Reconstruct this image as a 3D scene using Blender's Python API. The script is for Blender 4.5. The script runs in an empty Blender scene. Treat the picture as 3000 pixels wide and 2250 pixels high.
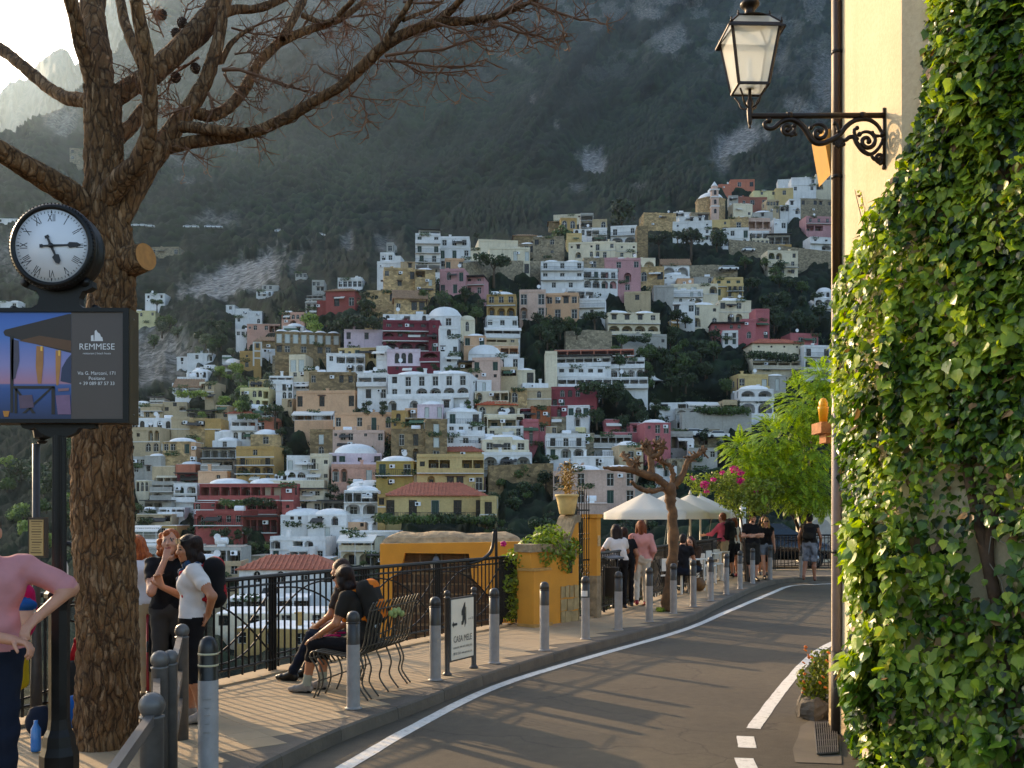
import bpy, math, random, time
import numpy as np
from mathutils import Vector, Matrix
T0 = time.time()
random.seed(7); np.random.seed(7)
scene = bpy.context.scene
R = math.radians
# ---------------------------------------------------------------- camera, sky, sun, exposure
CAM_Z = 1.95                     # eye above the road surface
cam_data = bpy.data.cameras.new('camera')
cam = bpy.data.objects.new('camera', cam_data)
scene.collection.objects.link(cam)
cam.location = (0, 0, CAM_Z)
cam.rotation_euler = (R(90), 0, 0)
cam_data.lens = 36.0; cam_data.sensor_width = 36.0
cam_data.shift_y = 0.125
cam_data.clip_start = 0.05; cam_data.clip_end = 20000
scene.camera = cam
SUN_AZ, SUN_EL = R(-42), R(19)   # left of the view direction, low evening sun
world = bpy.data.worlds.new('World'); scene.world = world; world.use_nodes = True
wn = world.node_tree
bg = wn.nodes['Background']
skyt = wn.nodes.new('ShaderNodeTexSky'); skyt.sky_type = 'NISHITA'; skyt.sun_disc = False
skyt.sun_elevation = SUN_EL; skyt.sun_rotation = SUN_AZ
skyt.air_density = 1.0; skyt.dust_density = 2.5; skyt.ozone_density = 1.0; skyt.altitude = 60
wn.links.new(skyt.outputs[0], bg.inputs[0]); bg.inputs[1].default_value = 0.15
sun_data = bpy.data.lights.new('sun', 'SUN'); sun_data.energy = 2.8; sun_data.angle = R(0.6)
sun_data.color = (1.0, 0.70, 0.40)
sun = bpy.data.objects.new('sun', sun_data); scene.collection.objects.link(sun)
to_sun = Vector((math.sin(SUN_AZ)*math.cos(SUN_EL), math.cos(SUN_AZ)*math.cos(SUN_EL), math.sin(SUN_EL)))
sun.rotation_euler = to_sun.to_track_quat('Z', 'Y').to_euler()
sun.location = to_sun * 50
scene.view_settings.view_transform = 'Standard'; scene.view_settings.look = 'None'
scene.view_settings.gamma = 1.0; scene.view_settings.exposure = 1.45
scene.view_settings.use_curve_mapping = False
scene.render.engine = 'CYCLES'
scene.cycles.max_bounces = 6; scene.cycles.diffuse_bounces = 3; scene.cycles.glossy_bounces = 2
scene.cycles.transmission_bounces = 4; scene.cycles.volume_bounces = 0; scene.cycles.transparent_max_bounces = 6
scene.cycles.caustics_reflective = False; scene.cycles.caustics_refractive = False
scene.cycles.use_denoising = True

# ---------------------------------------------------------------- helpers
COL = scene.collection
SZ = 0.12                        # pavement level above the road
def P(px, py, D):                # a sight line through the picture (3000 px wide) followed for D metres of depth
    return Vector(((px-1500)/3000*D, D, CAM_Z+(1500-py)/3000*D))
def G(px, py, z=SZ):             # where that sight line meets the level z
    D = 3000*(CAM_Z-z)/(py-1500)
    return Vector(((px-1500)/3000*D, D, z))
def lin(h):
    h = h.lstrip('#'); c = [int(h[i:i+2], 16)/255 for i in (0, 2, 4)]
    return tuple((x/12.92 if x <= .04045 else ((x+.055)/1.055)**2.4) for x in c)

class MB:
    """collects faces; build() links them as one mesh object"""
    def __init__(s): s.v = []; s.f = []; s.m = []; s.sm = []
    def add(s, vs, fs, m=0, smooth=False):
        o = len(s.v); s.v.extend([tuple(v) for v in vs])
        for f in fs: s.f.append([i+o for i in f]); s.m.append(m); s.sm.append(smooth)
    def quad(s, a, b, c, d, m=0): s.add([a, b, c, d], [(0, 1, 2, 3)], m)
    def box(s, c, d, m=0, rot=None, taper=1.0):
        x, y, z = d[0]/2, d[1]/2, d[2]/2
        vs = [Vector((sx*x*(taper if sz > 0 else 1), sy*y*(taper if sz > 0 else 1), sz*z)) for sz in (-1, 1) for sy in (-1, 1) for sx in (-1, 1)]
        if rot is not None: vs = [rot @ v for v in vs]
        c = Vector(c)
        s.add([v+c for v in vs], [(0, 2, 3, 1), (4, 5, 7, 6), (0, 1, 5, 4), (2, 6, 7, 3), (0, 4, 6, 2), (1, 3, 7, 5)], m)
    def bar(s, a, b, w, h=None, m=0):
        a, b = Vector(a), Vector(b); d = b-a; L = d.length
        if L < 1e-6: return
        s.box((a+b)/2, (w, h or w, L), m, d.to_track_quat('Z', 'Y').to_matrix())
    def tube(s, pts, radii, n=8, m=0, cap=True, smooth=True):
        pts = [Vector(p) for p in pts]
        if not hasattr(radii, '__len__'): radii = [radii]*len(pts)
        up = None; vs = []; fs = []
        for i, p in enumerate(pts):
            t = (pts[min(i+1, len(pts)-1)]-pts[max(i-1, 0)])
            if t.length < 1e-9: t = Vector((0, 0, 1))
            t.normalize()
            if up is None:
                up = t.orthogonal().normalized()
            else:
                up = (up - t*up.dot(t))
                up = up.normalized() if up.length > 1e-6 else t.orthogonal().normalized()
            w = t.cross(up)
            for k in range(n):
                a = 2*math.pi*k/n
                vs.append(p+(up*math.cos(a)+w*math.sin(a))*radii[i])
        for i in range(len(pts)-1):
            for k in range(n):
                k2 = (k+1) % n
                fs.append((i*n+k, i*n+k2, (i+1)*n+k2, (i+1)*n+k))
        s.add(vs, fs, m, smooth)
        if cap:
            o = len(s.v)-len(vs)
            s.f.append([o+k for k in range(n)][::-1]); s.m.append(m); s.sm.append(False)
            s.f.append([o+(len(pts)-1)*n+k for k in range(n)]); s.m.append(m); s.sm.append(False)
    def lathe(s, prof, c=(0, 0, 0), n=16, m=0, smooth=True, mats=None, axis='Z', ang0=0):
        c = Vector(c); vs = []; fs = []
        for (r, z) in prof:
            for k in range(n):
                a = 2*math.pi*k/n+ang0
                if axis == 'Z': v = Vector((r*math.cos(a), r*math.sin(a), z))
                elif axis == 'Y': v = Vector((r*math.cos(a), z, r*math.sin(a)))
                else: v = Vector((z, r*math.cos(a), r*math.sin(a)))
                vs.append(c+v)
        o = len(s.v); s.v.extend([tuple(v) for v in vs])
        for i in range(len(prof)-1):
            for k in range(n):
                k2 = (k+1) % n
                s.f.append([o+i*n+k, o+i*n+k2, o+(i+1)*n+k2, o+(i+1)*n+k]); s.m.append(mats[i] if mats else m); s.sm.append(smooth)
        for i, rev in ((0, True), (len(prof)-1, False)):
            if prof[i][0] > 1e-5:
                l = [o+i*n+k for k in range(n)]
                s.f.append(l[::-1] if rev else l); s.m.append((mats[min(i, len(mats)-1)] if mats else m)); s.sm.append(False)
    def ball(s, c, r, n=10, m=0, sc=(1, 1, 1)):
        c = Vector(c); k = n//2+1; o = len(s.v)
        for i in range(k+1):
            t = math.pi*i/k
            for j in range(n):
                a = 2*math.pi*j/n
                s.v.append((c[0]+r*sc[0]*math.sin(t)*math.cos(a), c[1]+r*sc[1]*math.sin(t)*math.sin(a), c[2]-r*sc[2]*math.cos(t)))
        for i in range(k):
            for j in range(n):
                j2 = (j+1) % n
                s.f.append([o+i*n+j, o+i*n+j2, o+(i+1)*n+j2, o+(i+1)*n+j]); s.m.append(m); s.sm.append(True)
    def prism(s, poly, h, m=0, frame=None, mtop=None):
        """poly: 2D outline extruded by h along +z of frame (Matrix)"""
        n = len(poly); fr = frame or Matrix.Identity(4)
        vs = [fr @ Vector((x, y, 0)) for x, y in poly]+[fr @ Vector((x, y, h)) for x, y in poly]
        o = len(s.v); s.v.extend([tuple(v) for v in vs])
        s.f.append([o+i for i in range(n)][::-1]); s.m.append(m); s.sm.append(False)
        s.f.append([o+n+i for i in range(n)]); s.m.append(m if mtop is None else mtop); s.sm.append(False)
        for i in range(n):
            j = (i+1) % n
            s.f.append([o+i, o+j, o+n+j, o+n+i]); s.m.append(m); s.sm.append(False)
    def mesh(s, name, mats):
        me = bpy.data.meshes.new(name)
        me.from_pydata(s.v, [], s.f)
        for mt in (mats if isinstance(mats, (list, tuple)) else [mats]): me.materials.append(mt)
        if len(s.f):
            me.polygons.foreach_set('material_index', np.array(s.m, dtype=np.int32))
            me.polygons.foreach_set('use_smooth', np.array(s.sm, dtype=bool))
        me.update(); return me
    def build(s, name, mats, parent=None, loc=None):
        return link(name, s.mesh(name, mats), parent, loc)
def link(name, data, parent=None, loc=None, rot=None, scale=None):
    o = bpy.data.objects.new(name, data); COL.objects.link(o)
    if parent is not None: o.parent = parent
    if loc is not None: o.location = loc
    if rot is not None: o.rotation_euler = rot
    if scale is not None: o.scale = scale
    return o
def mesh_np(name, V, F, mats, smooth=True, mi=None):
    """V (n,3) array, F (k,4) or (k,3) int array"""
    me = bpy.data.meshes.new(name)
    nv, nf, k = len(V), len(F), F.shape[1]
    me.vertices.add(nv); me.vertices.foreach_set('co', np.ascontiguousarray(V, dtype=np.float32).ravel())
    me.loops.add(nf*k); me.loops.foreach_set('vertex_index', np.ascontiguousarray(F, dtype=np.int32).ravel())
    me.polygons.add(nf); me.polygons.foreach_set('loop_start', np.arange(0, nf*k, k, dtype=np.int32))
    me.polygons.foreach_set('use_smooth', np.full(nf, smooth, dtype=bool))
    if mi is not None: me.polygons.foreach_set('material_index', np.asarray(mi, dtype=np.int32))
    for mt in (mats if isinstance(mats, (list, tuple)) else [mats]): me.materials.append(mt)
    me.update(calc_edges=True); return me
def thing(name, label, cat, loc=(0, 0, 0), rz=0, group=None):
    o = bpy.data.objects.new(name, None); COL.objects.link(o); o.empty_display_size = .2
    o.location = loc; o.rotation_euler = (0, 0, rz)
    return tag(o, label, cat, group)
def tag(o, label=None, cat=None, group=None, kind=None):
    if label: o['label'] = label
    if cat: o['category'] = cat
    if group: o['group'] = group
    if kind: o['kind'] = kind
    return o
def copy_tree(o, parent=None):
    c = o.copy(); COL.objects.link(c); c.parent = parent
    for ch in list(o.children): copy_tree(ch, c)
    return c

# ---------------------------------------------------------------- lettering, made once at unit size
TEXTS = {}
def make_texts(strings):
    tmp = []
    for s_ in strings:
        cu = bpy.data.curves.new('lettering', 'FONT'); cu.body = s_; cu.size = 1; cu.align_x = 'CENTER'; cu.align_y = 'CENTER'; cu.extrude = .012; cu.resolution_u = 3
        o = bpy.data.objects.new('lettering', cu); COL.objects.link(o); tmp.append(o)
    dg = bpy.context.evaluated_depsgraph_get()
    for s_, o in zip(strings, tmp):
        me = bpy.data.meshes.new_from_object(o.evaluated_get(dg)); me.name = 'lettering'; me.materials.clear(); TEXTS[s_] = me
    for o in tmp: cu = o.data; bpy.data.objects.remove(o); bpy.data.curves.remove(cu)
make_texts(['XII', 'I', 'II', 'III', 'IIII', 'V', 'VI', 'VII', 'VIII', 'IX', 'X', 'XI', 'REMMESE', 'restaurant | beach house', 'Via G. Marconi, 171', 'Positano', '+ 39 089 87 57 33', 'CASA MELE', 'restaurant, wine and cooking class', '089 81 13 64 - www.casamele.com', 'a mt 20'])
# ---------------------------------------------------------------- numpy noise
def _hash(ix, iy, seed):
    h = (ix.astype(np.int64)*374761393+iy.astype(np.int64)*668265263+seed*1442695041) & 0xffffffff
    h = ((h ^ (h >> 13))*1274126177) & 0xffffffff
    return ((h ^ (h >> 16)) & 0xffffff)/float(0xffffff)
def vnoise(x, y, seed=0):
    ix, iy = np.floor(x), np.floor(y); fx, fy = x-ix, y-iy
    fx = fx*fx*(3-2*fx); fy = fy*fy*(3-2*fy)
    a = _hash(ix, iy, seed); b = _hash(ix+1, iy, seed); c = _hash(ix, iy+1, seed); d = _hash(ix+1, iy+1, seed)
    return (a*(1-fx)+b*fx)*(1-fy)+(c*(1-fx)+d*fx)*fy
def fbm(x, y, oct=4, seed=0):
    t = 0; a = .5
    for i in range(oct):
        t = t+a*vnoise(x*2**i, y*2**i, seed+i*17); a *= .5
    return t
def worley(x, y, seed=0):
    """distance to the nearest of one jittered point per unit cell, and that cell's random value"""
    ix, iy = np.floor(x), np.floor(y); best = np.full(x.shape, 9.0); rid = np.zeros(x.shape)
    for dx in (-1, 0, 1):
        for dy in (-1, 0, 1):
            cx, cy = ix+dx, iy+dy
            px = cx+_hash(cx, cy, seed); py = cy+_hash(cx, cy, seed+5)
            d = (px-x)**2+(py-y)**2; k = d < best
            best = np.where(k, d, best); rid = np.where(k, _hash(cx, cy, seed+9), rid)
    return np.sqrt(best), rid

# ---------------------------------------------------------------- materials
MATS = {}
class NT:
    def __init__(s, name):
        s.mat = bpy.data.materials.new(name); s.mat.use_nodes = True
        s.t = s.mat.node_tree; s.b = s.t.nodes['Principled BSDF']; s.out = s.t.nodes['Material Output']
    def n(s, kind, **kw):
        nd = s.t.nodes.new('ShaderNode'+kind)
        for k, v in kw.items():
            if k.startswith('i_'):
                key = k[2:]; nd.inputs[int(key) if key.isdigit() else key.replace('_', ' ')].default_value = v
            else: setattr(nd, k, v)
        return nd
    def l(s, a, b): s.t.links.new(a, b)
    def coords(s, kind='Object', scale=None, rand=False):
        tc = s.n('TexCoord'); o = tc.outputs[kind]
        if rand:
            oi = s.n('ObjectInfo'); va = s.n('VectorMath', operation='MULTIPLY_ADD')
            va.inputs[1].default_value = (57, 83, 31); va.inputs[2].default_value = (0, 0, 0)
            cb = s.n('CombineXYZ')
            for i in range(3): s.l(oi.outputs['Random'], cb.inputs[i])
            s.l(cb.outputs[0], va.inputs[0]); ad = s.n('VectorMath', operation='ADD')
            s.l(o, ad.inputs[0]); s.l(va.outputs[0], ad.inputs[1]); o = ad.outputs[0]
        if scale is not None:
            mp = s.n('Mapping'); mp.inputs['Scale'].default_value = scale; s.l(o, mp.inputs[0]); o = mp.outputs[0]
        return o
    def noise(s, co, scale, detail=4, rough=.55, dist=0):
        nd = s.n('TexNoise'); nd.inputs['Scale'].default_value = scale; nd.inputs['Detail'].default_value = detail
        nd.inputs['Roughness'].default_value = rough; nd.inputs['Distortion'].default_value = dist
        s.l(co, nd.inputs['Vector']); return nd.outputs['Fac']
    def ramp(s, fac, stops):
        r = s.n('ValToRGB'); el = r.color_ramp.elements
        while len(el) < len(stops): el.new(.5)
        for e, (p, c) in zip(el, stops):
            e.position = p; e.color = (*c, 1) if hasattr(c, '__len__') else (c, c, c, 1)
        s.l(fac, r.inputs[0]); return r.outputs[0]
    def mix(s, fac, a, b, mode='MIX'):
        m = s.n('Mix', data_type='RGBA', blend_type=mode)
        for val, idx in ((fac, 0), (a, 6), (b, 7)):
            if isinstance(val, (int, float)): m.inputs[idx].default_value = val
            elif isinstance(val, tuple): m.inputs[idx].default_value = (*val, 1)
            else: s.l(val, m.inputs[idx])
        return m.outputs[2]
    def bump(s, h, strength, dist=.01):
        b = s.n('Bump'); b.inputs['Strength'].default_value = strength; b.inputs['Distance'].default_value = dist
        s.l(h, b.inputs['Height']); s.l(b.outputs[0], s.b.inputs['Normal']); return b
    def math(s, op, a, b=0.5):
        m = s.n('Math', operation=op)
        for v, i in ((a, 0), (b, 1)):
            if isinstance(v, (int, float)): m.inputs[i].default_value = v
            else: s.l(v, m.inputs[i])
        return m.outputs[0]
def simple(name, col, rough=.6, metal=0, var=.12, scale=8, bump=0, bdist=.01, spec=None, bscale=None, sss=0, trans=0, coat=0):
    if name in MATS: return MATS[name]
    t = NT(name); c = lin(col) if isinstance(col, str) else col
    co = t.coords('Object', rand=True); n = t.noise(co, scale, 5)
    lo = tuple(x*(1-var) for x in c); hi = tuple(min(1, x*(1+var)) for x in c)
    t.l(t.ramp(n, [(.3, lo), (.7, hi)]), t.b.inputs['Base Color'])
    rr = t.n('MapRange'); rr.inputs[3].default_value = max(0, rough-.1); rr.inputs[4].default_value = min(1, rough+.1)
    t.l(n, rr.inputs[0]); t.l(rr.outputs[0], t.b.inputs['Roughness'])
    t.b.inputs['Metallic'].default_value = metal
    if spec is not None: t.b.inputs['Specular IOR Level'].default_value = spec
    if bump: t.bump(t.noise(co, bscale or scale*3, 5), bump, bdist)
    if sss: t.b.inputs['Subsurface Weight'].default_value = sss; t.b.inputs['Subsurface Radius'].default_value = (.02, .008, .004)
    if coat: t.b.inputs['Coat Weight'].default_value = coat
    MATS[name] = t.mat; return t.mat
def plaster(name, col, stain=.35):
    """lime plaster that has weathered: blotches, rain streaks, bare patches"""
    if name in MATS: return MATS[name]
    t = NT(name); c = lin(col); co = t.coords('Object', rand=True)
    stv = t.coords('Object', (1.3, 1.3, .12), rand=True)
    blot = t.noise(co, .35, 6, .62); streak = t.noise(stv, 1.1, 5, .6); fine = t.noise(co, 3.5, 4)
    base = t.ramp(blot, [(.3, tuple(x*.84 for x in c)), (.65, tuple(min(1, x*1.06) for x in c))])
    dirt = tuple(x*.42+y for x, y in zip(c, (.03, .026, .02)))
    f = t.ramp(streak, [(.52, 0.0), (.8, stain)])
    b1 = t.mix(f, base, dirt)
    f2 = t.ramp(blot, [(.6, 0.0), (.78, stain*.9)])
    b2 = t.mix(f2, b1, tuple(.5*x+.5*y for x, y in zip(c, (.21, .18, .14))))
    b3 = t.mix(.18, b2, t.ramp(fine, [(.3, .2), (.7, .85)]), 'OVERLAY')
    t.l(b3, t.b.inputs['Base Color']); t.b.inputs['Roughness'].default_value = .92
    t.b.inputs['Specular IOR Level'].default_value = .2
    t.bump(fine, .25, .03)
    MATS[name] = t.mat; return t.mat
def stone(name, col, scale=1.6):
    if name in MATS: return MATS[name]
    t = NT(name); c = lin(col); co = t.coords('Object', (1, 1, 1.5), rand=True)
    v = t.n('TexVoronoi', feature='F1'); v.inputs['Scale'].default_value = scale; t.l(co, v.inputs['Vector'])
    e = t.n('TexVoronoi', feature='DISTANCE_TO_EDGE'); e.inputs['Scale'].default_value = scale; t.l(co, e.inputs['Vector'])
    n = t.noise(co, .5, 6, .6)
    g = t.n('SeparateColor'); t.l(v.outputs['Color'], g.inputs[0])
    b = t.ramp(g.outputs[0], [(0, tuple(x*.6 for x in c)), (.5, c), (1, tuple(min(1, x*1.4) for x in c))])
    b = t.mix(t.ramp(e.outputs['Distance'], [(0, .55), (.09, 0.0)]), b, tuple(x*.55 for x in c))
    b = t.mix(.35, b, t.ramp(n, [(.3, .15), (.7, .8)]), 'OVERLAY')
    t.l(b, t.b.inputs['Base Color']); t.b.inputs['Roughness'].default_value = .95
    t.bump(e.outputs['Distance'], .5, .06)
    MATS[name] = t.mat; return t.mat
def foliage(name, dark, light, rough=.5, trans=.25, scale=.6, aut=None):
    """leaf colour varies from leaf to leaf and from plant to plant"""
    if name in MATS: return MATS[name]
    t = NT(name); a, b = lin(dark), lin(light)
    gi = t.n('NewGeometry'); oi = t.n('ObjectInfo')
    co = t.coords('Object', rand=True); n = t.noise(co, scale, 4)
    r = t.math('MULTIPLY_ADD', gi.outputs['Random Per Island'], .55); r.node.inputs[2].default_value = 0
    m = t.math('ADD', r, t.math('MULTIPLY', n, .5))
    m2 = t.math('ADD', m, t.math('MULTIPLY', oi.outputs['Random'], .2))
    stops = [(.3, a), (.85, b)]
    if aut: stops.append((1.0, lin(aut)))
    t.l(t.ramp(m2, stops), t.b.inputs['Base Color'])
    t.b.inputs['Roughness'].default_value = rough; t.b.inputs['Specular IOR Level'].default_value = .35
    if trans:
        tr = t.n('BsdfTranslucent'); mx = t.n('MixShader'); mx.inputs[0].default_value = trans
        hs = t.n('HueSaturation'); hs.inputs['Saturation'].default_value = 1.15; hs.inputs['Value'].default_value = 1.6
        t.l(t.b.inputs['Base Color'].links[0].from_socket, hs.inputs['Color']); t.l(hs.outputs[0], tr.inputs[0])
        t.l(t.b.outputs[0], mx.inputs[1]); t.l(tr.outputs[0], mx.inputs[2]); t.l(mx.outputs[0], t.out.inputs[0])
    MATS[name] = t.mat; return t.mat
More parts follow.
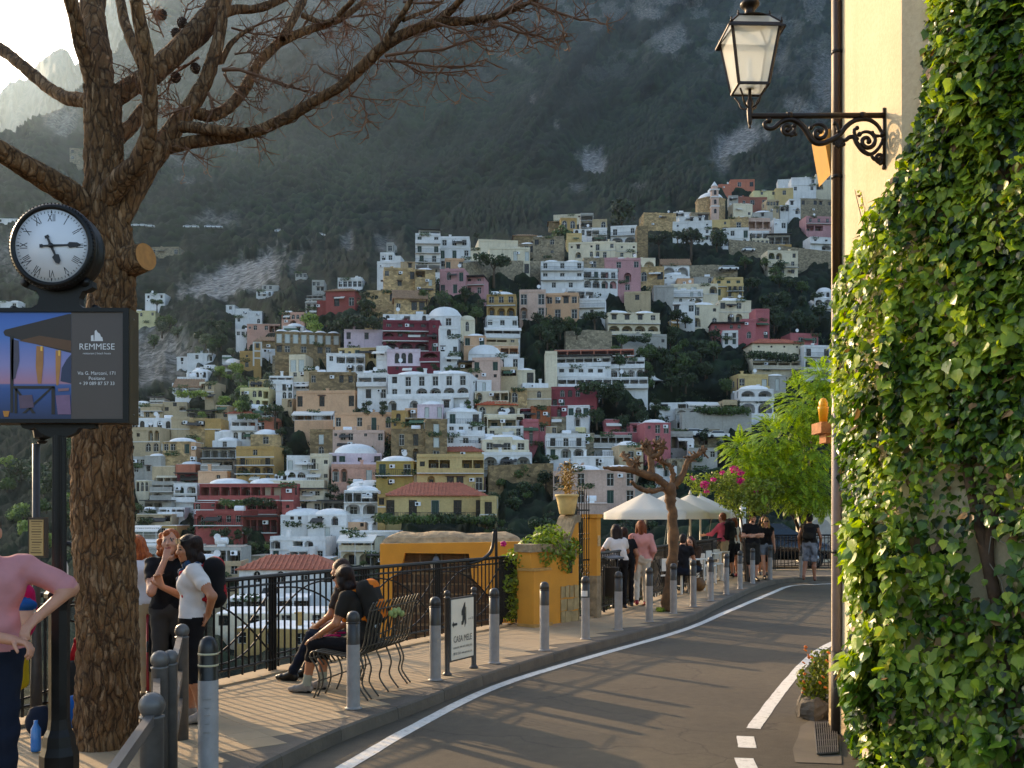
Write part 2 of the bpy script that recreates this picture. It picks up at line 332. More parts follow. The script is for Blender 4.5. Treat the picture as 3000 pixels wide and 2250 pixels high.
# ---------------------------------------------------------------- the houses: zone, box in that zone, wall, roof, storeys of openings
ZONES = {'a': (350, 800, 3.687), 'b': (350, 1200, 3.687), 'd': (900, 850, 3.687), 'e': (900, 1250, 3.687), 'f': (1450, 850, 3.687), 'g': (1450, 1200, 3.687),
         'h': (1950, 850, 4.424), 'i': (1800, 500, 2.765), 'c': (1000, 500, 2.765), 'l': (0, 1500, 2.212), 'z': (0, 0, 1)}
B = [
# far villas and the left cluster
('a',275,235,490,330,'white','f','w-w,-ww',None,430),('a',145,420,385,530,'paleyellow','f','aa-w,---',None,385),('a',1478,195,1650,255,'white','f','aaa',None,415),('a',1540,130,1720,190,'grey','f','ww-',None,440),('a',1150,345,1245,415,'white','f','w',None,400),
('a',1250,400,1400,545,'white','f','-s,w-',None,318),('a',1385,425,1540,545,'white','f','--,-a',None,322),('a',1380,550,1730,640,'salmon','f','sw-wgg',None,300),('a',1260,625,1510,740,'white','f','wwwww,---',None,290),
('a',1750,440,2000,560,'salmon','f','aaaaa,-A-',None,335),('a',1765,570,1990,660,'white','d','-w',None,305),('a',2010,330,2150,445,'grey','f','ww,ww',None,325),('a',2020,240,2200,332,'grey','f','=ggg,---',None,345),('a',2080,90,2212,200,'grey','f','ww-,-ww',None,380),('a',1900,0,2020,60,'grey','f','www',None,440),
('a',1300,860,1450,1030,'ochre','f','s,a','ochre chapel with arched door'),('a',1535,820,1690,888,'white','f','s-',None,None),('a',1650,890,1795,1002,'stone','f','-A'),
('a',1530,735,1690,885,'brown','g','--'),('a',1690,640,2380,900,'brown','V','PPPPPPPP,ww-w-ww-','long brown stone palazzo with white vaults along the roof edge',None,.22,9),('a',1830,900,2010,1075,'cream','f','PP'),('a',1990,1040,2140,1180,'beige','v','-w'),('a',1850,1065,2020,1120,'cream','f','ww'),
('a',615,905,735,1005,'white','f','w,s',None,300),('a',730,868,1010,952,'white','f','-w-A',None,305),('a',910,992,1028,1056,'white','f','a',None,270),('a',720,1062,960,1142,'white','v','aaa',None,258),('a',635,1125,875,1212,'white','f','=AA,ww',None,250),('a',570,1190,640,1262,'white','d','s',None,246),('a',605,1235,862,1322,'white','g','=gg',None,243),('a',862,1178,965,1272,'cream','f','A',None,240),('a',920,1195,1022,1372,'beige','f','w,w',None,228),('a',1110,890,1200,940,'white','f','-',None,290),
('a',1140,965,1300,1050,'white','b','-s',None,258),('a',1402,1148,1622,1262,'yellow','f','www','bright yellow house with three square windows'),('a',1302,1258,1612,1460,'paleyellow','f','w-aag,aaag'),('a',1620,1112,1875,1202,'white','f','=ggg'),('a',1690,1190,1872,1362,'white','f','-WW,-aa'),('a',1830,1178,2082,1252,'white','f','-aaA'),('a',1750,1355,1870,1450,'beige','f','-A'),
('a',330,1345,472,1402,'white','k','gg'),('a',470,1392,724,1492,'beige','f','-w-,w-A'),('a',125,1400,300,1470,'white','v','a-'),('a',150,1450,260,1580,'white','f','w,w'),('a',245,1432,470,1560,'beige','f','=gg,w-'),('a',750,1492,1050,1582,'grey','k','=gggg'),('a',1030,1430,1180,1560,'beige','f','w-,-w'),
('a',1240,1462,1650,1540,'white','v','gwg'),
# around the big tree: lower left
('b',95,215,440,480,'beige','f','-s-LL,s-aa','beige hotel with tall twin loggia arches'),('b',40,90,210,240,'tan','f','ww'),('b',205,112,566,335,'white','f','aaaa,----'),('b',560,98,757,325,'beige','f','--ss,----'),('b',757,112,932,305,'tan','f','-ww,---'),('b',926,118,1096,308,'ochre','f','--,-w'),
('b',1165,40,1425,142,'white','t','-ww'),('b',1210,112,1472,345,'white','f','=ggg,aaa'),('b',1392,108,1672,262,'terracotta','f','-w-'),('b',1030,240,1215,345,'white','v','--'),('b',1420,268,1742,412,'tan','d','-w-'),('b',1257,420,1672,790,'ochre','f','-w-,=d-d,=AAA,-aa','ochre house with two big arches over its terrace'),
('b',457,345,772,615,'tan','v','ww-G,----'),('b',770,375,822,600,'peach','f','s,w'),('b',145,530,282,685,'grey','f','ww,w-'),('b',262,500,450,690,'grey','v','--,w-'),('b',890,420,1257,528,'white','k','=gggg'),('b',890,540,1230,655,'grey','k','=ggg'),('b',600,590,827,685,'terracotta','v','-'),('b',350,612,600,725,'beige','f','---'),('b',850,665,1160,805,'peach','f','---s-'),('b',625,690,852,805,'darkred','k','=ww'),('b',1000,335,1270,430,'white','v','-w-'),
('b',395,720,640,800,'cream','f','=ggg'),('b',345,800,600,980,'grey','f','==gg,==A-'),('b',580,820,842,1000,'white','f','LL,==gg','white house with two black arched windows'),
('b',850,800,1760,985,'red','v','=gggggggg','long red hotel with white vaults and recessed terraces'),('b',1755,820,1876,1310,'red','f','o,o,-'),('b',1040,985,1702,1135,'red','f','=gg-ggg'),('b',810,1005,1045,1160,'red','f','w-s,A--'),('b',810,1120,1345,1390,'red','f','=A-www,-----','red villa block with cream window surrounds'),('b',1340,1155,1705,1335,'red','k','=ggggg'),
('b',172,765,317,912,'cream','f','aaa'),('b',270,985,560,1110,'grey','k','=gg-'),('b',430,1060,700,1160,'white','f','==ggg'),('b',180,1130,570,1265,'beige','f','=gg-w'),('b',155,1265,455,1425,'grey','w','=ggg,w--'),('b',440,1255,620,1400,'ochre','f','w-G'),('b',150,1420,400,1560,'grey','w','==gg,--'),('b',140,1560,330,1700,'cream','f','=gg'),('b',320,1620,520,1760,'beige','t','--s'),
('b',1810,520,2120,792,'white','f','P-PP,=AAA','white house with three ventilator holes'),('b',2062,500,2260,800,'cream','f','d-s,d-s'),('b',1675,700,1815,790,'white','f','gg'),('b',1570,765,2212,870,'cream','f','------'),('b',1920,855,2205,1118,'cream','k','=ww,WW','cream house with two paned workshop windows'),
('b',1745,1140,2230,1340,'white','v','-ss-GG,-----'),('b',1620,1400,2230,1625,'white','f','A-gA-,G-G-w','white terraced villa with green shutters'),('b',840,1490,1345,1680,'grey','f','ggggg,---',None,None),('b',520,1480,760,1640,'beige','f','gg,ww'),('b',1400,1580,1640,1700,'stone','f','--'),
# centre
('d',195,10,522,222,'red','T','-w-w','red villa with two grey framed windows'),('d',105,132,200,245,'red','f','-'),('d',620,20,960,262,'tan','f','-s-a,---'),('d',945,95,1282,265,'tan','g','s-ww'),('d',400,445,882,625,'lilac','f','W-W-W,s--s','pale pink hotel wing with lanterns on its parapet'),
('d',820,345,1315,662,'darkred','f','=WWWW,=AWAW,=AAA','dark red hotel with white arches'),('d',1312,345,1432,662,'darkred','f','s,a,W'),('d',862,660,1222,822,'lilac','f','-aaa-'),('d',866,820,1222,895,'darkred','f','-s-s-'),('d',1220,662,1432,782,'darkred','f','=A'),('d',820,262,1312,348,'white','f','a-g-a'),
('d',1312,278,1655,425,'white','b','A-w-'),('d',1645,320,1812,475,'cream','b','-a-'),('d',1430,412,1632,785,'white','f','-a-,---,w-w,-a-'),('d',1930,292,2260,402,'white','f','=WWW'),('d',1920,412,2300,520,'white','w','=gggg'),
('d',1692,492,1925,612,'peach','v','G-G'),('d',1692,600,2280,725,'peach','f','-s--gg'),('d',1925,520,2280,612,'beige','f','=ggw'),('d',1740,690,2092,760,'white','b','--'),('d',1780,752,2082,995,'pinkbeige','f','W-W,s-s','blush pink house below a white barrel roof'),('d',2072,735,2340,855,'white','f','-W-'),('d',1635,780,1790,905,'brown','k','=g'),
('d',330,622,752,745,'yellow','f','WsW-g','yellow house with dark blue doors'),('d',210,705,620,880,'white','f','wggg,--AA'),('d',745,622,870,885,'white','f','s,-'),('d',20,905,518,1100,'brown','f','W--WW,----','brown stone house with white shutters'),('d',540,918,862,1172,'white','f','=gg,-W-W'),('d',858,905,1762,1172,'white','v','wWWWWW,=wWAAAA','long white hotel with four big arches'),('d',858,1170,1565,1315,'white','f','A-A--w'),
('d',-125,1105,522,1318,'peach','f','w--w---w','peach villa with white quoins'),('d',290,1342,918,1525,'peach','f','w--w-d-a','peach house with satellite tank on its flat roof'),('d',-140,1318,285,1412,'white','w','=gggg','restaurant terrace under white awnings'),('d',-140,1405,290,1500,'peach','f','----'),('d',910,1322,1060,1515,'ochre','f','a,s-'),('d',1188,1232,1465,1385,'lilac','v','-P-P'),('d',1055,1275,1192,1385,'peach','f','A'),('d',1055,1382,1275,1530,'brown','f','gL,--'),
('d',1508,1312,1885,1455,'white','v','=W-W'),('d',1508,1455,1918,1570,'white','f','=wwww'),('d',1512,1568,1915,1690,'white','f','=www'),('d',1832,972,1990,1092,'white','f','-P-'),('d',1808,1092,2175,1195,'cream','f','A-gg'),('d',1840,1240,2260,1405,'beige','n','a-aa','beige house under a bright orange tiled roof'),('d',1945,1372,2260,1620,'cream','f','gg,=w-w'),('d',1690,930,1780,1100,'white','f','s,s'),
('e',28,55,275,335,'brown','f','-P-,-a-'),('e',270,60,830,245,'pinkbeige','f','sWW-s-W,------'),('e',908,48,1285,375,'brown','f','-W-W-,-A-A-','tall brown stone house with twin balconies'),('e',1278,-60,1512,375,'brown','f','P,P,W'),('e',1508,95,1918,235,'white','f','=w-w-w'),
('e',238,288,802,440,'lilac','d','=WW-s-d'),('e',265,432,802,600,'salmon','f','AA--P-','salmon house with two arches below a lilac storey'),('e',742,372,1148,695,'olive','v','=W-W,-s--','mustard yellow house with drying laundry'),('e',1185,322,1908,695,'yellow','f','=sgg-gg,-A-ww-d','large yellow villa with two terraced storeys'),('e',1390,268,1885,330,'yellow','t','---'),
('e',1005,500,1182,672,'beige','d','s,s'),('e',840,745,1925,1000,'yellow','t','=d-d-d-d-d','long yellow villa under a red hipped roof'),('e',1870,780,2040,1120,'yellow','f','W,A'),('e',760,760,845,1080,'ochre','f','w,-,-'),
('e',400,690,772,1080,'white','v','=gggg,AA,--a','white house with a glass terrace above two arches'),('e',432,640,930,720,'white','v','---'),('e',150,800,400,935,'grey','k','gg'),('e',0,952,432,1195,'white','v','-W-A-,--P--'),('e',345,1132,990,1290,'white','f','-------s'),('e',360,1190,735,1500,'cream','w','=ggg,AA','cream house with an awning and two garden arches'),('e',420,1030,625,1135,'peach','v','--s'),('e',680,1385,830,1530,'grey','k','g'),('e',-20,1420,290,1560,'white','f','----'),('e',-200,1330,10,1560,'white','f','=gg,--'),
('e',2000,140,2212,310,'cream','f','=WW'),
# right of centre
('f',-90,45,225,300,'ochre','v','=www,LAA','ochre villa with loggia arches among pines'),('f',265,12,548,315,'pinkbeige','f','W-W,A-w','pinkish villa with a round-headed porch'),('f',545,48,902,315,'peach','f','wwww,-W-W','peach villa with pilasters'),('f',905,105,1190,285,'white','f','=---,-w-'),('f',1215,245,1782,492,'cream','v','=wwww,=AAAA','cream villa with four arches over a terrace'),('f',1365,490,1862,612,'grey','f','-s-s-s'),
('f',-40,715,258,855,'white','f','-W-W'),('f',60,850,240,1010,'beige','f','g,-'),('f',230,862,432,1015,'cream','v','-W'),('f',545,682,672,1030,'cream','f','-'),('f',668,715,1252,832,'white','k','==gggggg'),('f',668,830,1192,942,'white','f','=WWWWW','white hotel with three rows of scalloped terraces'),('f',680,942,1650,1065,'white','f','==gggggggggg'),('f',1235,752,1615,945,'white','f','==gggg,AAAA'),('f',640,640,1500,720,'terracotta','f','=gggggg'),
('f',605,1068,1100,1262,'crimson','f','-aaa--,WW----','crimson house with white ringed arched windows'),('f',605,1250,785,1370,'crimson','f','-A-'),('f',780,1245,1022,1382,'white','f','GAG'),('f',1000,1100,1100,1260,'crimson','f','g'),('f',345,1078,608,1275,'beige','f','-a-,---'),('f',170,1080,345,1260,'tan','f','a-'),('f',300,1005,580,1100,'white','f','----'),('f',390,1278,602,1440,'orange','f','-w-s','burnt orange house with yellow corner bands'),('f',770,1355,1012,1475,'white','f','-A-'),('f',0,1240,255,1400,'beige','f','A-w-'),('f',250,1280,400,1400,'darkred','f','=gg'),('f',605,1370,790,1450,'stone','f','--'),('f',-120,1340,310,1480,'cream','f','=gg-g'),
('g',-60,180,310,325,'white','f','=w-w'),('g',310,125,472,372,'coral','f','-W-'),('g',475,165,548,265,'coral','f','w'),('g',545,185,672,270,'beige','f','-w'),('g',870,190,972,275,'paleyellow','f','-'),('g',720,235,900,290,'grey','f','--'),
('g',1190,105,1345,245,'coral','f','--','coral house with an oval emblem on its wall'),('g',1320,145,1625,265,'coral','f','=Wg'),('g',1618,140,1902,500,'coral','v','sWW,-w-,-W-','coral pink house with white bands and twin windows'),('g',1190,245,1620,330,'coral','f','--W-'),
('g',555,285,978,525,'white','f','=WWW,WAA'),('g',975,255,1070,400,'stone','f','-,-'),('g',1060,275,1475,415,'grey','f','=ggggg'),('g',1160,440,1480,520,'white','f','=----'),('g',840,505,1285,650,'white','f','--w-'),('g',750,560,1010,640,'white','f','ggg'),('g',1340,385,1605,640,'beige','d','-W-'),
('g',770,650,1510,1020,'pinkbeige','v','-W--W-W,-W--W-W','pinkish house with two white domes and white bands'),('g',628,690,785,1000,'pinkbeige','f','ww,--'),('g',815,1010,1215,1180,'pinkbeige','f','A---'),('g',-140,325,368,490,'cream','v','==WWW'),('g',-140,485,395,650,'white','f','=AAA','white house with a blue railed balcony'),
('g',1510,850,1840,960,'grey','f','----'),('g',1740,612,1965,730,'white','f','-A-'),('g',1900,260,2140,420,'grey','f','ggg'),('g',2080,365,2150,520,'white','f','s,s'),('g',2100,440,2400,640,'grey','f','-ww,---'),('g',1900,530,2130,660,'stone','f','A-A'),
('h',95,170,378,480,'white','f','w-w,---'),('h',345,190,695,485,'cream','v','W-s,A-a','cream house with a wide arched window'),('h',690,135,1108,435,'cream','v','wsw-,-AA-','cream house with two round arches and white vaults'),('h',90,375,180,490,'ochre','f','s'),('h',1165,262,1347,645,'coral','f','-,-,-a','tall coral tower house with white framed panels'),('h',990,392,1172,650,'coral','f','-,a'),('h',985,268,1172,395,'pink','f','-w'),('h',600,432,1002,625,'coral','k','s=ww,----'),('h',740,545,938,705,'white','f','WW,WW'),
('h',1120,690,1792,1030,'cream','t','oooo,=WWWW,=gggg','cream villa with round attic holes and a red tiled roof'),('h',1610,582,1988,730,'coral','f','-W-w'),('h',1790,735,2150,1145,'white','f','=W-W,AA,-A'),('h',935,1112,1338,1300,'yellow','f','=W--P','yellow house with a satellite dish'),('h',1335,1108,1560,1310,'grey','v','-P-'),('h',960,1282,1398,1605,'white','v','==AA,AA','white house with four shallow arches'),('h',870,1310,965,1425,'white','f','g'),('h',265,1460,750,1540,'white','w','=gggg'),('h',130,1530,930,1680,'grey','f','=AAAAA'),('h',745,1450,930,1640,'beige','f','g'),('h',-200,1460,270,1540,'white','f','-g-g'),('h',960,1600,1450,1720,'white','f','-----'),('h',130,1680,930,1800,'grey','f','AAAAA'),('h',-150,1830,700,2010,'stone','f','A-A-A-'),
('h',480,10,678,175,'cream','f','-A-'),('h',100,10,482,182,'white','f','=--PP,aA'),('h',800,-60,1002,95,'yellow','f','ddd,d-d'),('h',1930,100,2160,250,'white','v','=AA'),('h',1960,20,2150,110,'white','b','-a'),
# upper right
('i',940,78,1135,150,'terracotta','f','-w-w'),('i',845,118,950,165,'terracotta','f','--'),('i',1325,78,1452,135,'white','f','-w'),('i',1435,62,1632,175,'white','f','---w,w-w'),('i',1630,32,1765,155,'cream','f','-w,A-'),('i',1305,148,1448,215,'yellow','f','-w-'),('i',1125,162,1312,208,'paleyellow','f','-w-w'),
('i',925,208,1002,305,'grey','f','w-,-w'),('i',1000,218,1100,305,'brick','f','-w-'),('i',1095,222,1238,300,'brick','f','w-w'),('i',1235,242,1335,355,'beige','f','wwww,-w-w'),('i',960,275,1122,390,'cream','f','--s'),('i',1120,335,1282,435,'grey','v','-w-,-w-'),('i',1340,288,1420,345,'white','f','ww'),('i',1415,238,1508,352,'white','f','w-,-A'),('i',1505,232,1652,355,'stone','f','w-w,---'),('i',1650,242,1765,345,'stone','f','w-w,---'),('i',1550,378,1765,490,'pink','f','=www,gg-','rose pink house with a balcony under the crest road'),('i',1580,548,1765,645,'white','f','=WW,-A'),
('i',235,352,502,475,'tan','f','---,---','blank walled tan fort house'),('i',480,335,625,385,'white','f','ww-'),('i',475,418,788,580,'white','f','s--s,-www,-www','white palazzo with three storeys below the fort house'),('i',525,372,728,425,'white','f','-ww'),('i',620,345,770,420,'stone','f','-ww'),('i',780,405,935,495,'yellow','f','-w,AA'),('i',930,385,1085,485,'tan','f','-W-'),('i',880,472,1088,625,'white','f','-w-W,a-a'),('i',1085,392,1265,495,'pinkbeige','f','=ggg'),('i',1095,495,1255,560,'white','f','=ggg'),('i',1110,558,1255,665,'cream','f','aaaa,---'),('i',1200,605,1435,675,'ochre','f','----'),('i',1240,520,1420,610,'grey','k','=ggg'),('i',1240,658,1490,850,'cream','f','AA-w,=--w,-ww','cream castle-like house on the bend'),('i',1290,400,1400,490,'white','f','-w'),
('i',-30,455,182,605,'white','f','=W-w,AA'),('i',180,458,272,715,'brown','f','-,-'),('i',-60,592,182,715,'cream','f','s-s-s,w-w-w'),('i',-70,722,212,995,'pink','f','-w-w,w-A-,a-w-','rose pink tenement with laundry'),('i',130,718,332,835,'cream','f','AA'),('i',208,790,402,915,'tan','f','a-w'),('i',390,765,608,885,'white','g','=AA'),('i',405,840,580,900,'white','v','--'),('i',508,885,642,955,'peach','f','--'),('i',460,928,838,1075,'cream','f','P-P-A,----'),('i',640,860,800,925,'grey','f','--a'),('i',320,940,480,1050,'grey','f','---'),('i',808,875,1042,1012,'yellow','f','=GGG,G-w'),('i',80,990,290,1070,'beige','f','-w-'),
# hilltop
('c',600,520,802,825,'white','f','=W-W,=W-W,=WW,gg','white hilltop hotel with stacked balconies'),('c',795,545,1037,800,'white','f','www,W-W-w,w-w-','white wing of the hilltop hotel'),('c',630,482,800,530,'white','k','=gg'),('c',315,672,425,745,'white','f','ww',None,330),('c',365,592,422,672,'grey','f','w',None,350),('c',425,690,480,745,'white','f','-',None,328),('c',288,745,482,905,'white','f','--,--'),('c',345,800,600,1035,'tan','f','w-s-W,--w--,a----','tan house with a sheet hung out to dry'),('c',598,800,762,1000,'tan','v','g-,-P,--'),('c',480,738,632,805,'beige','f','-w-'),
('c',795,808,997,998,'pink','f','-a-W,W-W-','pink house below the hilltop hotel'),('c',840,722,997,812,'peach','f','W-w'),('c',990,745,1102,845,'grey','f','ggg'),('c',993,862,1158,1000,'pink','k','=WW,WW'),('c',1110,572,1432,705,'cream','f','--W--'),('c',1198,632,1528,835,'cream','f','----P-P,-aaa-W','long cream house above the stone pine'),('c',1038,638,1132,745,'cream','f','s'),('c',1430,592,1572,690,'stone','v','-ww'),('c',1552,542,1802,700,'stone','f','w-w-,--s-'),('c',1395,528,1582,600,'brown','T','---'),
('c',1718,362,1945,425,'cream','f','----'),('c',1775,392,1908,485,'ochre','f','aa','ochre house with two arched windows on the crest'),('c',1938,352,2042,465,'grey','f','=g,=g'),('c',2033,402,2152,485,'beige','f','-a'),('c',1825,518,1948,600,'yellow','f','--'),('c',1880,472,2034,535,'white','f','aag'),('c',2030,472,2152,582,'white','f','=g-,ggg'),('c',1840,590,2052,710,'cream','f','sw-s,-A-a'),('c',2048,582,2220,710,'cream','f','W-w,aW-'),('c',1680,415,1790,490,'brown','T','--'),
('c',1618,735,1962,970,'white','v','=w-w-w,=W-W-W,-w-w-','white stepped hotel above the rock outcrop'),('c',1958,805,2240,955,'white','f','=gWgW,AAAA'),('c',1960,715,2130,810,'stone','f','-w-'),('c',2120,715,2240,805,'pink','f','-w'),('c',1830,960,2050,1050,'white','f','=ggg'),('c',1180,1190,1430,1290,'white','f','=W-W-W'),('c',-30,880,170,965,'white','f','wwwww'),
('z',205,436,252,472,'stone','f','w-w,w-w'),('z',-20,884,56,912,'white','v','a-w'),('z',440,726,524,752,'stone','f','w---w'),('z',-10,640,60,655,'white','f','w-w'),
# below the fence
('l',1550,372,2160,560,'white','t','-a-a-a-a,-----','white hall with lunette windows and a long tiled roof',122),('l',1480,560,2000,650,'white','f','=ggggg',None,112),('l',1400,660,2100,740,'cream','f','W-W-W-W',None,100),('l',1500,760,2200,900,'ochre','f','w-w-w-w',None,92),
('l',1280,230,1560,330,'grey','f','ggg',None,132),('l',870,260,1010,400,'grey','f','gg,ww',None,138),('l',1290,340,1560,500,'beige','f','w-w,gg',None,126),('l',2150,520,2500,700,'grey','f','w-w-,----',None,105),
]
# ---------------------------------------------------------------- the land: town hill, main mountain, far peaks
# depth of the hillside along sight lines: columns (picture x) of (picture y, metres)
PROF = {
 -1500: [(2400, 30), (1950, 70), (1700, 150), (1500, 260), (1200, 420), (900, 560), (600, 680), (300, 760), (-150, 1000)],
 -400: [(2400, 40), (1950, 80), (1700, 160), (1500, 230), (1200, 340), (900, 460), (600, 600), (300, 740), (-150, 1000)],
 0: [(2400, 45), (1950, 90), (1700, 165), (1500, 215), (1300, 270), (1100, 340), (900, 400), (700, 470), (500, 600), (400, 700), (200, 900), (-150, 1250)],
 400: [(2400, 45), (1950, 92), (1800, 128), (1700, 150), (1500, 176), (1300, 205), (1150, 240), (1080, 300), (1000, 350), (880, 375), (800, 420), (660, 520), (400, 760), (200, 950), (-150, 1300)],
 650: [(2400, 45), (1950, 92), (1800, 125), (1700, 146), (1500, 172), (1300, 200), (1150, 226), (1050, 262), (940, 315), (820, 400), (660, 520), (400, 770), (200, 960), (-150, 1300)],
 900: [(2400, 45), (1950, 90), (1800, 122), (1700, 142), (1500, 168), (1300, 195), (1150, 213), (1000, 238), (900, 262), (830, 320), (740, 430), (660, 540), (400, 800), (200, 980), (-150, 1300)],
 1250: [(2400, 45), (1950, 88), (1800, 116), (1700, 134), (1500, 162), (1300, 186), (1100, 206), (950, 225), (880, 238), (790, 262), (720, 420), (640, 580), (400, 830), (200, 1000), (-150, 1300)],
 1700: [(2400, 45), (1950, 86), (1800, 108), (1700, 124), (1500, 162), (1300, 190), (1100, 216), (900, 256), (760, 300), (690, 330), (620, 480), (560, 620), (400, 800), (200, 1000), (-150, 1300)],
 2100: [(2400, 45), (1950, 84), (1800, 104), (1700, 118), (1500, 160), (1300, 198), (1100, 236), (950, 272), (800, 322), (650, 396), (560, 455), (500, 560), (400, 700), (200, 920), (-150, 1250)],
 2450: [(2400, 45), (1950, 84), (1800, 104), (1700, 118), (1500, 160), (1300, 200), (1100, 245), (950, 280), (800, 340), (650, 410), (500, 480), (400, 600), (200, 850), (-150, 1200)],
 3600: [(2400, 45), (1950, 84), (1700, 118), (1500, 170), (1300, 215), (1100, 260), (800, 360), (500, 500), (200, 850), (-150, 1200)],
}
_cols = sorted(PROF)
def depth_at(x, y):
    """base depth (numpy arrays) of the hillside at picture position"""
    x = np.asarray(x, float); y = np.asarray(y, float)
    per = np.stack([np.interp(-y, [-p[0] for p in PROF[c]], [math.log(p[1]) for p in PROF[c]]) for c in _cols])
    i = np.clip(np.searchsorted(_cols, x)-1, 0, len(_cols)-2)
    c = np.array(_cols, float); t = np.clip((x-c[i])/(c[i+1]-c[i]), 0, 1); t = t*t*(3-2*t)
    a = np.take_along_axis(per, i[None], 0)[0]; b = np.take_along_axis(per, (i+1)[None], 0)[0]
    return np.exp(a*(1-t)+b*t)
def D1(x, y): return float(depth_at(np.array([x]), np.array([y]))[0])

def patch(X, Y, cx, cy, rx, ry, seed=0, ang=0, soft=.5):
    ca, sa = math.cos(ang), math.sin(ang); dx, dy = X-cx, Y-cy
    u, v = (dx*ca+dy*sa)/rx, (-dx*sa+dy*ca)/ry
    r = np.sqrt(u*u+v*v)+(fbm(X/22., Y/22., 4, seed)-.5)*1.1
    return np.clip((1-r)/soft, 0, 1)
ROCKS = [(700, 820, 150, 42, -.32, 1.0), (1742, 488, 34, 36, 0, .95), (1700, 470, 20, 20, 0, .3), (2165, 425, 85, 36, -.35, .75), (2110, 480, 26, 40, 0, .4),
         (455, 1040, 75, 95, .2, .55), (550, 1060, 60, 60, 0, .35), (420, 960, 40, 40, 0, .3), (2420, 240, 40, 90, 0, .45), (2290, 180, 25, 40, 0, .35), (1960, 120, 45, 40, 0, .5), (1900, 45, 60, 20, .2, .5), (1380, 40, 150, 45, .1, .4),
         (545, 460, 60, 45, 0, .3), (190, 370, 50, 40, 0, .45), (60, 760, 90, 60, 0, .35), (640, 660, 60, 25, 0, .35), (1440, 715, 24, 10, 0, .5), (1130, 720, 30, 24, 0, .4), (1630, 380, 10, 16, 0, .4), (1560, 300, 8, 12, 0, .3),
         (640, 430, 80, 14, .3, .3), (1690, 560, 22, 18, 0, .25), (2230, 140, 20, 30, 0, .4), (1020, 720, 16, 22, 0, .4), (1480, 170, 70, 14, .5, .3), (540, 540, 26, 12, 0, .25), (2350, 330, 60, 30, .4, .4), (1870, 560, 26, 10, .2, .3)]
def build_hill():
    xs = np.concatenate([np.arange(-1500, -60, 36), np.arange(-60, 2480, 4.6), np.arange(2480, 3600, 40)])
    ys = np.concatenate([np.arange(2400, 1760, -32), np.arange(1760, 1000, -7), np.arange(1000, -110, -4.4), [-150]])
    X, Y = np.meshgrid(xs, ys)
    D = depth_at(X, Y)
    far = np.clip((D-430)/350, 0, 1)
    # gullies and spurs that run down the mountain from upper left to lower right
    u = (X+.75*Y)/260.; v = (Y-.2*X)/620.
    rid = 1-np.abs(2*fbm(u, v, 4, 3)-.95)
    D = D*(1+far*(.30*(rid-.6)+.10*(fbm(X/160., Y/160., 4, 21)-.5)))
    D = D*(1+(1-far)*.035*(fbm(X/60., Y/60., 3, 8)-.5))
    wx = (X-1500)/3000*D; wz = CAM_Z+(1500-Y)/3000*D
    # the nearer spur's silhouette; its unseen left end is shaped to shade the town
    sil_x = [-1500, -1200, -1000, -700, -430, -200, 0, 60, 113, 180, 240, 340, 362, 420, 480, 600]
    sil_y = [560, 340, 270, 235, 255, 335, 407, 385, 352, 330, 262, 160, 120, 60, -20, -200]
    # trees: rounded canopy heads
    s1 = np.where(D > 430, 6.5, 3.4)
    w1, id1 = worley(wx/s1, (D+wz*.6)/s1, 4); w2, id2 = worley(wx/2.3, (D+wz*.6)/2.3, 11)
    rock = np.zeros_like(X)
    for i, (cx, cy, rx, ry, an, st) in enumerate(ROCKS):
        rock = np.maximum(rock, st*patch(X, Y, cx, cy, rx*1.25, ry*1.25, i*7, an))
    up = np.clip((330-Y)/330., 0, 1)*(fbm(X/70., Y/45., 5, 77) > .56-.05*np.clip((330-Y)/330., 0, 1))
    rock = np.maximum(rock, .34*up)
    canopy = np.clip(1-w1*1.15, 0, 1)**.6*(.5+.9*id1)
    h = np.where(D > 430, 5.2, 2.4)*canopy+.9*np.clip(1-w2*1.2, 0, 1)
    wall = (Y < 1000)*1.0
    town = np.zeros_like(X)
    for b in B:
        zx, zy, zs = ZONES[b[0]]; x0, x1, y0, y1 = zx+b[1]/zs, zx+b[3]/zs, zy+b[2]/zs, zy+b[4]/zs
        dx = np.maximum(np.maximum(x0-X, X-x1), 0); dy = np.maximum(np.maximum(y0-Y, Y-y1), 0)
        town = np.maximum(town, np.clip(1-np.hypot(dx, dy)/28, 0, 1))
    h = h*(1-.97*town); D = D+town*(3+.012*D); wx = (X-1500)/3000*D
    h = h*(1-.75*np.clip(rock*1.3, 0, 1))+rock*1.0*fbm(X/7., Y/7., 3, 5)
    D2 = D-.55*h; wz2 = CAM_Z+(1500-Y)/3000*D+.75*h
    V = np.stack([wx, D2, wz2], -1)
    nr, nc = X.shape
    keep_y = np.interp(X, sil_x, sil_y)+(fbm(X/14., X*0, 3, 2)-.5)*12
    ok = Y >= keep_y-4
    # rows above the spur's crest fold over to its far side instead of being cut off
    over = np.clip((keep_y-Y)/120, 0, 1)
    V[..., 2] -= np.where(ok, 0, over*420); V[..., 1] += np.where(ok, 0, over*60)
    idx = np.arange(nr*nc).reshape(nr, nc)
    F = np.stack([idx[:-1, :-1], idx[:-1, 1:], idx[1:, 1:], idx[1:, :-1]], -1).reshape(-1, 4)
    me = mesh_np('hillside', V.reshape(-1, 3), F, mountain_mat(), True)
    at = me.attributes.new('rock', 'FLOAT', 'POINT'); at.data.foreach_set('value', rock.ravel().astype(np.float32))
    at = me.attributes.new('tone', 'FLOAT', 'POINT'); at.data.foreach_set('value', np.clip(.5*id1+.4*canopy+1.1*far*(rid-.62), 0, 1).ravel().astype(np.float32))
    o = link('hillside', me); tag(o, 'steep wooded mountainside with grey cliffs above the town', 'mountain', kind='structure')
    return o
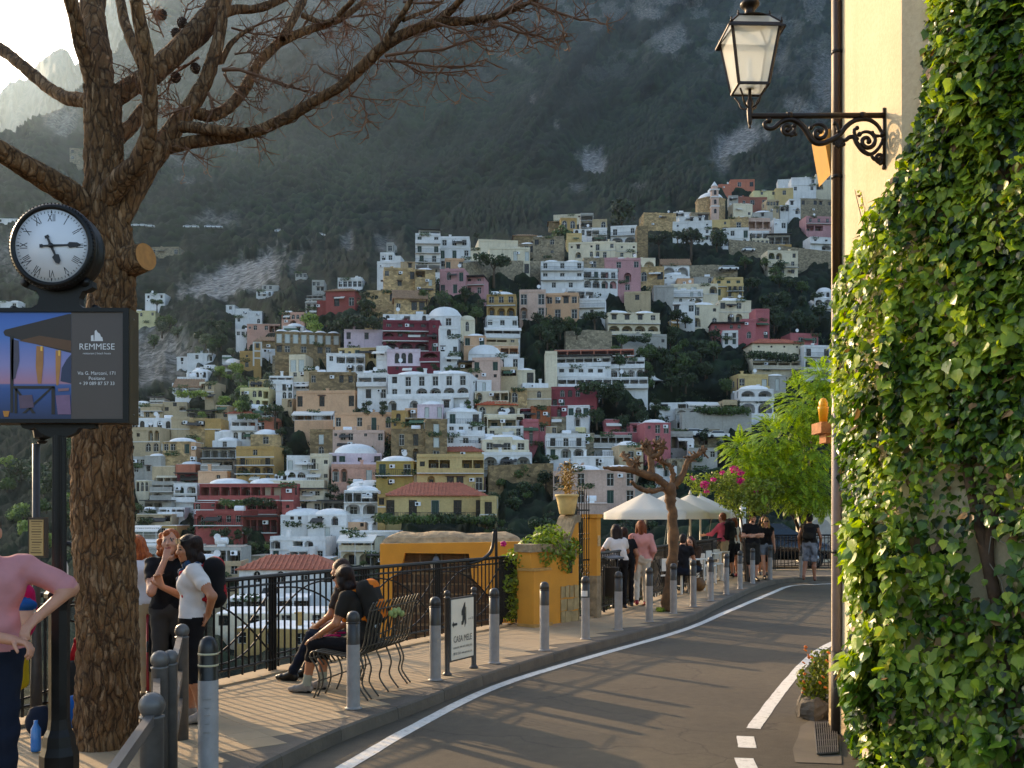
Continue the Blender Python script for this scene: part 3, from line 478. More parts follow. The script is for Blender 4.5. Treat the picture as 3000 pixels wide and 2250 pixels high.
def mountain_mat():
    t = NT('macchia woodland and limestone')
    a = t.n('Attribute', attribute_name='rock'); b = t.n('Attribute', attribute_name='tone')
    co = t.coords('Object'); n1 = t.noise(co, .012, 5, .6); n2 = t.noise(co, .35, 4); n3 = t.noise(co, .06, 5, .65)
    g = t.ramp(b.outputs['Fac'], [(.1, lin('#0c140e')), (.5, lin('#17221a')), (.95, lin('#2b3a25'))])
    g = t.mix(t.ramp(n1, [(.42, 0.0), (.66, .75)]), g, lin('#26291f'))
    g = t.mix(t.ramp(n3, [(.55, 0.0), (.72, .5)]), g, lin('#19221b'))
    rk = t.ramp(n2, [(.3, lin('#4a4740')), (.5, lin('#75726c')), (.75, lin('#a3a19b'))])
    f = t.math('MULTIPLY', a.outputs['Fac'], t.ramp(n2, [(.25, .55), (.6, 1.35)]))
    f = t.math('MINIMUM', f, 1.0)
    t.l(t.mix(f, g, rk), t.b.inputs['Base Color']); t.b.inputs['Roughness'].default_value = 1
    t.b.inputs['Specular IOR Level'].default_value = .1
    t.bump(n2, .7, .8)
    return t.mat
build_hill()

def build_far():
    xs = np.concatenate([np.arange(-2600, -60, 30), np.arange(-60, 640, 5), np.arange(640, 1500, 40)])
    sx = [-2600, -1700, -1200, -600, -200, 0, 30, 62, 80, 96, 120, 150, 172, 190, 205, 222, 236, 250, 300, 420, 700, 1500]
    sy = [1300, 1000, 760, 520, 330, 272, 240, 232, 236, 205, 180, 158, 145, 143, 158, 196, 178, 120, -20, -90, -120, -140]
    top = np.interp(xs, sx, sy)+(fbm(xs/9., xs*0, 4, 31)-.5)*16
    ts = np.linspace(0, 1, 110)
    X = np.repeat(xs[None], len(ts), 0); T = np.repeat(ts[:, None], len(xs), 1)
    Y = 900*(1-T)+top[None]*T
    D = 1500+650*T+240*(fbm(X/55., Y/200., 5, 41)-.5)*2+60*(fbm(X/16., Y/40., 4, 51)-.5)
    wx = (X-1500)/3000*D; wz = CAM_Z+(1500-Y)/3000*D
    V = np.stack([wx, D, wz], -1)
    # a back slope so that the ridge has thickness
    back = V[-1].copy(); back[:, 1] += 500; back[:, 2] -= 420
    V = np.concatenate([V, back[None]], 0)
    nr, nc = V.shape[:2]; idx = np.arange(nr*nc).reshape(nr, nc)
    F = np.stack([idx[:-1, :-1], idx[:-1, 1:], idx[1:, 1:], idx[1:, :-1]], -1).reshape(-1, 4)
    me = mesh_np('far_peaks', V.reshape(-1, 3), F, far_mat(), True)
    tag(link('far_peaks', me), 'jagged grey limestone peaks far behind the wooded spur', 'mountain', kind='structure')
def far_mat():
    t = NT('far limestone'); co = t.coords('Object'); n = t.noise(co, .02, 6, .65); n2 = t.noise(t.coords('Object', (1, 1, .3)), .05, 5)
    c = t.ramp(n, [(.4, lin('#1f221d')), (.6, lin('#373633'))])
    t.l(t.mix(.4, c, t.ramp(n2, [(.3, .15), (.7, .7)]), 'OVERLAY'), t.b.inputs['Base Color'])
    t.b.inputs['Roughness'].default_value = 1; t.bump(n2, .8, 6)
    return t.mat
build_far()
print('terrain', round(time.time()-T0, 1))
# ---------------------------------------------------------------- the town
WALLC = {'white': ('#dcdad6', 'whitewashed'), 'cream': ('#d8cbaf', 'cream'), 'beige': ('#b8a483', 'beige'), 'grey': ('#a9a59c', 'grey'),
         'yellow': ('#c8ae78', 'yellow'), 'paleyellow': ('#d6ca98', 'pale yellow'), 'ochre': ('#b4925a', 'ochre'), 'olive': ('#a89150', 'mustard yellow'), 'salmon': ('#c79a86', 'salmon pink'),
         'peach': ('#d0a682', 'peach'), 'pink': ('#b88a8a', 'rose pink'), 'pinkbeige': ('#c9aa98', 'pinkish beige'), 'lilac': ('#d0bcc2', 'pale lilac'), 'red': ('#984f49', 'brick red'),
         'darkred': ('#70303a', 'dark red'), 'crimson': ('#8a4448', 'crimson'), 'coral': ('#b0686a', 'coral pink'), 'terracotta': ('#b87259', 'terracotta'), 'orange': ('#9a5a3c', 'burnt orange'), 'brick': ('#96604f', 'reddish brick')}
STONEC = {'brown': ('#85704f', 'brown stone'), 'stone': ('#8d8068', 'grey stone'), 'tan': ('#b09468', 'tan stone')}
for k, (c, _) in WALLC.items(): plaster('plaster '+k, c, .6 if k in ('beige', 'grey', 'ochre', 'cream') else .48)
for k, (c, _) in STONEC.items(): stone('stone '+k, c)
def wmat(k): return MATS['plaster '+k] if k in WALLC else MATS['stone '+k]
M_LIME = plaster('white lime roof', '#e6e4e0', .25)
M_GREYROOF = plaster('cement roof', '#9a938a', .5)
def tile_mat(name, a, b):
    t = NT(name); co = t.coords('Object'); n = t.noise(co, 1.2, 5); n2 = t.noise(t.coords('Object', (1, 1, .4), rand=True), 6, 3)
    t.l(t.mix(.4, t.ramp(n2, [(.3, lin(a)), (.7, lin(b))]), t.ramp(n, [(.3, .2), (.7, .75)]), 'OVERLAY'), t.b.inputs['Base Color'])
    t.b.inputs['Roughness'].default_value = .85; MATS[name] = t.mat; return t.mat
M_TILE = tile_mat('terracotta roof tiles', '#8e4630', '#b3684a'); M_OLDTILE = tile_mat('old brown roof tiles', '#77583f', '#a2805c'); M_NEWTILE = tile_mat('new orange roof tiles', '#9c3f1c', '#c05a2c')
M_GLASS = simple('window glass', '#0c0f12', .25, var=.4, scale=.5, spec=.35)
M_FRAME = simple('white window frame', '#cfccc4', .6)
M_DARKFR = simple('brown window frame', '#3c2a20', .6)
M_GREEN = simple('green shutters', '#1d3b30', .6); M_BROWN = simple('brown shutters', '#4c2d22', .6); M_PALE = simple('pale shutters', '#b9bdb6', .6); M_BLUE = simple('blue shutters', '#3d5875', .6)
M_RAIL = simple('iron railing', '#2b2b2b', .5, .4); M_WRAIL = simple('white railing', '#c9c7c2', .6); M_BLUERAIL = simple('blue railing', '#2f4778', .5)
M_AWN = simple('white awning cloth', '#d5d0c6', .8, var=.06); M_DAWN = simple('dark awning cloth', '#3b3835', .85); M_GAWN = simple('green awning cloth', '#3f5a41', .85)
M_TANK = simple('white tank', '#dedede', .4)
def arc(n, x0, x1, z0, rise): # arch line from right spring to left spring
    cx, r = (x0+x1)/2, (x1-x0)/2
    return [(cx+r*math.cos(math.pi*k/n), z0+rise*math.sin(math.pi*k/n)) for k in range(n+1)]
# window meshes of unit size (x -.5...5, z 0..1, y outwards is -): shared by all buildings
def unit_window(kind, fm, sm=None):
    mb = MB(); n = 8
    if kind == 'arch':
        out = [(-.5, 0), (.5, 0), (.5, .7)]+arc(n, -.5, .5, .7, .3)[1:]
        inn = [(-.44, .03), (.44, .03), (.44, .69)]+arc(n, -.44, .44, .69, .28)[1:]
    else:
        out = [(-.5, 0), (.5, 0), (.5, 1), (-.5, 1)]; inn = [(-.45, .03), (.45, .03), (.45, .96), (-.45, .96)]
    k = len(out); y0, y1 = -.06, -.02
    vs = [(x, y0, z) for x, z in out]+[(x, y0, z) for x, z in inn]+[(x, y1, z) for x, z in inn]
    fs = []
    for i in range(k):
        j = (i+1) % k; fs += [(i, j, k+j, k+i), (k+i, k+j, 2*k+j, 2*k+i)]
    mb.add(vs, fs, 0)
    mb.add([(x, y1, z) for x, z in inn], [tuple(range(k))], 1)
    top = .9 if kind != 'arch' else .85
    mb.box((0, -.05, top/2+.03), (.05, .04, top-.06), 0)
    if kind != 'small': mb.box((0, -.045, .6), (.86, .04, .025), 0)
    if kind == 'open':
        for s in (-1, 1):
            mb.box((s*.72, -.17, .5), (.42, .05, 1.0), 2)
            for q in range(5): mb.box((s*.72, -.2, .12+q*.19), (.34, .03, .05), 2)
    if kind == 'shut':
        for s in (-1, 1):
            mb.box((s*.21, -.09, .5), (.40, .05, .96), 2)
            for q in range(6): mb.box((s*.21, -.12, .1+q*.16), (.32, .03, .05), 2)
    if kind in ('hood',): mb.box((0, -.35, 1.06), (1.5, .6, .07), 2)
    return mb.mesh('window', [fm, M_GLASS, sm or fm])
WIN = {'w': [unit_window('plain', M_FRAME), unit_window('open', M_FRAME, M_GREEN), unit_window('open', M_FRAME, M_PALE), unit_window('plain', M_DARKFR), unit_window('hood', M_DARKFR, M_BROWN)],
       'W': [unit_window('plain', M_DARKFR), unit_window('plain', M_FRAME), unit_window('shut', M_FRAME, M_GREEN), unit_window('open', M_FRAME, M_BROWN), unit_window('plain', M_DARKFR), unit_window('open', M_FRAME, M_PALE)],
       's': [unit_window('small', M_DARKFR), unit_window('small', M_FRAME)],
       'a': [unit_window('arch', M_FRAME), unit_window('arch', M_DARKFR)], 'G': [unit_window('shut', M_FRAME, M_GREEN)], 'P': [unit_window('shut', M_FRAME, M_PALE)]}
WSIZE = {'w': (1.05, 1.5, .9), 'W': (1.15, 2.15, .12), 's': (.7, .8, 1.3), 'a': (1.1, 1.95, .6), 'd': (1.15, 2.15, .12), 'G': (1.15, 2.1, .12), 'P': (1.1, 2.1, .12), 'o': (.6, .6, 1.6)}
def facade(mb, W, H, rows, rng, wins, balc, hgt0=0):
    """front wall in the plane y=0 facing -y, with true openings; fills wins (type,x,y,z,w,h) and balc"""
    nr = len(rows); sh = H/nr
    for ri, row in enumerate(rows):
        v1 = H-ri*sh; v0 = v1-sh
        full = row.startswith('='); wrail = row.startswith('==')
        row = row.lstrip('=')
        if full: balc.append((0, W, v0+.02*sh, 'white' if wrail or rng.random() < .45 else 'iron', .9))
        n = max(1, len(row)); sw = W/n; u = 0
        fsc = min(1.25, max(.62, sh/3.1))
        cells = []
        for k, ch in enumerate(row):
            cx = (k+.5)*sw
            if ch in WSIZE:
                w, h, s = WSIZE[ch]; w = min(w*fsc*1.28, sw*.74); h = min(h*fsc*1.12, sh*.84); s = min(s*fsc, sh-h-.1*sh)
                cells.append((ch, cx-w/2, cx+w/2, v0+max(.06, s), v0+max(.06, s)+h, .28, ch in 'ao'))
            elif ch == 'A': cells.append((ch, cx-sw*.41, cx+sw*.41, v0+.06, v0+sh*.86, min(2.4, sw*.7), True))
            elif ch == 'g': cells.append((ch, cx-sw*.455, cx+sw*.455, v0+.06, v0+sh*.80, 2.8, False))
            elif ch == 'L': cells.append((ch, cx-sw*.38, cx+sw*.38, v0+sh*.08, v0+sh*.9, 1.2, True))
        cells.sort(key=lambda c: c[1])
        for (ch, a, b, z0, z1, dep, arch) in cells:
            mb.quad((u, 0, v0), (a, 0, v0), (a, 0, v1), (u, 0, v1))
            mb.quad((a, 0, v0), (b, 0, v0), (b, 0, z0), (a, 0, z0))
            if arch:
                rise = min((b-a)/2, (z1-z0)*.45); zs = z1-rise; al = arc(8, a, b, zs, rise)
                for q in range(8):
                    (xa, za), (xb, zb) = al[q], al[q+1]
                    mb.quad((xb, 0, zb), (xa, 0, za), (xa, 0, v1), (xb, 0, v1))
                    mb.quad((xa, 0, za), (xb, 0, zb), (xb, dep, zb), (xa, dep, za))
                prof = [(a, z0), (b, z0)]+al
            else:
                mb.quad((a, 0, z1), (b, 0, z1), (b, 0, v1), (a, 0, v1)); zs = z1
                mb.quad((a, 0, z1), (a, dep, z1), (b, dep, z1), (b, 0, z1))
                prof = [(a, z0), (b, z0), (b, z1), (a, z1)]
            mb.quad((a, 0, z0), (a, dep, z0), (a, dep, zs), (a, 0, zs)); mb.quad((b, dep, z0), (b, 0, z0), (b, 0, zs), (b, dep, zs))
            mb.quad((a, 0, z0), (b, 0, z0), (b, dep, z0), (a, dep, z0))
            cx, w, h = (a+b)/2, b-a, z1-z0
            if ch in 'AL' or ch == 'g':
                mb.add([(x, dep, z) for x, z in prof], [tuple(range(len(prof)))])
                nn = 2 if (ch == 'g' and w > 3.6) else 1
                for q in range(nn):
                    ww = min(1.5, w/nn*.55); wins.append(('W', a+w*(q+.5)/nn, dep-.01, z0, ww, min(2.2, h*.8)))
            else:
                mb.add([(x, dep, z) for x, z in prof], [tuple(range(len(prof)))])
                wins.append(('a' if arch else {'d': 'W'}.get(ch, ch), cx, dep-.02, z0, w, h))
                if ch == 'd': balc.append((a-.5, b+.5, v0+.02, 'iron', .75))
            if ch in 'A' and not full and rng.random() < .4: balc.append((a, b, z0, 'iron', .1))
            u = b
        mb.quad((u, 0, v0), (W, 0, v0), (W, 0, v1), (u, 0, v1))
BUILT = []
def _small():
    rg = random.Random(1); out = []
    for k in range(4):
        mb = MB()
        for _ in range(70):
            c = Vector((rg.uniform(-.9, .9), rg.uniform(-.25, .25), rg.uniform(-.5, .5))); a = Vector((rg.gauss(0, 1), rg.gauss(0, 1), rg.gauss(0, 1))).normalized()*.2; b = a.orthogonal().normalized()*.12; mb.add([c-a, c-b, c+a, c+b], [(0, 1, 2, 3)])
        out.append(mb.mesh('plants', foliage('terrace plants', '#1f2b18', '#55683a', .6, .1, .5)))
    ac = MB(); ac.box((0, 0, 0), (.85, .35, .6), 0); ac.lathe([(.2, -.19), (.0, -.19)], (-.12, 0, 0), 10, 1, axis='Y'); ac = ac.mesh('air_conditioner', [M_TANK, M_GLASS])
    sh = []
    for m in (M_AWN, M_DAWN, M_GAWN):
        s = MB(); s.add([(-.5, -1.1, -.5), (.5, -1.1, -.5), (.5, 0, 0), (-.5, 0, 0), (-.5, -1.1, -.68), (.5, -1.1, -.68)], [(0, 1, 2, 3), (4, 5, 1, 0)]); sh.append(s.mesh('sunshade', m))
    return out, ac, sh
PLANTS, ACU, SHADES = _small()
def building(zone, x0, y0, x1, y1, col, roof, rows, name=None, D=None, yaw=None, dep=None, kind=None):
    zx, zy, zs = ZONES[zone]
    X0, X1, Y0, Y1 = zx+x0/zs, zx+x1/zs, zy+y0/zs, zy+y1/zs
    rng = random.Random(int(X0*131+Y0*17))
    D = D if (D and zone == 'l') else D1((X0+X1)/2, Y1)
    D *= .985
    p = P((X0+X1)/2, Y1, D)
    W = (X1-X0)/3000*D; H = (Y1-Y0)/3000*D
    if yaw is None: yaw = rng.uniform(-.16, .16)
    t = thing(kind or ('house' if W < 18 else 'large_house'), 'x', 'house', p, yaw, 'houses on the hillside')
    rws = [r for r in rows.split(',')] if rows else ['-']
    dep = dep or min(14, max(6, W*.7)); low = 7
    mb = MB(); wins = []; balc = []
    facade(mb, W, H, rws, rng, wins, balc)
    mb.quad((0, 0, -low), (W, 0, -low), (W, 0, 0), (0, 0, 0))
    # side walls with the odd window
    for s, x in ((0, 0), (1, W)):
        if s == 0: mb.quad((x, dep, -low), (x, 0, -low), (x, 0, H), (x, dep, H))
        else: mb.quad((x, 0, -low), (x, dep, -low), (x, dep, H), (x, 0, H))
    mb.quad((W, dep, -low), (0, dep, -low), (0, dep, H), (W, dep, H))
    mb.quad((0, 0, H-.01), (W, 0, H-.01), (W, dep, H-.01), (0, dep, H-.01))
    if roof in 'fvV' and H > 2:   # parapet or cornice
        mb.box((W/2, -.02, H-.12), (W+.1, .16, .14))
    sh = Vector((-W/2, 0, 0))
    mb.v = [(v[0]-W/2, v[1], v[2]) for v in mb.v]
    mb.build('wall', wmat(col), t)
    if col in ('white', 'cream', 'beige', 'yellow', 'peach', 'salmon', 'red', 'ochre') and rng.random() < .5 and len(rws) > 1:
        c = MB(); shh = H/len(rws)
        for q in range(1, len(rws)): c.box((0, -.05, H-q*shh), (W+.1, .16, .16))
        c.build('string_course', M_FRAME, t)
    for s, x in ((-1, -W/2), (1, W/2)):
        if (s*(p.x) > 0 and False): continue
        for q in range(len(rws)):
            if rng.random() < .55 and H/len(rws) > 2.2:
                z = H-(q+1)*H/len(rws)+.9; me = rng.choice(WIN['w'] if rng.random() < .6 else WIN['s'])
                link('window', me, t, (x+s*.01, dep*rng.uniform(.25, .7), z), (0, 0, s*R(90)), (1.0, 1, 1.4))
    wk = rng.randrange(5)
    for (ch, x, y, z, w, h) in wins:
        fam = WIN.get(ch, WIN['w']); me = fam[wk % len(fam)] if rng.random() < .7 else rng.choice(fam)
        link('window', me, t, (x-W/2, y, z), None, (w*.98, 1, h*.99))
    for (a, b, z, sty, out) in balc:
        c = MB(); a -= W/2; b -= W/2
        c.box(((a+b)/2, -out/2, z), (b-a, out, .14), 0)
        m = M_RAIL if sty == 'iron' else M_WRAIL
        if sty == 'iron':
            k = max(2, int((b-a)/.3))
            for q in range(k+1):
                x = a+.03+(b-a-.06)*q/k; c.box((x, -out+.03, z+.5), (.045, .04, .9), 1)
            c.box(((a+b)/2, -out+.03, z+.97), (b-a, .05, .05), 1)
            for x in (a+.03, b-.03): c.box((x, -out/2, z+.97), (.05, out-.06, .05), 1); c.box((x, -out/2, z+.5), (.04, .04, .9), 1)
        else:
            c.box(((a+b)/2, -out+.06, z+.45), (b-a, .12, .76), 2)
        c.build('balcony', [M_FRAME, m, wmat(col)], t)
    build_roof(t, W, H, dep, roof, rng, col)
    for q in range(len(rws)):
        if rng.random() < .3: link('plants', PLANTS[rng.randrange(4)], t, (rng.uniform(-.4, .4)*W, -.25, H-(q+rng.choice((0, 1)))*H/len(rws)+.1), (0, 0, rng.uniform(-.3, .3)), (1.5, .8, .9))
        if rng.random() < .22: x = rng.uniform(-.35, .35)*W; link('air_conditioner', ACU, t, (x, -.2, H-(q+.35)*H/len(rws)))
        if rng.random() < .18: link('sunshade', SHADES[rng.randrange(3)], t, (rng.uniform(-.3, .3)*W, -.02, H-(q+.28)*H/len(rws)), None, (rng.uniform(1.6, 3.4), 1, 1))
    BUILT.append(dict(o=t, x=(X0+X1)/2, y=(Y0+Y1)/2, X0=X0, X1=X1, Y0=Y0, Y1=Y1, W=W, H=H, D=D, col=col, roof=roof, rows=rws, name=name))
    return t, W, H, dep
def dome(mb, cx, cy, z, rx, ry, h, n=14, m=0):
    k = 5; o = len(mb.v)
    for i in range(k+1):
        a = (math.pi/2)*i/k
        for j in range(n):
            b = 2*math.pi*j/n; mb.v.append((cx+rx*math.cos(a)*math.cos(b), cy+ry*math.cos(a)*math.sin(b), z+h*math.sin(a)))
    for i in range(k):
        for j in range(n):
            mb.f.append([o+i*n+j, o+i*n+(j+1) % n, o+(i+1)*n+(j+1) % n, o+(i+1)*n+j]); mb.m.append(m); mb.sm.append(True)
def hip(mb, W, dep, z, h, ov=.45, gable=False):
    x0, x1, y0, y1 = -W/2-ov, W/2+ov, -ov, dep+ov
    inset = 0 if gable else min(W/2, dep/2)*.8
    ym = dep/2
    a, b, c, d = (x0, y0, z), (x1, y0, z), (x1, y1, z), (x0, y1, z); e, f = (x0+inset, ym, z+h), (x1-inset, ym, z+h)
    mb.add([a, b, c, d, e, f], [(0, 1, 5, 4), (2, 3, 4, 5), (1, 2, 5), (3, 0, 4), (3, 2, 1, 0)])
    # tile courses: raised ribs down the front slope
    n = int((x1-x0)/.55); A = Vector
    for k in range(n+1):
        u = k/n; base = A((x0+(x1-x0)*u, y0, z+.04)); tx = min(max(base.x, x0+inset*1), x1-inset)
        s = 1.0
        if inset and base.x < x0+inset: s = (base.x-x0)/inset
        elif inset and base.x > x1-inset: s = (x1-base.x)/inset
        if s < .08: continue
        top = A((base.x, y0+(ym-y0)*s, z+.04+h*s))
        mb.bar(base, top, .16, .12)
    mb.box((0, y0+.02, z-.03), (x1-x0-.02, .1, .14))
def build_roof(t, W, H, dep, roof, rng, col):
    mb = MB()
    if roof in 'fvdV':
        mb.box((0, dep/2+.1, H+.02), (W-.1, dep-.3, .1))
        if roof == 'f' and H > 2.5:   # low parapet round the terrace
            pq = MB()
            for (c, d) in (((0, .09, H+.2), (W, .18, .42)), ((-W/2+.09, dep/2+.1, H+.2), (.18, dep-.2, .42)), ((W/2-.09, dep/2+.1, H+.2), (.18, dep-.2, .42))): pq.box(c, d)
            if rng.random() < .3: pq.box((0, .09, H+.43), (W+.1, .3, .06))
            pq.build('parapet', wmat(col), t)
        if roof == 'v':
            k = max(1, round(W/6.5))
            for q in range(k): dome(mb, -W/2+W*(q+.5)/k, dep*.45, H+.08, W/k*.46, dep*.4, min(1.0, W/k*.15))
        if roof == 'V':  # row of small barrel bumps along the front edge
            k = max(3, round(W/2.6))
            for q in range(k): dome(mb, -W/2+W*(q+.5)/k, 1.4, H+.08, W/k*.47, 1.6, .5, 8)
        if roof == 'd': dome(mb, 0, dep*.5, H+.08, W*.42, dep*.42, min(2.4, W*.2))
        mb.build('roof', M_LIME if col not in ('stone', 'grey') or roof != 'f' else M_GREYROOF, t)
    elif roof == 'b':
        n = 10; pts = [(W/2*math.cos(math.pi*k/n), H-.1+min(W*.3, 2.6)*math.sin(math.pi*k/n)) for k in range(n+1)]
        vs = [(x, -.1, z) for x, z in pts]+[(x, dep, z) for x, z in pts]
        mb.add(vs, [(i, i+1, n+1+i+1, n+1+i) for i in range(n)]+[tuple(range(n+1))[::-1]], 0, True); mb.build('roof', M_LIME if col == 'white' else wmat(col), t)
    elif roof in 'tTng':
        h = {'t': .2, 'T': .2, 'n': .16, 'g': .42}[roof]*min(dep, W); hip(mb, W, dep, H+.02, min(h, 3.2), gable=(roof == 'g'))
        if roof == 'g':
            pass
        mb.build('roof', {'t': M_TILE, 'T': M_OLDTILE, 'n': M_NEWTILE, 'g': M_OLDTILE}[roof], t)
    elif roof == 'w':   # sloping awning over the terrace
        mb.quad((-W/2-.2, -1.6, H-.6), (W/2+.2, -1.6, H-.6), (W/2+.2, .3, H+.2), (-W/2-.2, .3, H+.2)); mb.quad((-W/2-.2, .3, H+.2), (W/2+.2, .3, H+.2), (W/2+.2, dep, H+.2), (-W/2-.2, dep, H+.2))
        mb.box((0, -1.6, H-.7), (W+.4, .05, .25)); mb.build('awning', M_AWN, t)
        q = MB()
        for x in (-W/2+.1, 0, W/2-.1): q.bar((x, -1.5, 0), (x, -1.5, H-.6), .09)
        q.build('post', M_WRAIL, t)
    elif roof == 'k':   # dark pergola roof
        mb.box((0, dep/2-.9, H+.05), (W+.6, dep+1.6, .16)); mb.build('awning', M_DAWN, t)
    if roof in 'fvV' and W > 5:
        if rng.random() < .55:
            c = MB(); x = rng.uniform(-W*.35, W*.35); y = rng.uniform(1.2, dep*.6); c.box((x, y, H+.6), (.5, .5, 1.1)); c.box((x, y, H+1.2), (.7, .7, .14)); c.build('chimney', wmat(col), t)
        if rng.random() < .3:
            c = MB(); x = rng.uniform(-W*.35, W*.35); c.lathe([(.42, -.8), (.45, -.7), (.45, .7), (.42, .8)], (x, dep*.4, H+.75), 10, axis='X'); c.box((x, dep*.4, H+.2), (1.0, .6, .4)); c.build('water_tank', M_TANK, t)
        if rng.random() < .22:
            c = MB(); x = rng.uniform(-W*.35, W*.35); c.bar((x, 1, H), (x, 1, H+1.1), .06); c.lathe([(.02, .12), (.3, .06), (.45, -.05), (.42, -.05), (.28, .03)], (x, .95, H+1.3), 12, axis='Y'); c.build('satellite_dish', M_TANK, t)
for b in B:
    building(*b)
print('buildings', len(B), round(time.time()-T0, 1))
# ---- the church with its dome and bell tower
def church():
    x, y = 1800+800/2.765, 500+378/2.765; D = D1(x, y)*.98; s = D/3000/1*1.0
    t = thing('church', 'beige domed church with a tall pink and white bell tower', 'church', P(x, y, D), 0)
    u = D/3000/2.765   # metres per zone pixel
    body = MB(); r = 122*u; h = 160*u
    body.lathe([(r, -6), (r, h), (r*1.04, h), (r*1.04, h+.5), (r*.97, h+.5)], (0, r, 0), 8, 0, False, ang0=R(22.5))
    b = body.build('wall', MATS['stone tan'], t)
    d = MB(); dome(d, 0, r, h+.5, r*.86, r*.86, 62*u, 24); d.lathe([(1.0, 0), (1.0, 1.6), (0, 2.6)], (0, r, h+60*u), 10); d.build('dome', M_LIME, t)
    for k in range(4):
        a = R(-90+45*(k-1.5)+0); rr = r*math.cos(R(22.5))
        link('window', WIN['a'][1], t, (math.cos(a)*(rr+.02), r+math.sin(a)*(rr+.02), h*.5), (0, 0, a+R(90)), (2.2, 1, h*.36))
    w = MB(); tw = 62*u; tx = 8*u
    zz = [0, 75*u, 150*u, 210*u]
    for k in range(3): w.box((tx, -tw*.2, (zz[k]+zz[k+1])/2-(3 if k == 0 else 0)), (tw*(1-.06*k), tw*(1-.06*k), zz[k+1]-zz[k]+(6 if k == 0 else 0)), 0); w.box((tx, -tw*.2, zz[k+1]+.15), (tw*1.12, tw*1.12, .4), 1)
    w.box((tx, -tw*.2, 228*u), (tw*.7, tw*.7, 30*u), 0); w.lathe([(tw*.5, 0), (tw*.42, .4), (0, 44*u)], (tx, -tw*.2, 243*u), 8, 1)
    tb = w.build('bell_tower', [MATS['plaster pinkbeige'], MATS['plaster white']], t)
    for k in range(3): link('window', WIN['a'][1], tb, (tx, -tw*.2-tw*.5*(1-.06*k)-.03, zz[k]+20*u), None, (tw*.34, 1, 38*u))
church()
# ---- the pointed white tent pavilion and the tower of the ochre chapel
def tent():
    x, y = 1450+1755/3.687, 850+1035/3.687; D = D1(x, y)*.98; u = D/3000/3.687
    t = thing('tent_pavilion', 'white peaked tent roof on a terrace beside the white hotel', 'tent', P(x, y, D), 0)
    m = MB(); m.lathe([(150*u, 70*u), (90*u, 85*u), (40*u, 112*u), (22*u, 130*u), (24*u, 140*u), (0, 148*u)], (-20*u, 4, 0), 16, 0, False); m.build('canopy', M_AWN, t)
    q = MB()
    for k in range(8): a = k*math.pi/4; q.bar((-20*u+130*u*math.cos(a), 4+130*u*math.sin(a)*.6, -4), (-20*u+130*u*math.cos(a), 4+130*u*math.sin(a)*.6, 72*u), .2)
    q.build('post', M_WRAIL, t)
tent()
def tower():
    x, y = 350+1490/3.687, 800+1005/3.687; D = D1(x, y)*.97; u = D/3000/3.687
    t = thing('bell_tower', 'slim ochre tower with white bands beside the ochre chapel', 'tower', P(x, y, D), .2)
    m = MB(); w = 80*u; h = 262*u; m.box((0, w/2, h/2-3), (w, w, h+6)); m.build('wall', MATS['plaster ochre'], t)
    b = MB()
    for z in (h*.33, h*.62, h-.15): b.box((0, w/2, z), (w+.16, w+.16, .35))
    for sx in (-1, 1): b.box((sx*w/2, -.02, h/2), (.35, .1, h))
    b.build('band', M_FRAME, t); r = MB(); r.lathe([(w*.85, 0), (0, w*.6)], (0, w/2, h), 4, 0, False, ang0=R(45)); r.build('roof', M_OLDTILE, t)
    link('window', WIN['s'][0], t, (0, -.03, h*.75), None, (.7, 1, 1.2))
tower()
# ---- retaining walls of the corniche and the terraces
def strip_wall(pts, hgt, label, name='retaining_wall', mat=None, cat='wall'):
    mb = MB(); P3 = [P(x, y, D1(x, y)*.975) for x, y in pts]; o = P3[0].copy()
    for a, b in zip(P3[:-1], P3[1:]):
        a, b = a-o, b-o; n = Vector((b.y-a.y, -(b.x-a.x), 0)).normalized()*.5
        vs = []
        for p in (a, b):
            for off in (n, -n): vs += [p+off+Vector((0, 0, -4)), p+off+Vector((0, 0, hgt))]
        mb.add(vs, [(0, 4, 5, 1), (6, 2, 3, 7), (1, 5, 7, 3), (0, 1, 3, 2), (4, 6, 7, 5)])
    t = thing(name, label, cat, o); mb.build('wall', mat or MATS['stone stone'], t)
    return t
strip_wall([(2135, 742), (2230, 750), (2320, 765), (2440, 778)], 4.5, 'grey stone viaduct wall of the coast road below the cream castle-like house')
strip_wall([(2010, 803), (2090, 800), (2160, 806)], 2.5, 'low stone wall of the upper road bend with parked cars')
strip_wall([(1655, 985), (1720, 980), (1790, 984)], 1.0, 'pale garden wall under the clipped hedge')
strip_wall([(1360, 808), (1420, 800), (1590, 800)], 3.2, 'high stone wall below the long cream house')
strip_wall([(1430, 1418), (1560, 1412), (1620, 1410)], 3, 'dark terrace wall on the wooded slope', mat=MATS['stone brown'])
strip_wall([(1995, 1260), (2060, 1258), (2200, 1262)], 3.4, 'arcaded road wall with parked cars below the dark terrace', mat=MATS['plaster grey'])
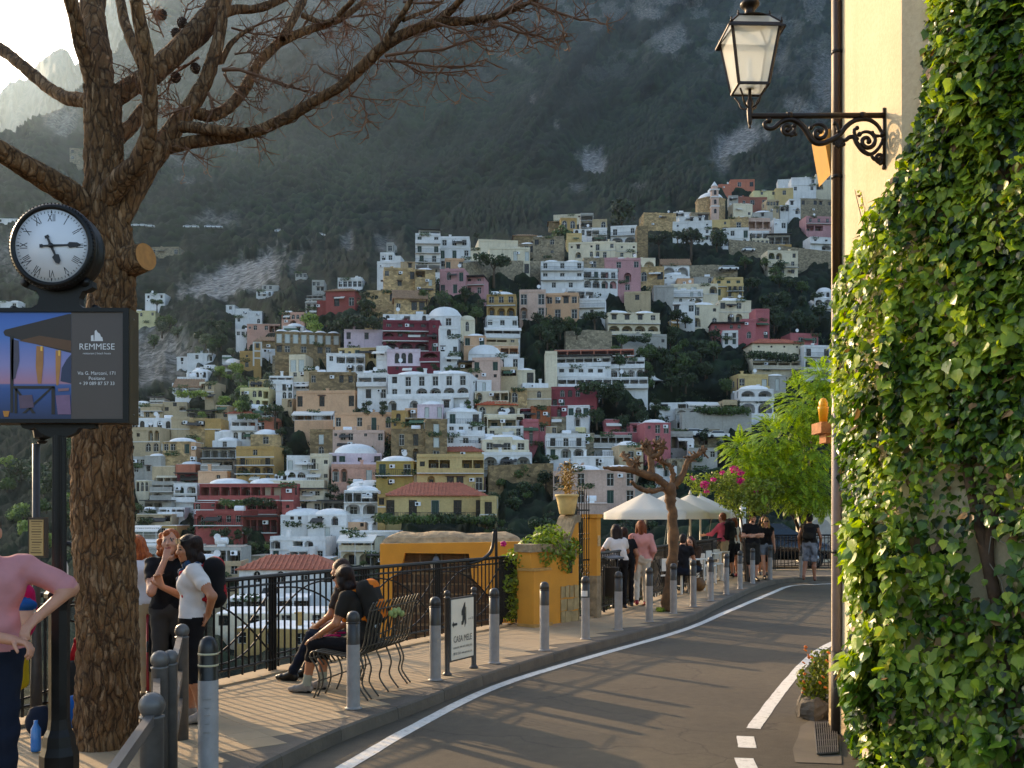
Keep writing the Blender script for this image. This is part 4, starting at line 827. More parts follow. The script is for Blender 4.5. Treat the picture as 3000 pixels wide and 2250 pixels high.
# ---------------------------------------------------------------- trees in the town
F_DARK = foliage('dark evergreen leaves', '#1a2416', '#3a4a26', .6, .1, .3)
F_MID = foliage('green leaves', '#27361b', '#53672f', .55, .15, .3)
F_LIGHT = foliage('young green leaves', '#4a6327', '#8a9a48', .5, .2, .3)
F_OLIVE = foliage('olive leaves', '#3c4430', '#737a5a', .6, .1, .3)
M_TRUNK = simple('tree bark', '#4a3b2c', .95, var=.3, scale=3, bump=.6, bdist=.05)
def leaf_cloud(rng, lobes, n, size, flat=1.0):
    V = []; F = []
    tot = sum(l[3]*l[3] for l in lobes)
    for (cx, cy, cz, r) in lobes:
        for _ in range(max(6, int(n*r*r/tot))):
            d = Vector((rng.gauss(0, 1), rng.gauss(0, 1), rng.gauss(0, 1))); d.normalize()
            rr = r*(.55+.5*rng.random()**.6); c = Vector((cx, cy, cz))+Vector((d.x*rr, d.y*rr, d.z*rr*flat))
            nrm = (d+Vector((rng.gauss(0, .5), rng.gauss(0, .5), rng.gauss(0, .5)))).normalized()
            a = nrm.orthogonal().normalized(); a.rotate(Matrix.Rotation(rng.random()*6.28, 3, nrm)); b = nrm.cross(a)
            s = size*rng.uniform(.6, 1.3); o = len(V)
            V += [c-a*s, c-b*s*.55+nrm*s*.1, c+a*s, c+b*s*.55-nrm*s*.1]; F.append((o, o+1, o+2, o+3))
    return V, F
def crown_mesh(kind, seed, mat):
    rng = random.Random(seed)
    if kind == 'round':
        lobes = [(rng.uniform(-.5, .5), rng.uniform(-.5, .5), rng.uniform(.5, 1.25), rng.uniform(.32, .55)) for _ in range(9)]; n, s, fl = 620, .13, .85
    elif kind == 'pine':
        lobes = [(rng.uniform(-.75, .75), rng.uniform(-.75, .75), rng.uniform(.95, 1.25), rng.uniform(.25, .42)) for _ in range(14)]; n, s, fl = 760, .1, .6
    elif kind == 'cypress':
        lobes = [(rng.uniform(-.06, .06), rng.uniform(-.06, .06), .2+k*.28, .24-.022*k) for k in range(9)]; n, s, fl = 520, .09, 1.3
    elif kind == 'hedge':
        lobes = [(x, rng.uniform(-.2, .2), rng.uniform(.25, .4), .34) for x in (-.9, -.6, -.3, 0, .3, .6, .9)]; n, s, fl = 620, .1, .8
    else:
        lobes = [(rng.uniform(-.6, .6), rng.uniform(-.4, .4), rng.uniform(.15, .6), rng.uniform(.3, .5)) for _ in range(7)]; n, s, fl = 460, .12, .8
    V, F = leaf_cloud(rng, lobes, n, s, fl)
    return mesh_np('crown', np.array([tuple(v) for v in V]), np.array(F), mat, False)
TRUNKM = MB(); TRUNKM.tube([(0, 0, -.4), (.02, 0, .3), (-.03, .02, .75), (.04, 0, 1.05)], [.1, .07, .06, .03], 6)
for a in range(4): TRUNKM.tube([(0, 0, .55), (.3*math.cos(a*1.6), .3*math.sin(a*1.6), .95)], [.04, .015], 5)
TRUNKM = TRUNKM.mesh('trunk', M_TRUNK)
CROWNS = {(k, m): [crown_mesh(k, 11*i+len(k)+j*3, mt) for i in range(3)] for k in ('round', 'pine', 'cypress', 'hedge', 'shrub') for j, (m, mt) in enumerate((('dark', F_DARK), ('mid', F_MID), ('light', F_LIGHT), ('olive', F_OLIVE)))}
TREES = []
NAMET = {'round': 'tree', 'pine': 'umbrella_pine', 'cypress': 'cypress_tree', 'hedge': 'hedge', 'shrub': 'shrub'}
def town_tree(px, py, rpx, kind='round', tone='dark', D=None, rng=random):
    D = D or D1(px, py)*.965
    p = P(px, py, D); r = rpx/3000*D
    t = thing(NAMET[kind], 'x', {'hedge': 'hedge', 'shrub': 'shrub'}.get(kind, 'tree'), p-Vector((0, 0, r*.15)), rng.uniform(0, 6.28) if kind != 'hedge' else 0)
    t.scale = (r, r, r*rng.uniform(.9, 1.15))
    link('crown', rng.choice(CROWNS[(kind, tone)]), t)
    if kind != 'hedge': link('trunk', TRUNKM, t)
    TREES.append((t, px, py, rpx, kind, tone))
rng = random.Random(5)
for a in [(1447, 815, 50, 'pine'), (1930, 735, 36, 'pine'), (1985, 715, 28, 'pine'), (2025, 742, 46, 'pine'), (2100, 730, 36, 'round'), (1822, 655, 48, 'round'), (806, 1235, 38, 'pine'), (1742, 965, 36, 'pine'), (1690, 985, 20, 'round'), (2008, 950, 22, 'round', 'mid'), (1497, 870, 14, 'cypress'), (1493, 860, 12, 'cypress'),
          (780, 1070, 8, 'cypress'), (790, 1062, 9, 'cypress'), (905, 965, 30, 'round', 'light'), (925, 975, 26, 'round', 'light'), (690, 1100, 26, 'round', 'light'), (1395, 690, 12, 'shrub'), (1640, 705, 34, 'round', 'mid'), (2200, 730, 18, 'cypress'), (1870, 1000, 30, 'hedge'), (1970, 990, 24, 'round'), (1985, 960, 34, 'pine'), (460, 905, 22, 'pine', 'mid'), (1085, 905, 34, 'round'), (1070, 930, 36, 'round')]:
    town_tree(*a[:4], tone=a[4] if len(a) > 4 else 'dark', rng=rng)
for (x0, y0, x1, y1, n, r0, r1, kinds, tones) in [
 (1553, 935, 1694, 1030, 13, 16, 30, ('round', 'shrub'), ('dark', 'dark', 'mid')), (1790, 1010, 2030, 1130, 20, 16, 32, ('round', 'shrub'), ('dark', 'dark', 'mid')), (1950, 970, 2153, 1150, 22, 18, 32, ('round', 'round', 'shrub'), ('dark', 'dark', 'mid')),
 (2255, 885, 2430, 990, 16, 18, 34, ('round',), ('dark',)), (2169, 765, 2379, 860, 16, 16, 28, ('round', 'shrub'), ('dark', 'dark', 'mid')), (1748, 1155, 1938, 1245, 14, 16, 28, ('round', 'shrub'), ('dark',)), (1425, 1390, 1620, 1600, 22, 18, 34, ('shrub', 'round'), ('dark', 'dark', 'mid')),
 (806, 1255, 850, 1365, 5, 14, 22, ('shrub',), ('dark',)), (627, 1095, 800, 1215, 20, 14, 26, ('round', 'shrub'), ('olive', 'mid', 'light', 'mid')), (390, 940, 690, 1050, 16, 16, 28, ('round', 'shrub'), ('mid', 'dark', 'olive')), (1231, 1072, 1345, 1098, 6, 10, 16, ('shrub',), ('dark', 'mid')), (1041, 1185, 1133, 1225, 7, 14, 22, ('shrub',), ('dark',)),
 (1340, 1175, 1400, 1215, 5, 12, 18, ('shrub',), ('dark', 'mid')), (590, 1560, 795, 1605, 9, 14, 24, ('round', 'shrub'), ('dark', 'mid')), (390, 1455, 440, 1560, 6, 14, 24, ('shrub', 'round'), ('mid', 'dark')), (0, 1330, 215, 1690, 24, 26, 50, ('round',), ('mid', 'dark', 'mid', 'light')), (1235, 870, 1427, 940, 13, 16, 28, ('round', 'shrub'), ('dark', 'dark', 'mid')),
 (2050, 1170, 2170, 1210, 6, 12, 20, ('shrub',), ('dark',)), (940, 1400, 1030, 1465, 5, 14, 20, ('shrub',), ('dark',)), (500, 1200, 640, 1290, 6, 10, 16, ('shrub',), ('mid', 'light')), (2050, 1290, 2180, 1360, 6, 16, 26, ('round', 'shrub'), ('dark',)), (1745, 1530, 1900, 1650, 8, 26, 40, ('shrub',), ('dark',)), (960, 1640, 1110, 1700, 5, 12, 18, ('shrub',), ('dark', 'mid'))]:
    for _ in range(n): town_tree(rng.uniform(x0, x1), rng.uniform(y0, y1), rng.uniform(r0, r1), rng.choice(kinds), rng.choice(tones), rng=rng)
for (x, y, w, tone) in [(1150, 1530, 46, 'mid'), (1230, 1530, 46, 'mid'), (1310, 1530, 46, 'dark'), (1390, 1530, 46, 'mid'), (690, 1480, 40, 'mid'), (760, 1478, 40, 'dark'), (730, 1226, 30, 'mid'), (1060, 955, 60, 'dark'), (1000, 960, 40, 'dark'), (2290, 1055, 40, 'dark'), (2230, 1050, 40, 'dark'), (2080, 1210, 40, 'mid'), (2150, 1212, 40, 'mid'), (560, 1160, 40, 'light'), (1760, 1145, 60, 'dark'), (1620, 1550, 60, 'dark')]:
    town_tree(x, y, w, 'hedge', tone, D=D1(x, y)*.93, rng=rng)
print('trees', len(TREES), round(time.time()-T0, 1))
# small bushes nobody could count between the houses
def scrub():
    rg = random.Random(3); V = []; F = []
    while len(F) < 42000:
        x, y = rg.uniform(380, 2440), rg.uniform(620, 1760)
        lim = np.interp(x, [380, 650, 900, 1250, 1450, 1700, 2050, 2440], [930, 900, 820, 800, 760, 640, 560, 520])
        if y < lim: continue
        D = D1(x, y)*1.0; c = P(x, y, D)+Vector((0, 0, -.5)); r = rg.uniform(.7, 1.7)
        v, f = leaf_cloud(rg, [(c.x, c.y, c.z, r)], 22, .34, .7)
        o = len(V); V += v; F += [tuple(i+o for i in q) for q in f]
    me = mesh_np('scrub', np.array([tuple(v) for v in V]), np.array(F), F_DARK, False)
    tag(link('scrub', me), 'low dark scrub and garden plants between the houses', 'shrubs', kind='stuff')
scrub()
print('scrub', round(time.time()-T0, 1))
# ---- parked cars on the roads across the valley
def far_cars():
    q = MB(); q.box((0, 0, .55), (4.1, 1.7, .6)); q.box((-.1, 0, 1.1), (2.3, 1.5, .55), 0, None, .8); b = q.mesh('body', simple('pale car paint', '#d2d2d0', .3))
    g = MB(); g.box((-.1, 0, 1.12), (2.33, 1.53, .34), 0, None, .84); g = g.mesh('window', M_CARGL); w = MB(); w.lathe([(0, -.1), (.33, -.1), (.33, .1), (0, .1)], n=12, axis='Y'); w = w.mesh('wheel', M_CARGL)
    for i, (x, y, where) in enumerate([(398, 664, 'upper coast road'), (418, 664, 'upper coast road'), (440, 666, 'upper coast road'), (550, 668, 'upper coast road'), (570, 668, 'upper coast road'), (612, 668, 'upper coast road'), (628, 669, 'upper coast road'), (640, 669, 'upper coast road'), (818, 680, 'upper coast road'), (940, 692, 'upper coast road'), (2192, 737, 'viaduct'), (2125, 792, 'upper road bend'), (2143, 792, 'upper road bend'), (2103, 1284, 'arcaded road'), (2033, 1278, 'arcaded road'), (2060, 1280, 'arcaded road')]):
        t = thing('parked_car', f'pale car parked along the {where} across the valley', 'car', P(x, y, D1(x, y)*.955), R(4), f'cars parked along the {where}')
        link('body', b, t); link('window', g, t)
        for sx in (-1.3, 1.3):
            for sy in (-.8, .8): link('wheel', w, t, (sx, sy, .33))
M_CARGL = simple('dark car trim', '#15181a', .4); far_cars()
# ---------------------------------------------------------------- road, pavement, kerb, painted lines
KERB = [(-4.2, -4), (-3.5, 0), (-2.75, 3.2), (-2.2, 5.6)]+[tuple(G(x, y)[:2]) for x, y in ((700, 2285), (778, 2233), (1000, 2131), (1226, 2049), (1450, 1966), (1678, 1898), (2000, 1812), (2100, 1766), (2200, 1721), (2270, 1699))]+[(8.2, 28.75), (9.6, 29.2), (12, 29.5), (18, 29.0), (26, 27)]
OUTER = [(-9.5, -4), (-8.6, 0), (-7, 4), (-5.2, 7.0), (-4.4, 8.6), (-3.11, 10.87), (-2.61, 11.99), (-1.3, 14.45), (-.19, 16.4), (.16, 16.6), (1.45, 18.0), (2.5, 20.3), (3.9, 23.6), (5.4, 27.4), (7.0, 30.5), (8.2, 32.1), (10, 32.4), (12, 32.6), (18, 32.2), (26, 30)]
def smooth_line(pts, n=8):
    out = []
    for i in range(len(pts)-1):
        p0 = Vector(pts[max(i-1, 0)]); p1 = Vector(pts[i]); p2 = Vector(pts[i+1]); p3 = Vector(pts[min(i+2, len(pts)-1)])
        for k in range(n):
            t = k/n; out.append(.5*((2*p1)+(p2-p0)*t+(2*p0-5*p1+4*p2-p3)*t*t+(3*p1-p0-3*p2+p3)*t**3))
    out.append(Vector(pts[-1])); return out
def resample(line, step):
    out = [line[0].copy()]; acc = 0
    for a, b in zip(line[:-1], line[1:]):
        L = (b-a).length; t = step-acc
        while t <= L: out.append(a+(b-a)*(t/L)); t += step
        acc = (acc+L) % step
    return out
KL = smooth_line(KERB); OL = smooth_line(OUTER, 6)
def offset(line, d):
    out = []
    for i, p in enumerate(line):
        t = (line[min(i+1, len(line)-1)]-line[max(i-1, 0)]); t = Vector((t[0], t[1])).normalized()
        out.append(Vector((p[0]+t.y*d, p[1]-t.x*d)))
    return out
def asphalt():
    t = NT('worn asphalt'); co = t.coords('Object')
    big = t.noise(co, .35, 5, .6); lane = t.noise(t.coords('Object', (1, .25, 1)), .8, 4); grit = t.noise(co, 90, 3, .7); mid = t.noise(co, 9, 5, .65)
    c = t.ramp(big, [(.3, lin('#463e31')), (.7, lin('#5b5140'))])
    c = t.mix(.3, c, t.ramp(mid, [(.3, .25), (.7, .75)]), 'OVERLAY'); c = t.mix(.55, c, t.ramp(grit, [(.3, .2), (.72, .8)]), 'OVERLAY')
    c = t.mix(t.ramp(lane, [(.55, 0.0), (.75, .35)]), c, lin('#3a342e'))
    v = t.n('TexVoronoi', feature='DISTANCE_TO_EDGE'); v.inputs['Scale'].default_value = .45
    wv = t.n('TexNoise'); wv.inputs['Scale'].default_value = 1.6; wv.inputs['Detail'].default_value = 5; t.l(co, wv.inputs['Vector'])
    ad = t.n('VectorMath', operation='MULTIPLY_ADD'); ad.inputs[1].default_value = (.7, .7, .7); t.l(wv.outputs['Color'], ad.inputs[0]); t.l(co, ad.inputs[2]); t.l(ad.outputs[0], v.inputs['Vector'])
    crack = t.ramp(v.outputs['Distance'], [(0, .55), (.006, 0.0)])
    c = t.mix(crack, c, lin('#241f1b'))
    t.l(c, t.b.inputs['Base Color']); t.b.inputs['Roughness'].default_value = .8; t.b.inputs['Specular IOR Level'].default_value = .35
    t.bump(grit, .55, .006); return t.mat
M_ROAD = asphalt()
M_CEMENT = simple('cement pavement', '#5c5346', .9, var=.22, scale=2.5, bump=.4, bdist=.005, bscale=60)
M_TILEP = simple('beige paving slabs', '#a08a6a', .88, var=.10, scale=3.5, bump=.35, bdist=.004, bscale=70)
M_KERB = simple('dark lava kerb stone', '#5c5347', .85, var=.25, scale=3, bump=.6, bdist=.012, bscale=22)
def line_mat():
    t = NT('worn white road paint'); co = t.coords('Object'); n = t.noise(co, 14, 6, .7); g = t.noise(co, 90, 3, .7)
    c = t.ramp(n, [(.3, lin('#8d857a')), (.45, lin('#cfc9bd')), (.75, lin('#ddd8ce'))]); c = t.mix(.5, c, t.ramp(g, [(.3, .3), (.6, .65)]), 'OVERLAY')
    t.l(c, t.b.inputs['Base Color']); t.b.inputs['Roughness'].default_value = .75; t.bump(g, .4, .005); return t.mat
M_LINE = line_mat()
def ribbon(name, a, b, z, mat, za=None):
    V = []; F = []
    for p, q in zip(a, b): V += [(p[0], p[1], z if za is None else za), (q[0], q[1], z)]
    for i in range(len(a)-1): F.append((2*i, 2*i+1, 2*i+3, 2*i+2))
    mb = MB(); mb.add(V, F); return mb.build(name, mat)
# the road, one sheet from the kerb to the houses on the other side
V = []; F = []; R_ = offset(KL, 9.0)
inner = offset(KL, -.25); n = len(KL)
ribbon_pts = [(inner[i], Vector((max(KL[i].x+3.0, min(KL[i].x+12, 14)) if KL[i].y < 28 else KL[i].x+.2, KL[i].y if KL[i].y < 28 else 12))) for i in range(n)]
mb = MB(); mb.add([(-4.6, -6, 0), (30, -6, 0), (30, 28, 0), (12.4, 29.75, 0)]+[(p.x, p.y, 0) for p in inner[::-1] if p.y < 30 and p.y > -4.1 and p.x < 12], [tuple(range(4+len([1 for p in inner if p.y < 30 and p.y > -4.1 and p.x < 12])))])
tag(mb.build('road', M_ROAD), 'grey asphalt road curving to the right along the terrace', 'road', kind='structure')
# cement base of the pavement
def x_at(line, y):
    line = [p for p, q in zip(line[:-1], line[1:]) if q.y > p.y+1e-4 and p.x < 11]; ys = [p.y for p in line]; xs = [p.x for p in line]; return float(np.interp(y, ys, xs))
pts_k = [p for p in offset(KL, -.12)]; pts_o = OL
poly = [(p.x, p.y) for p in pts_k]+[(p.x, p.y) for p in pts_o[::-1]]
mb = MB(); mb.prism(poly, .22, frame=Matrix.Translation((0, 0, .115-.22)))
pav = tag(mb.build('pavement', M_CEMENT), 'pavement above the valley', 'pavement', kind='structure')
# slabs laid askew, so that they end in a saw-tooth along the kerb strip
def slabs():
    ang = R(38); s = .30; ca, sa = math.cos(ang), math.sin(ang); cells = []
    for i in range(-60, 160):
        for j in range(-60, 160):
            u, v = (i+.5)*s, (j+.5)*s; x, y = u*ca-v*sa, u*sa+v*ca
            if not (4.5 < y < 29.5): continue
            if not (x_at(OL, y)+.15 < x < x_at(KL, y)-.34*(1+.9*max(0, (y-20)/9))): continue
            cells.append((math.hypot(x, y), x, y))
    cells.sort()
    me = MB(); h = s/2-.001; b = .0022
    me.add([(-h, -h, 0), (h, -h, 0), (h, h, 0), (-h, h, 0), (-h+b, -h+b, b), (h-b, -h+b, b), (h-b, h-b, b), (-h+b, h-b, b)], [(0, 1, 5, 4), (1, 2, 6, 5), (2, 3, 7, 6), (3, 0, 4, 7), (4, 5, 6, 7)])
    unit = me.mesh('slab', M_TILEP); rg = random.Random(2)
    vis = [c for c in cells if abs(c[1]/c[2]) < .55 and c[2] > 6.9]; oth = [c for c in cells if c not in set(vis)]
    for d, x, y in vis[:300]:
        link('paving_slab', unit, pav, (x, y, .1165+rg.uniform(-.0006, .0006)), (rg.uniform(-.003, .003), rg.uniform(-.003, .003), ang))
    rest = MB(); rm = Matrix.Rotation(ang, 3, 'Z')
    for d, x, y in vis[300:]+oth:
        rest.add([rm @ Vector(v)+Vector((x, y, .1165+rg.uniform(-.0006, .0006))) for v in me.v], me.f)
    tag(rest.build('paving_slabs', M_TILEP, pav), kind='stuff')
slabs()
# kerb stones, one by one
def kerb():
    root = thing('kerb', 'dark stone kerb along the curved edge of the pavement', 'kerb', (0, 0, 0)); tag(root, kind='structure')
    line = resample(smooth_line(KERB, 12), .25); k = 4; rg = random.Random(4)
    i = 0
    while i+k < len(line):
        seg = line[i:i+k+1]
        if seg[0].y > 4.5 or True:
            mb = MB(); a = offset(line, 0)[i:i+k+1] if False else seg
            nn = []
            for q in range(len(seg)):
                t = (line[min(i+q+1, len(line)-1)]-line[max(i+q-1, 0)]).normalized(); nn.append(Vector((t.y, -t.x)))
            dz = rg.uniform(-.004, .004); vs = []
            for q, p in enumerate(seg):
                t = 0.004 if q == 0 else (-.004 if q == k else 0); tv = Vector((-nn[q].y, nn[q].x))
                pp = p+tv*t
                prof = [(-.14, -.05), (-.14, .118), (-.02, .122), (.0, .105), (.012, -.02)]
                for off, z in prof: vs.append((pp.x+nn[q].x*off, pp.y+nn[q].y*off, z+dz))
            m = 5; fs = [(q*m+j, (q+1)*m+j, (q+1)*m+j+1, q*m+j+1) for q in range(k) for j in range(m-1)]
            fs += [tuple(range(m)), tuple(range(k*m+m-1, k*m-1, -1))]
            mb.add(vs, fs); mb.build('kerb_stone', M_KERB, root)
        i += k
kerb()
def paint(name, pts, w, label, zz=.004):
    L = smooth_line([tuple(p[:2]) for p in pts], 8); a, b = offset(L, -w/2), offset(L, w/2)
    rg = random.Random(len(pts)); a = [p+Vector((rg.uniform(-.004, .004), rg.uniform(-.004, .004))) for p in a]; b = [p+Vector((rg.uniform(-.004, .004), rg.uniform(-.004, .004))) for p in b]
    return tag(ribbon(name, a, b, zz, M_LINE), label, 'road marking', kind='structure')
paint('edge_line', [(-2.6, 3.0), (-1.9, 5.4), tuple(G(1020, 2243, 0)[:2])]+[tuple(G(x, y, 0)[:2]) for x, y in ((1226, 2124), (1452, 2013), (1700, 1934), (2000, 1847), (2136, 1790), (2253, 1741), (2316, 1717))]+[(8.3, 27.6), (9.6, 28.2), (12, 28.6), (18, 28.1)], .13, 'white edge line beside the kerb')
paint('edge_line', [tuple(G(x, y, 0)[:2]) for x, y in ((2560, 1835), (2435, 1887), (2375, 1927), (2318, 1988), (2275, 2042), (2231, 2101), (2207, 2135))][::-1], .125, 'broken white edge line by the ivy house')
for pts in (((2183, 2158), (2190, 2192)), ((2178, 2222), (2215, 2300))):
    paint('edge_line', [tuple(G(x, y, 0)[:2]) for x, y in pts][::-1], .15, 'short worn dash of the white line by the drain grate')
# stone terrace wall that carries the pavement
def terrace():
    mb = MB(); L = [p for p in OL]
    for a, b in zip(L[:-1], L[1:]):
        mb.quad((a.x, a.y, -12), (b.x, b.y, -12), (b.x, b.y, .05), (a.x, a.y, .05))
    o = mb.build('terrace_wall', stone('terrace stone', '#8a7a60', 2.2)); tag(o, 'high stone wall carrying the pavement over the slope', 'wall', kind='structure')
    c = MB(); a = offset(L, -.16); b = offset(L, .14)
    for i in range(len(L)-1):
        (p0, p1, q0, q1) = a[i], a[i+1], b[i], b[i+1]
        c.add([(p0.x, p0.y, -.1), (p1.x, p1.y, -.1), (q1.x, q1.y, -.1), (q0.x, q0.y, -.1), (p0.x, p0.y, .14), (p1.x, p1.y, .14), (q1.x, q1.y, .14), (q0.x, q0.y, .14)], [(4, 7, 6, 5), (0, 4, 5, 1), (3, 2, 6, 7)])
    tag(c.build('coping', M_TILEP), 'pale coping under the iron fence', 'coping', kind='structure')
terrace()
# ---------------------------------------------------------------- iron fence
M_IRON = simple('black wrought iron', '#1d1b19', .45, .5, var=.25, scale=12)
def fence(line, label, h=1.08, panels=1.9, base=.14, bars=16):
    L = resample(smooth_line(line, 10), .05); root = thing('iron_fence', label, 'fence', (L[0].x, L[0].y, base)); o = Vector((L[0].x, L[0].y, 0))
    tot = (len(L)-1)*.05; npan = max(1, round(tot/panels))
    def at(s): 
        f = min(max(s/.05, 0), len(L)-1.001); i = int(f); return L[i].lerp(L[i+1], f-i)-Vector((o.x, o.y))
    def v(s, z): p = at(s); return Vector((p.x, p.y, z))
    bar = MB(); bar.box((0, 0, .5), (.02, .02, 1)); bm = bar.mesh('bar', M_IRON)
    post = MB(); post.box((0, 0, .5), (.03, .03, 1)); pm = post.mesh('post', M_IRON)
    w = tot/npan
    for k in range(npan):
        s0, s1 = k*w, (k+1)*w
        for z, th in ((h, .04), (h-.09, .022), (.12, .025)):
            r = MB(); pts = [s0+(s1-s0)*q/6 for q in range(7)]
            r.tube([v(a, z) for a in pts], th*.62, 6, smooth=False); r.build('rail', M_IRON, root)
        if k % 1 == 0:
            for ds in (-.05, 0, .05):
                if 0 <= s0+ds: 
                    c = v(s0+ds, .0); link('post', pm, root, (c.x, c.y, -.02), None, (1, 1, h))
        for q in range(1, bars):
            c = v(s0+w*q/bars, .03); link('bar', bm, root, (c.x, c.y, .03 if q % 2 else .12), (0, 0, random.Random(q).uniform(-.05, .05)), (1, 1, (h-.03) if q % 2 else h-.12))
        # crossing arcs, the wave pattern of the balustrade
        a_ = MB()
        for (sa, sb, z0, z1, bul) in ((s0, s1, h-.14, .18, .30), (s0, s1, .18, h-.14, -.30), (s0, s0+w*.62, .55, h-.12, .18), (s0+w*.38, s1, .2, .62, -.2)):
            pr = None; out = []
            for q in range(13):
                t = q/12; z = z0+(z1-z0)*t+bul*math.sin(math.pi*t)*(.8); z = min(max(z, .13), h-.1); out.append(v(sa+(sb-sa)*t, z))
            a_.tube(out, .011, 5)
        a_.build('scroll', M_IRON, root)
    c = v(tot-.02, 0); link('post', pm, root, (c.x, c.y, -.02), None, (1, 1, h))
    return root
FPTS = OUTER[3:9]
fence(FPTS, 'black wrought iron fence with crossing arcs behind the bench')
fence([(1.52, 18.1), (2.5, 20.3), (3.9, 23.6)], 'black iron fence between the gate and the white chairs', panels=1.6)
fence([(3.95, 23.7), (5.4, 27.4), (7.0, 30.5), (8.15, 32.05)], 'black iron fence behind the standing tourists', panels=2.0)
fence([(8.2, 32.1), (10, 32.4), (12, 32.6), (16, 32.4)], 'iron fence with arcs in front of the parked dark car', panels=2.0)
print('street', round(time.time()-T0, 1))
# ---------------------------------------------------------------- bollards
M_BGREY = simple('grey bollard paint', '#8b8783', .55, var=.15, scale=9, bump=.3, bdist=.003, bscale=60); M_BDARK = simple('dark bollard top', '#35322f', .45, var=.2, scale=9); M_BBLACK = simple('black bollard band', '#0e0e0e', .4); M_CREAMB = simple('cream ring', '#b7ad8b', .5)
def bollard_mesh(split=False):
    mb = MB(); r = .062; h = .91
    prof = [(r*1.28, 0), (r*1.28, .008), (r*1.05, .014), (r, .03), (r, .60), (r*1.0, .602), (r, .80), (r*.93, .803), (r*.93, .815), (r, .818), (r*.99, .85), (r*.9, .878), (r*.7, .897), (r*.35, .908), (0, .911)]
    ms = [0, 0, 0, 0, 1, 1, 1, 2, 2, 2, 2, 2, 2, 2]
    mb.lathe(prof, (0, 0, 0), 24, mats=ms)
    return mb
BOLL = [(1035, 2075), (1275, 1992), (1448, 1942), (1595, 1905), (1715, 1872), (1812, 1845), (1902, 1821), (1973, 1797), (2031, 1777), (2082, 1760), (2128, 1741), (2168, 1725), (2205, 1709), (2256, 1698), (2348, 1692)]
BLAB = ['scuffed grey bollard in front of the seated couple', 'grey bollard on the bench side of the restaurant sign', 'grey bollard just past the restaurant sign', 'grey bollard in front of the ochre gate pillar', 'grey bollard with a white sticker beside the iron gate', 'grey bollard in front of the litter bin', 'grey bollard beside the woman in pink', 'grey bollard by the foot of the pollarded tree', 'grey bollard after the pollarded tree', 'grey bollard by the seated woman reading', 'grey bollard beside the row of white chairs', 'grey bollard beside the last white chair', 'grey bollard in front of the man in the black cap', 'grey bollard beside the blonde woman', 'grey bollard next to the man with the black rucksack']
bsrc = None
for (x, y), lb in zip(BOLL, BLAB):
    p = G(x, y); t = thing('bollard', lb, 'bollard', (p.x, p.y, SZ-.002), random.Random(x).uniform(0, 6), 'bollards along the kerb')
    if bsrc is None:
        b = bollard_mesh(); me1 = b.mesh('post', [M_BGREY, M_BDARK, M_BDARK]); rng_ = MB()
        for z in (.80,): rng_.lathe([(.0625, z-.006), (.066, z-.004), (.066, z+.004), (.0625, z+.006)], n=20)
        me2 = rng_.mesh('ring', M_BBLACK); bsrc = (me1, me2)
    link('post', bsrc[0], t); link('ring', bsrc[1], t)
    if x == 1715:
        st = MB(); st.lathe([(.0632, .62), (.0632, .70)], n=24); 
        st.f = [f for i, f in enumerate(st.f) if i < 8]; st.m = st.m[:8]; st.sm = st.sm[:8]
        st.build('sticker', simple('white sticker', '#d5d2cc', .5), t)
# the nearest bollard: black sleeve with cream rings and a moulded plate
p = G(610, 2268); t = thing('bollard', 'near grey bollard with black sleeve, cream rings and a moulded plate', 'bollard', (p.x, p.y, SZ-.002), R(20), 'bollards along the kerb')
b = MB(); r = .070; b.lathe([(r*1.25, 0), (r*1.25, .01), (r, .03), (r, .66), (r*.985, .662), (r*.985, .86), (r*.93, .90), (r*.75, .94), (r*.4, .962), (0, .967)], n=28, mats=[0, 0, 0, 0, 1, 1, 1, 1, 1]); b.build('post', [M_BGREY, M_BBLACK], t)
for z in (.765, .845):
    q = MB(); q.lathe([(r*.99, z-.007), (r*1.02, z-.006), (r*1.02, z+.006), (r*.99, z+.007)], n=28); q.build('ring', M_CREAMB, t)
q = MB()
for z0, z1, w in ((.30, .312, .5), (.53, .542, .5), (.36, .37, .3), (.42, .43, .36), (.47, .48, .3)): 
    for k in range(6):
        a0 = R(-100)+w*(k/6-.5)*1.6; a1 = R(-100)+w*((k+1)/6-.5)*1.6
        q.add([(math.cos(a)*rr, math.sin(a)*rr, z) for a in (a0, a1) for rr in (r*.99, r*1.03) for z in (z0, z1)], [(2, 6, 7, 3), (0, 2, 3, 1), (1, 3, 7, 5), (0, 4, 6, 2)])
q.build('plate', M_BGREY, t)
# grey handrail with ball-topped posts beside the pine
M_PGREY = simple('grey metal paint', '#5d5a57', .4, .2, var=.2, scale=14, bump=.25, bdist=.002, bscale=90)
def ball_post(p, h, r, label, rails):
    t = thing('ball_post', label, 'post', (p.x, p.y, SZ-.002), 0, 'grey handrail posts')
    m = MB(); m.lathe([(r*1.0, 0), (r, h), (r*1.06, h+.004), (r*1.06, h+.014), (r*.6, h+.018), (0, h+.02)], n=24); m.build('post', M_PGREY, t)
    m = MB(); m.ball((0, 0, h+r*1.12), r*1.12, 22); m.build('ball', M_PGREY, t)
    return t
bp = [(445, 2066, 5.35, .88, .061), (468, 1932, 6.9, .86, .055), (499, 1926, 7.0, .86, .048), (533, 1848, 8.25, .9, .052)]
bl = ['nearest ball-topped grey post with its flat rail', 'ball-topped grey post in the middle of the handrail', 'ball-topped grey post half hidden behind another', 'tall ball-topped grey post next to the striped bollard']
pos = []
for (x, y, D, h, r), lb in zip(bp, bl):
    q = P(x, y, D); hh = q.z-SZ-r*1.1; pos.append(Vector((q.x, q.y, hh))); ball_post(q, hh, r, lb, None)
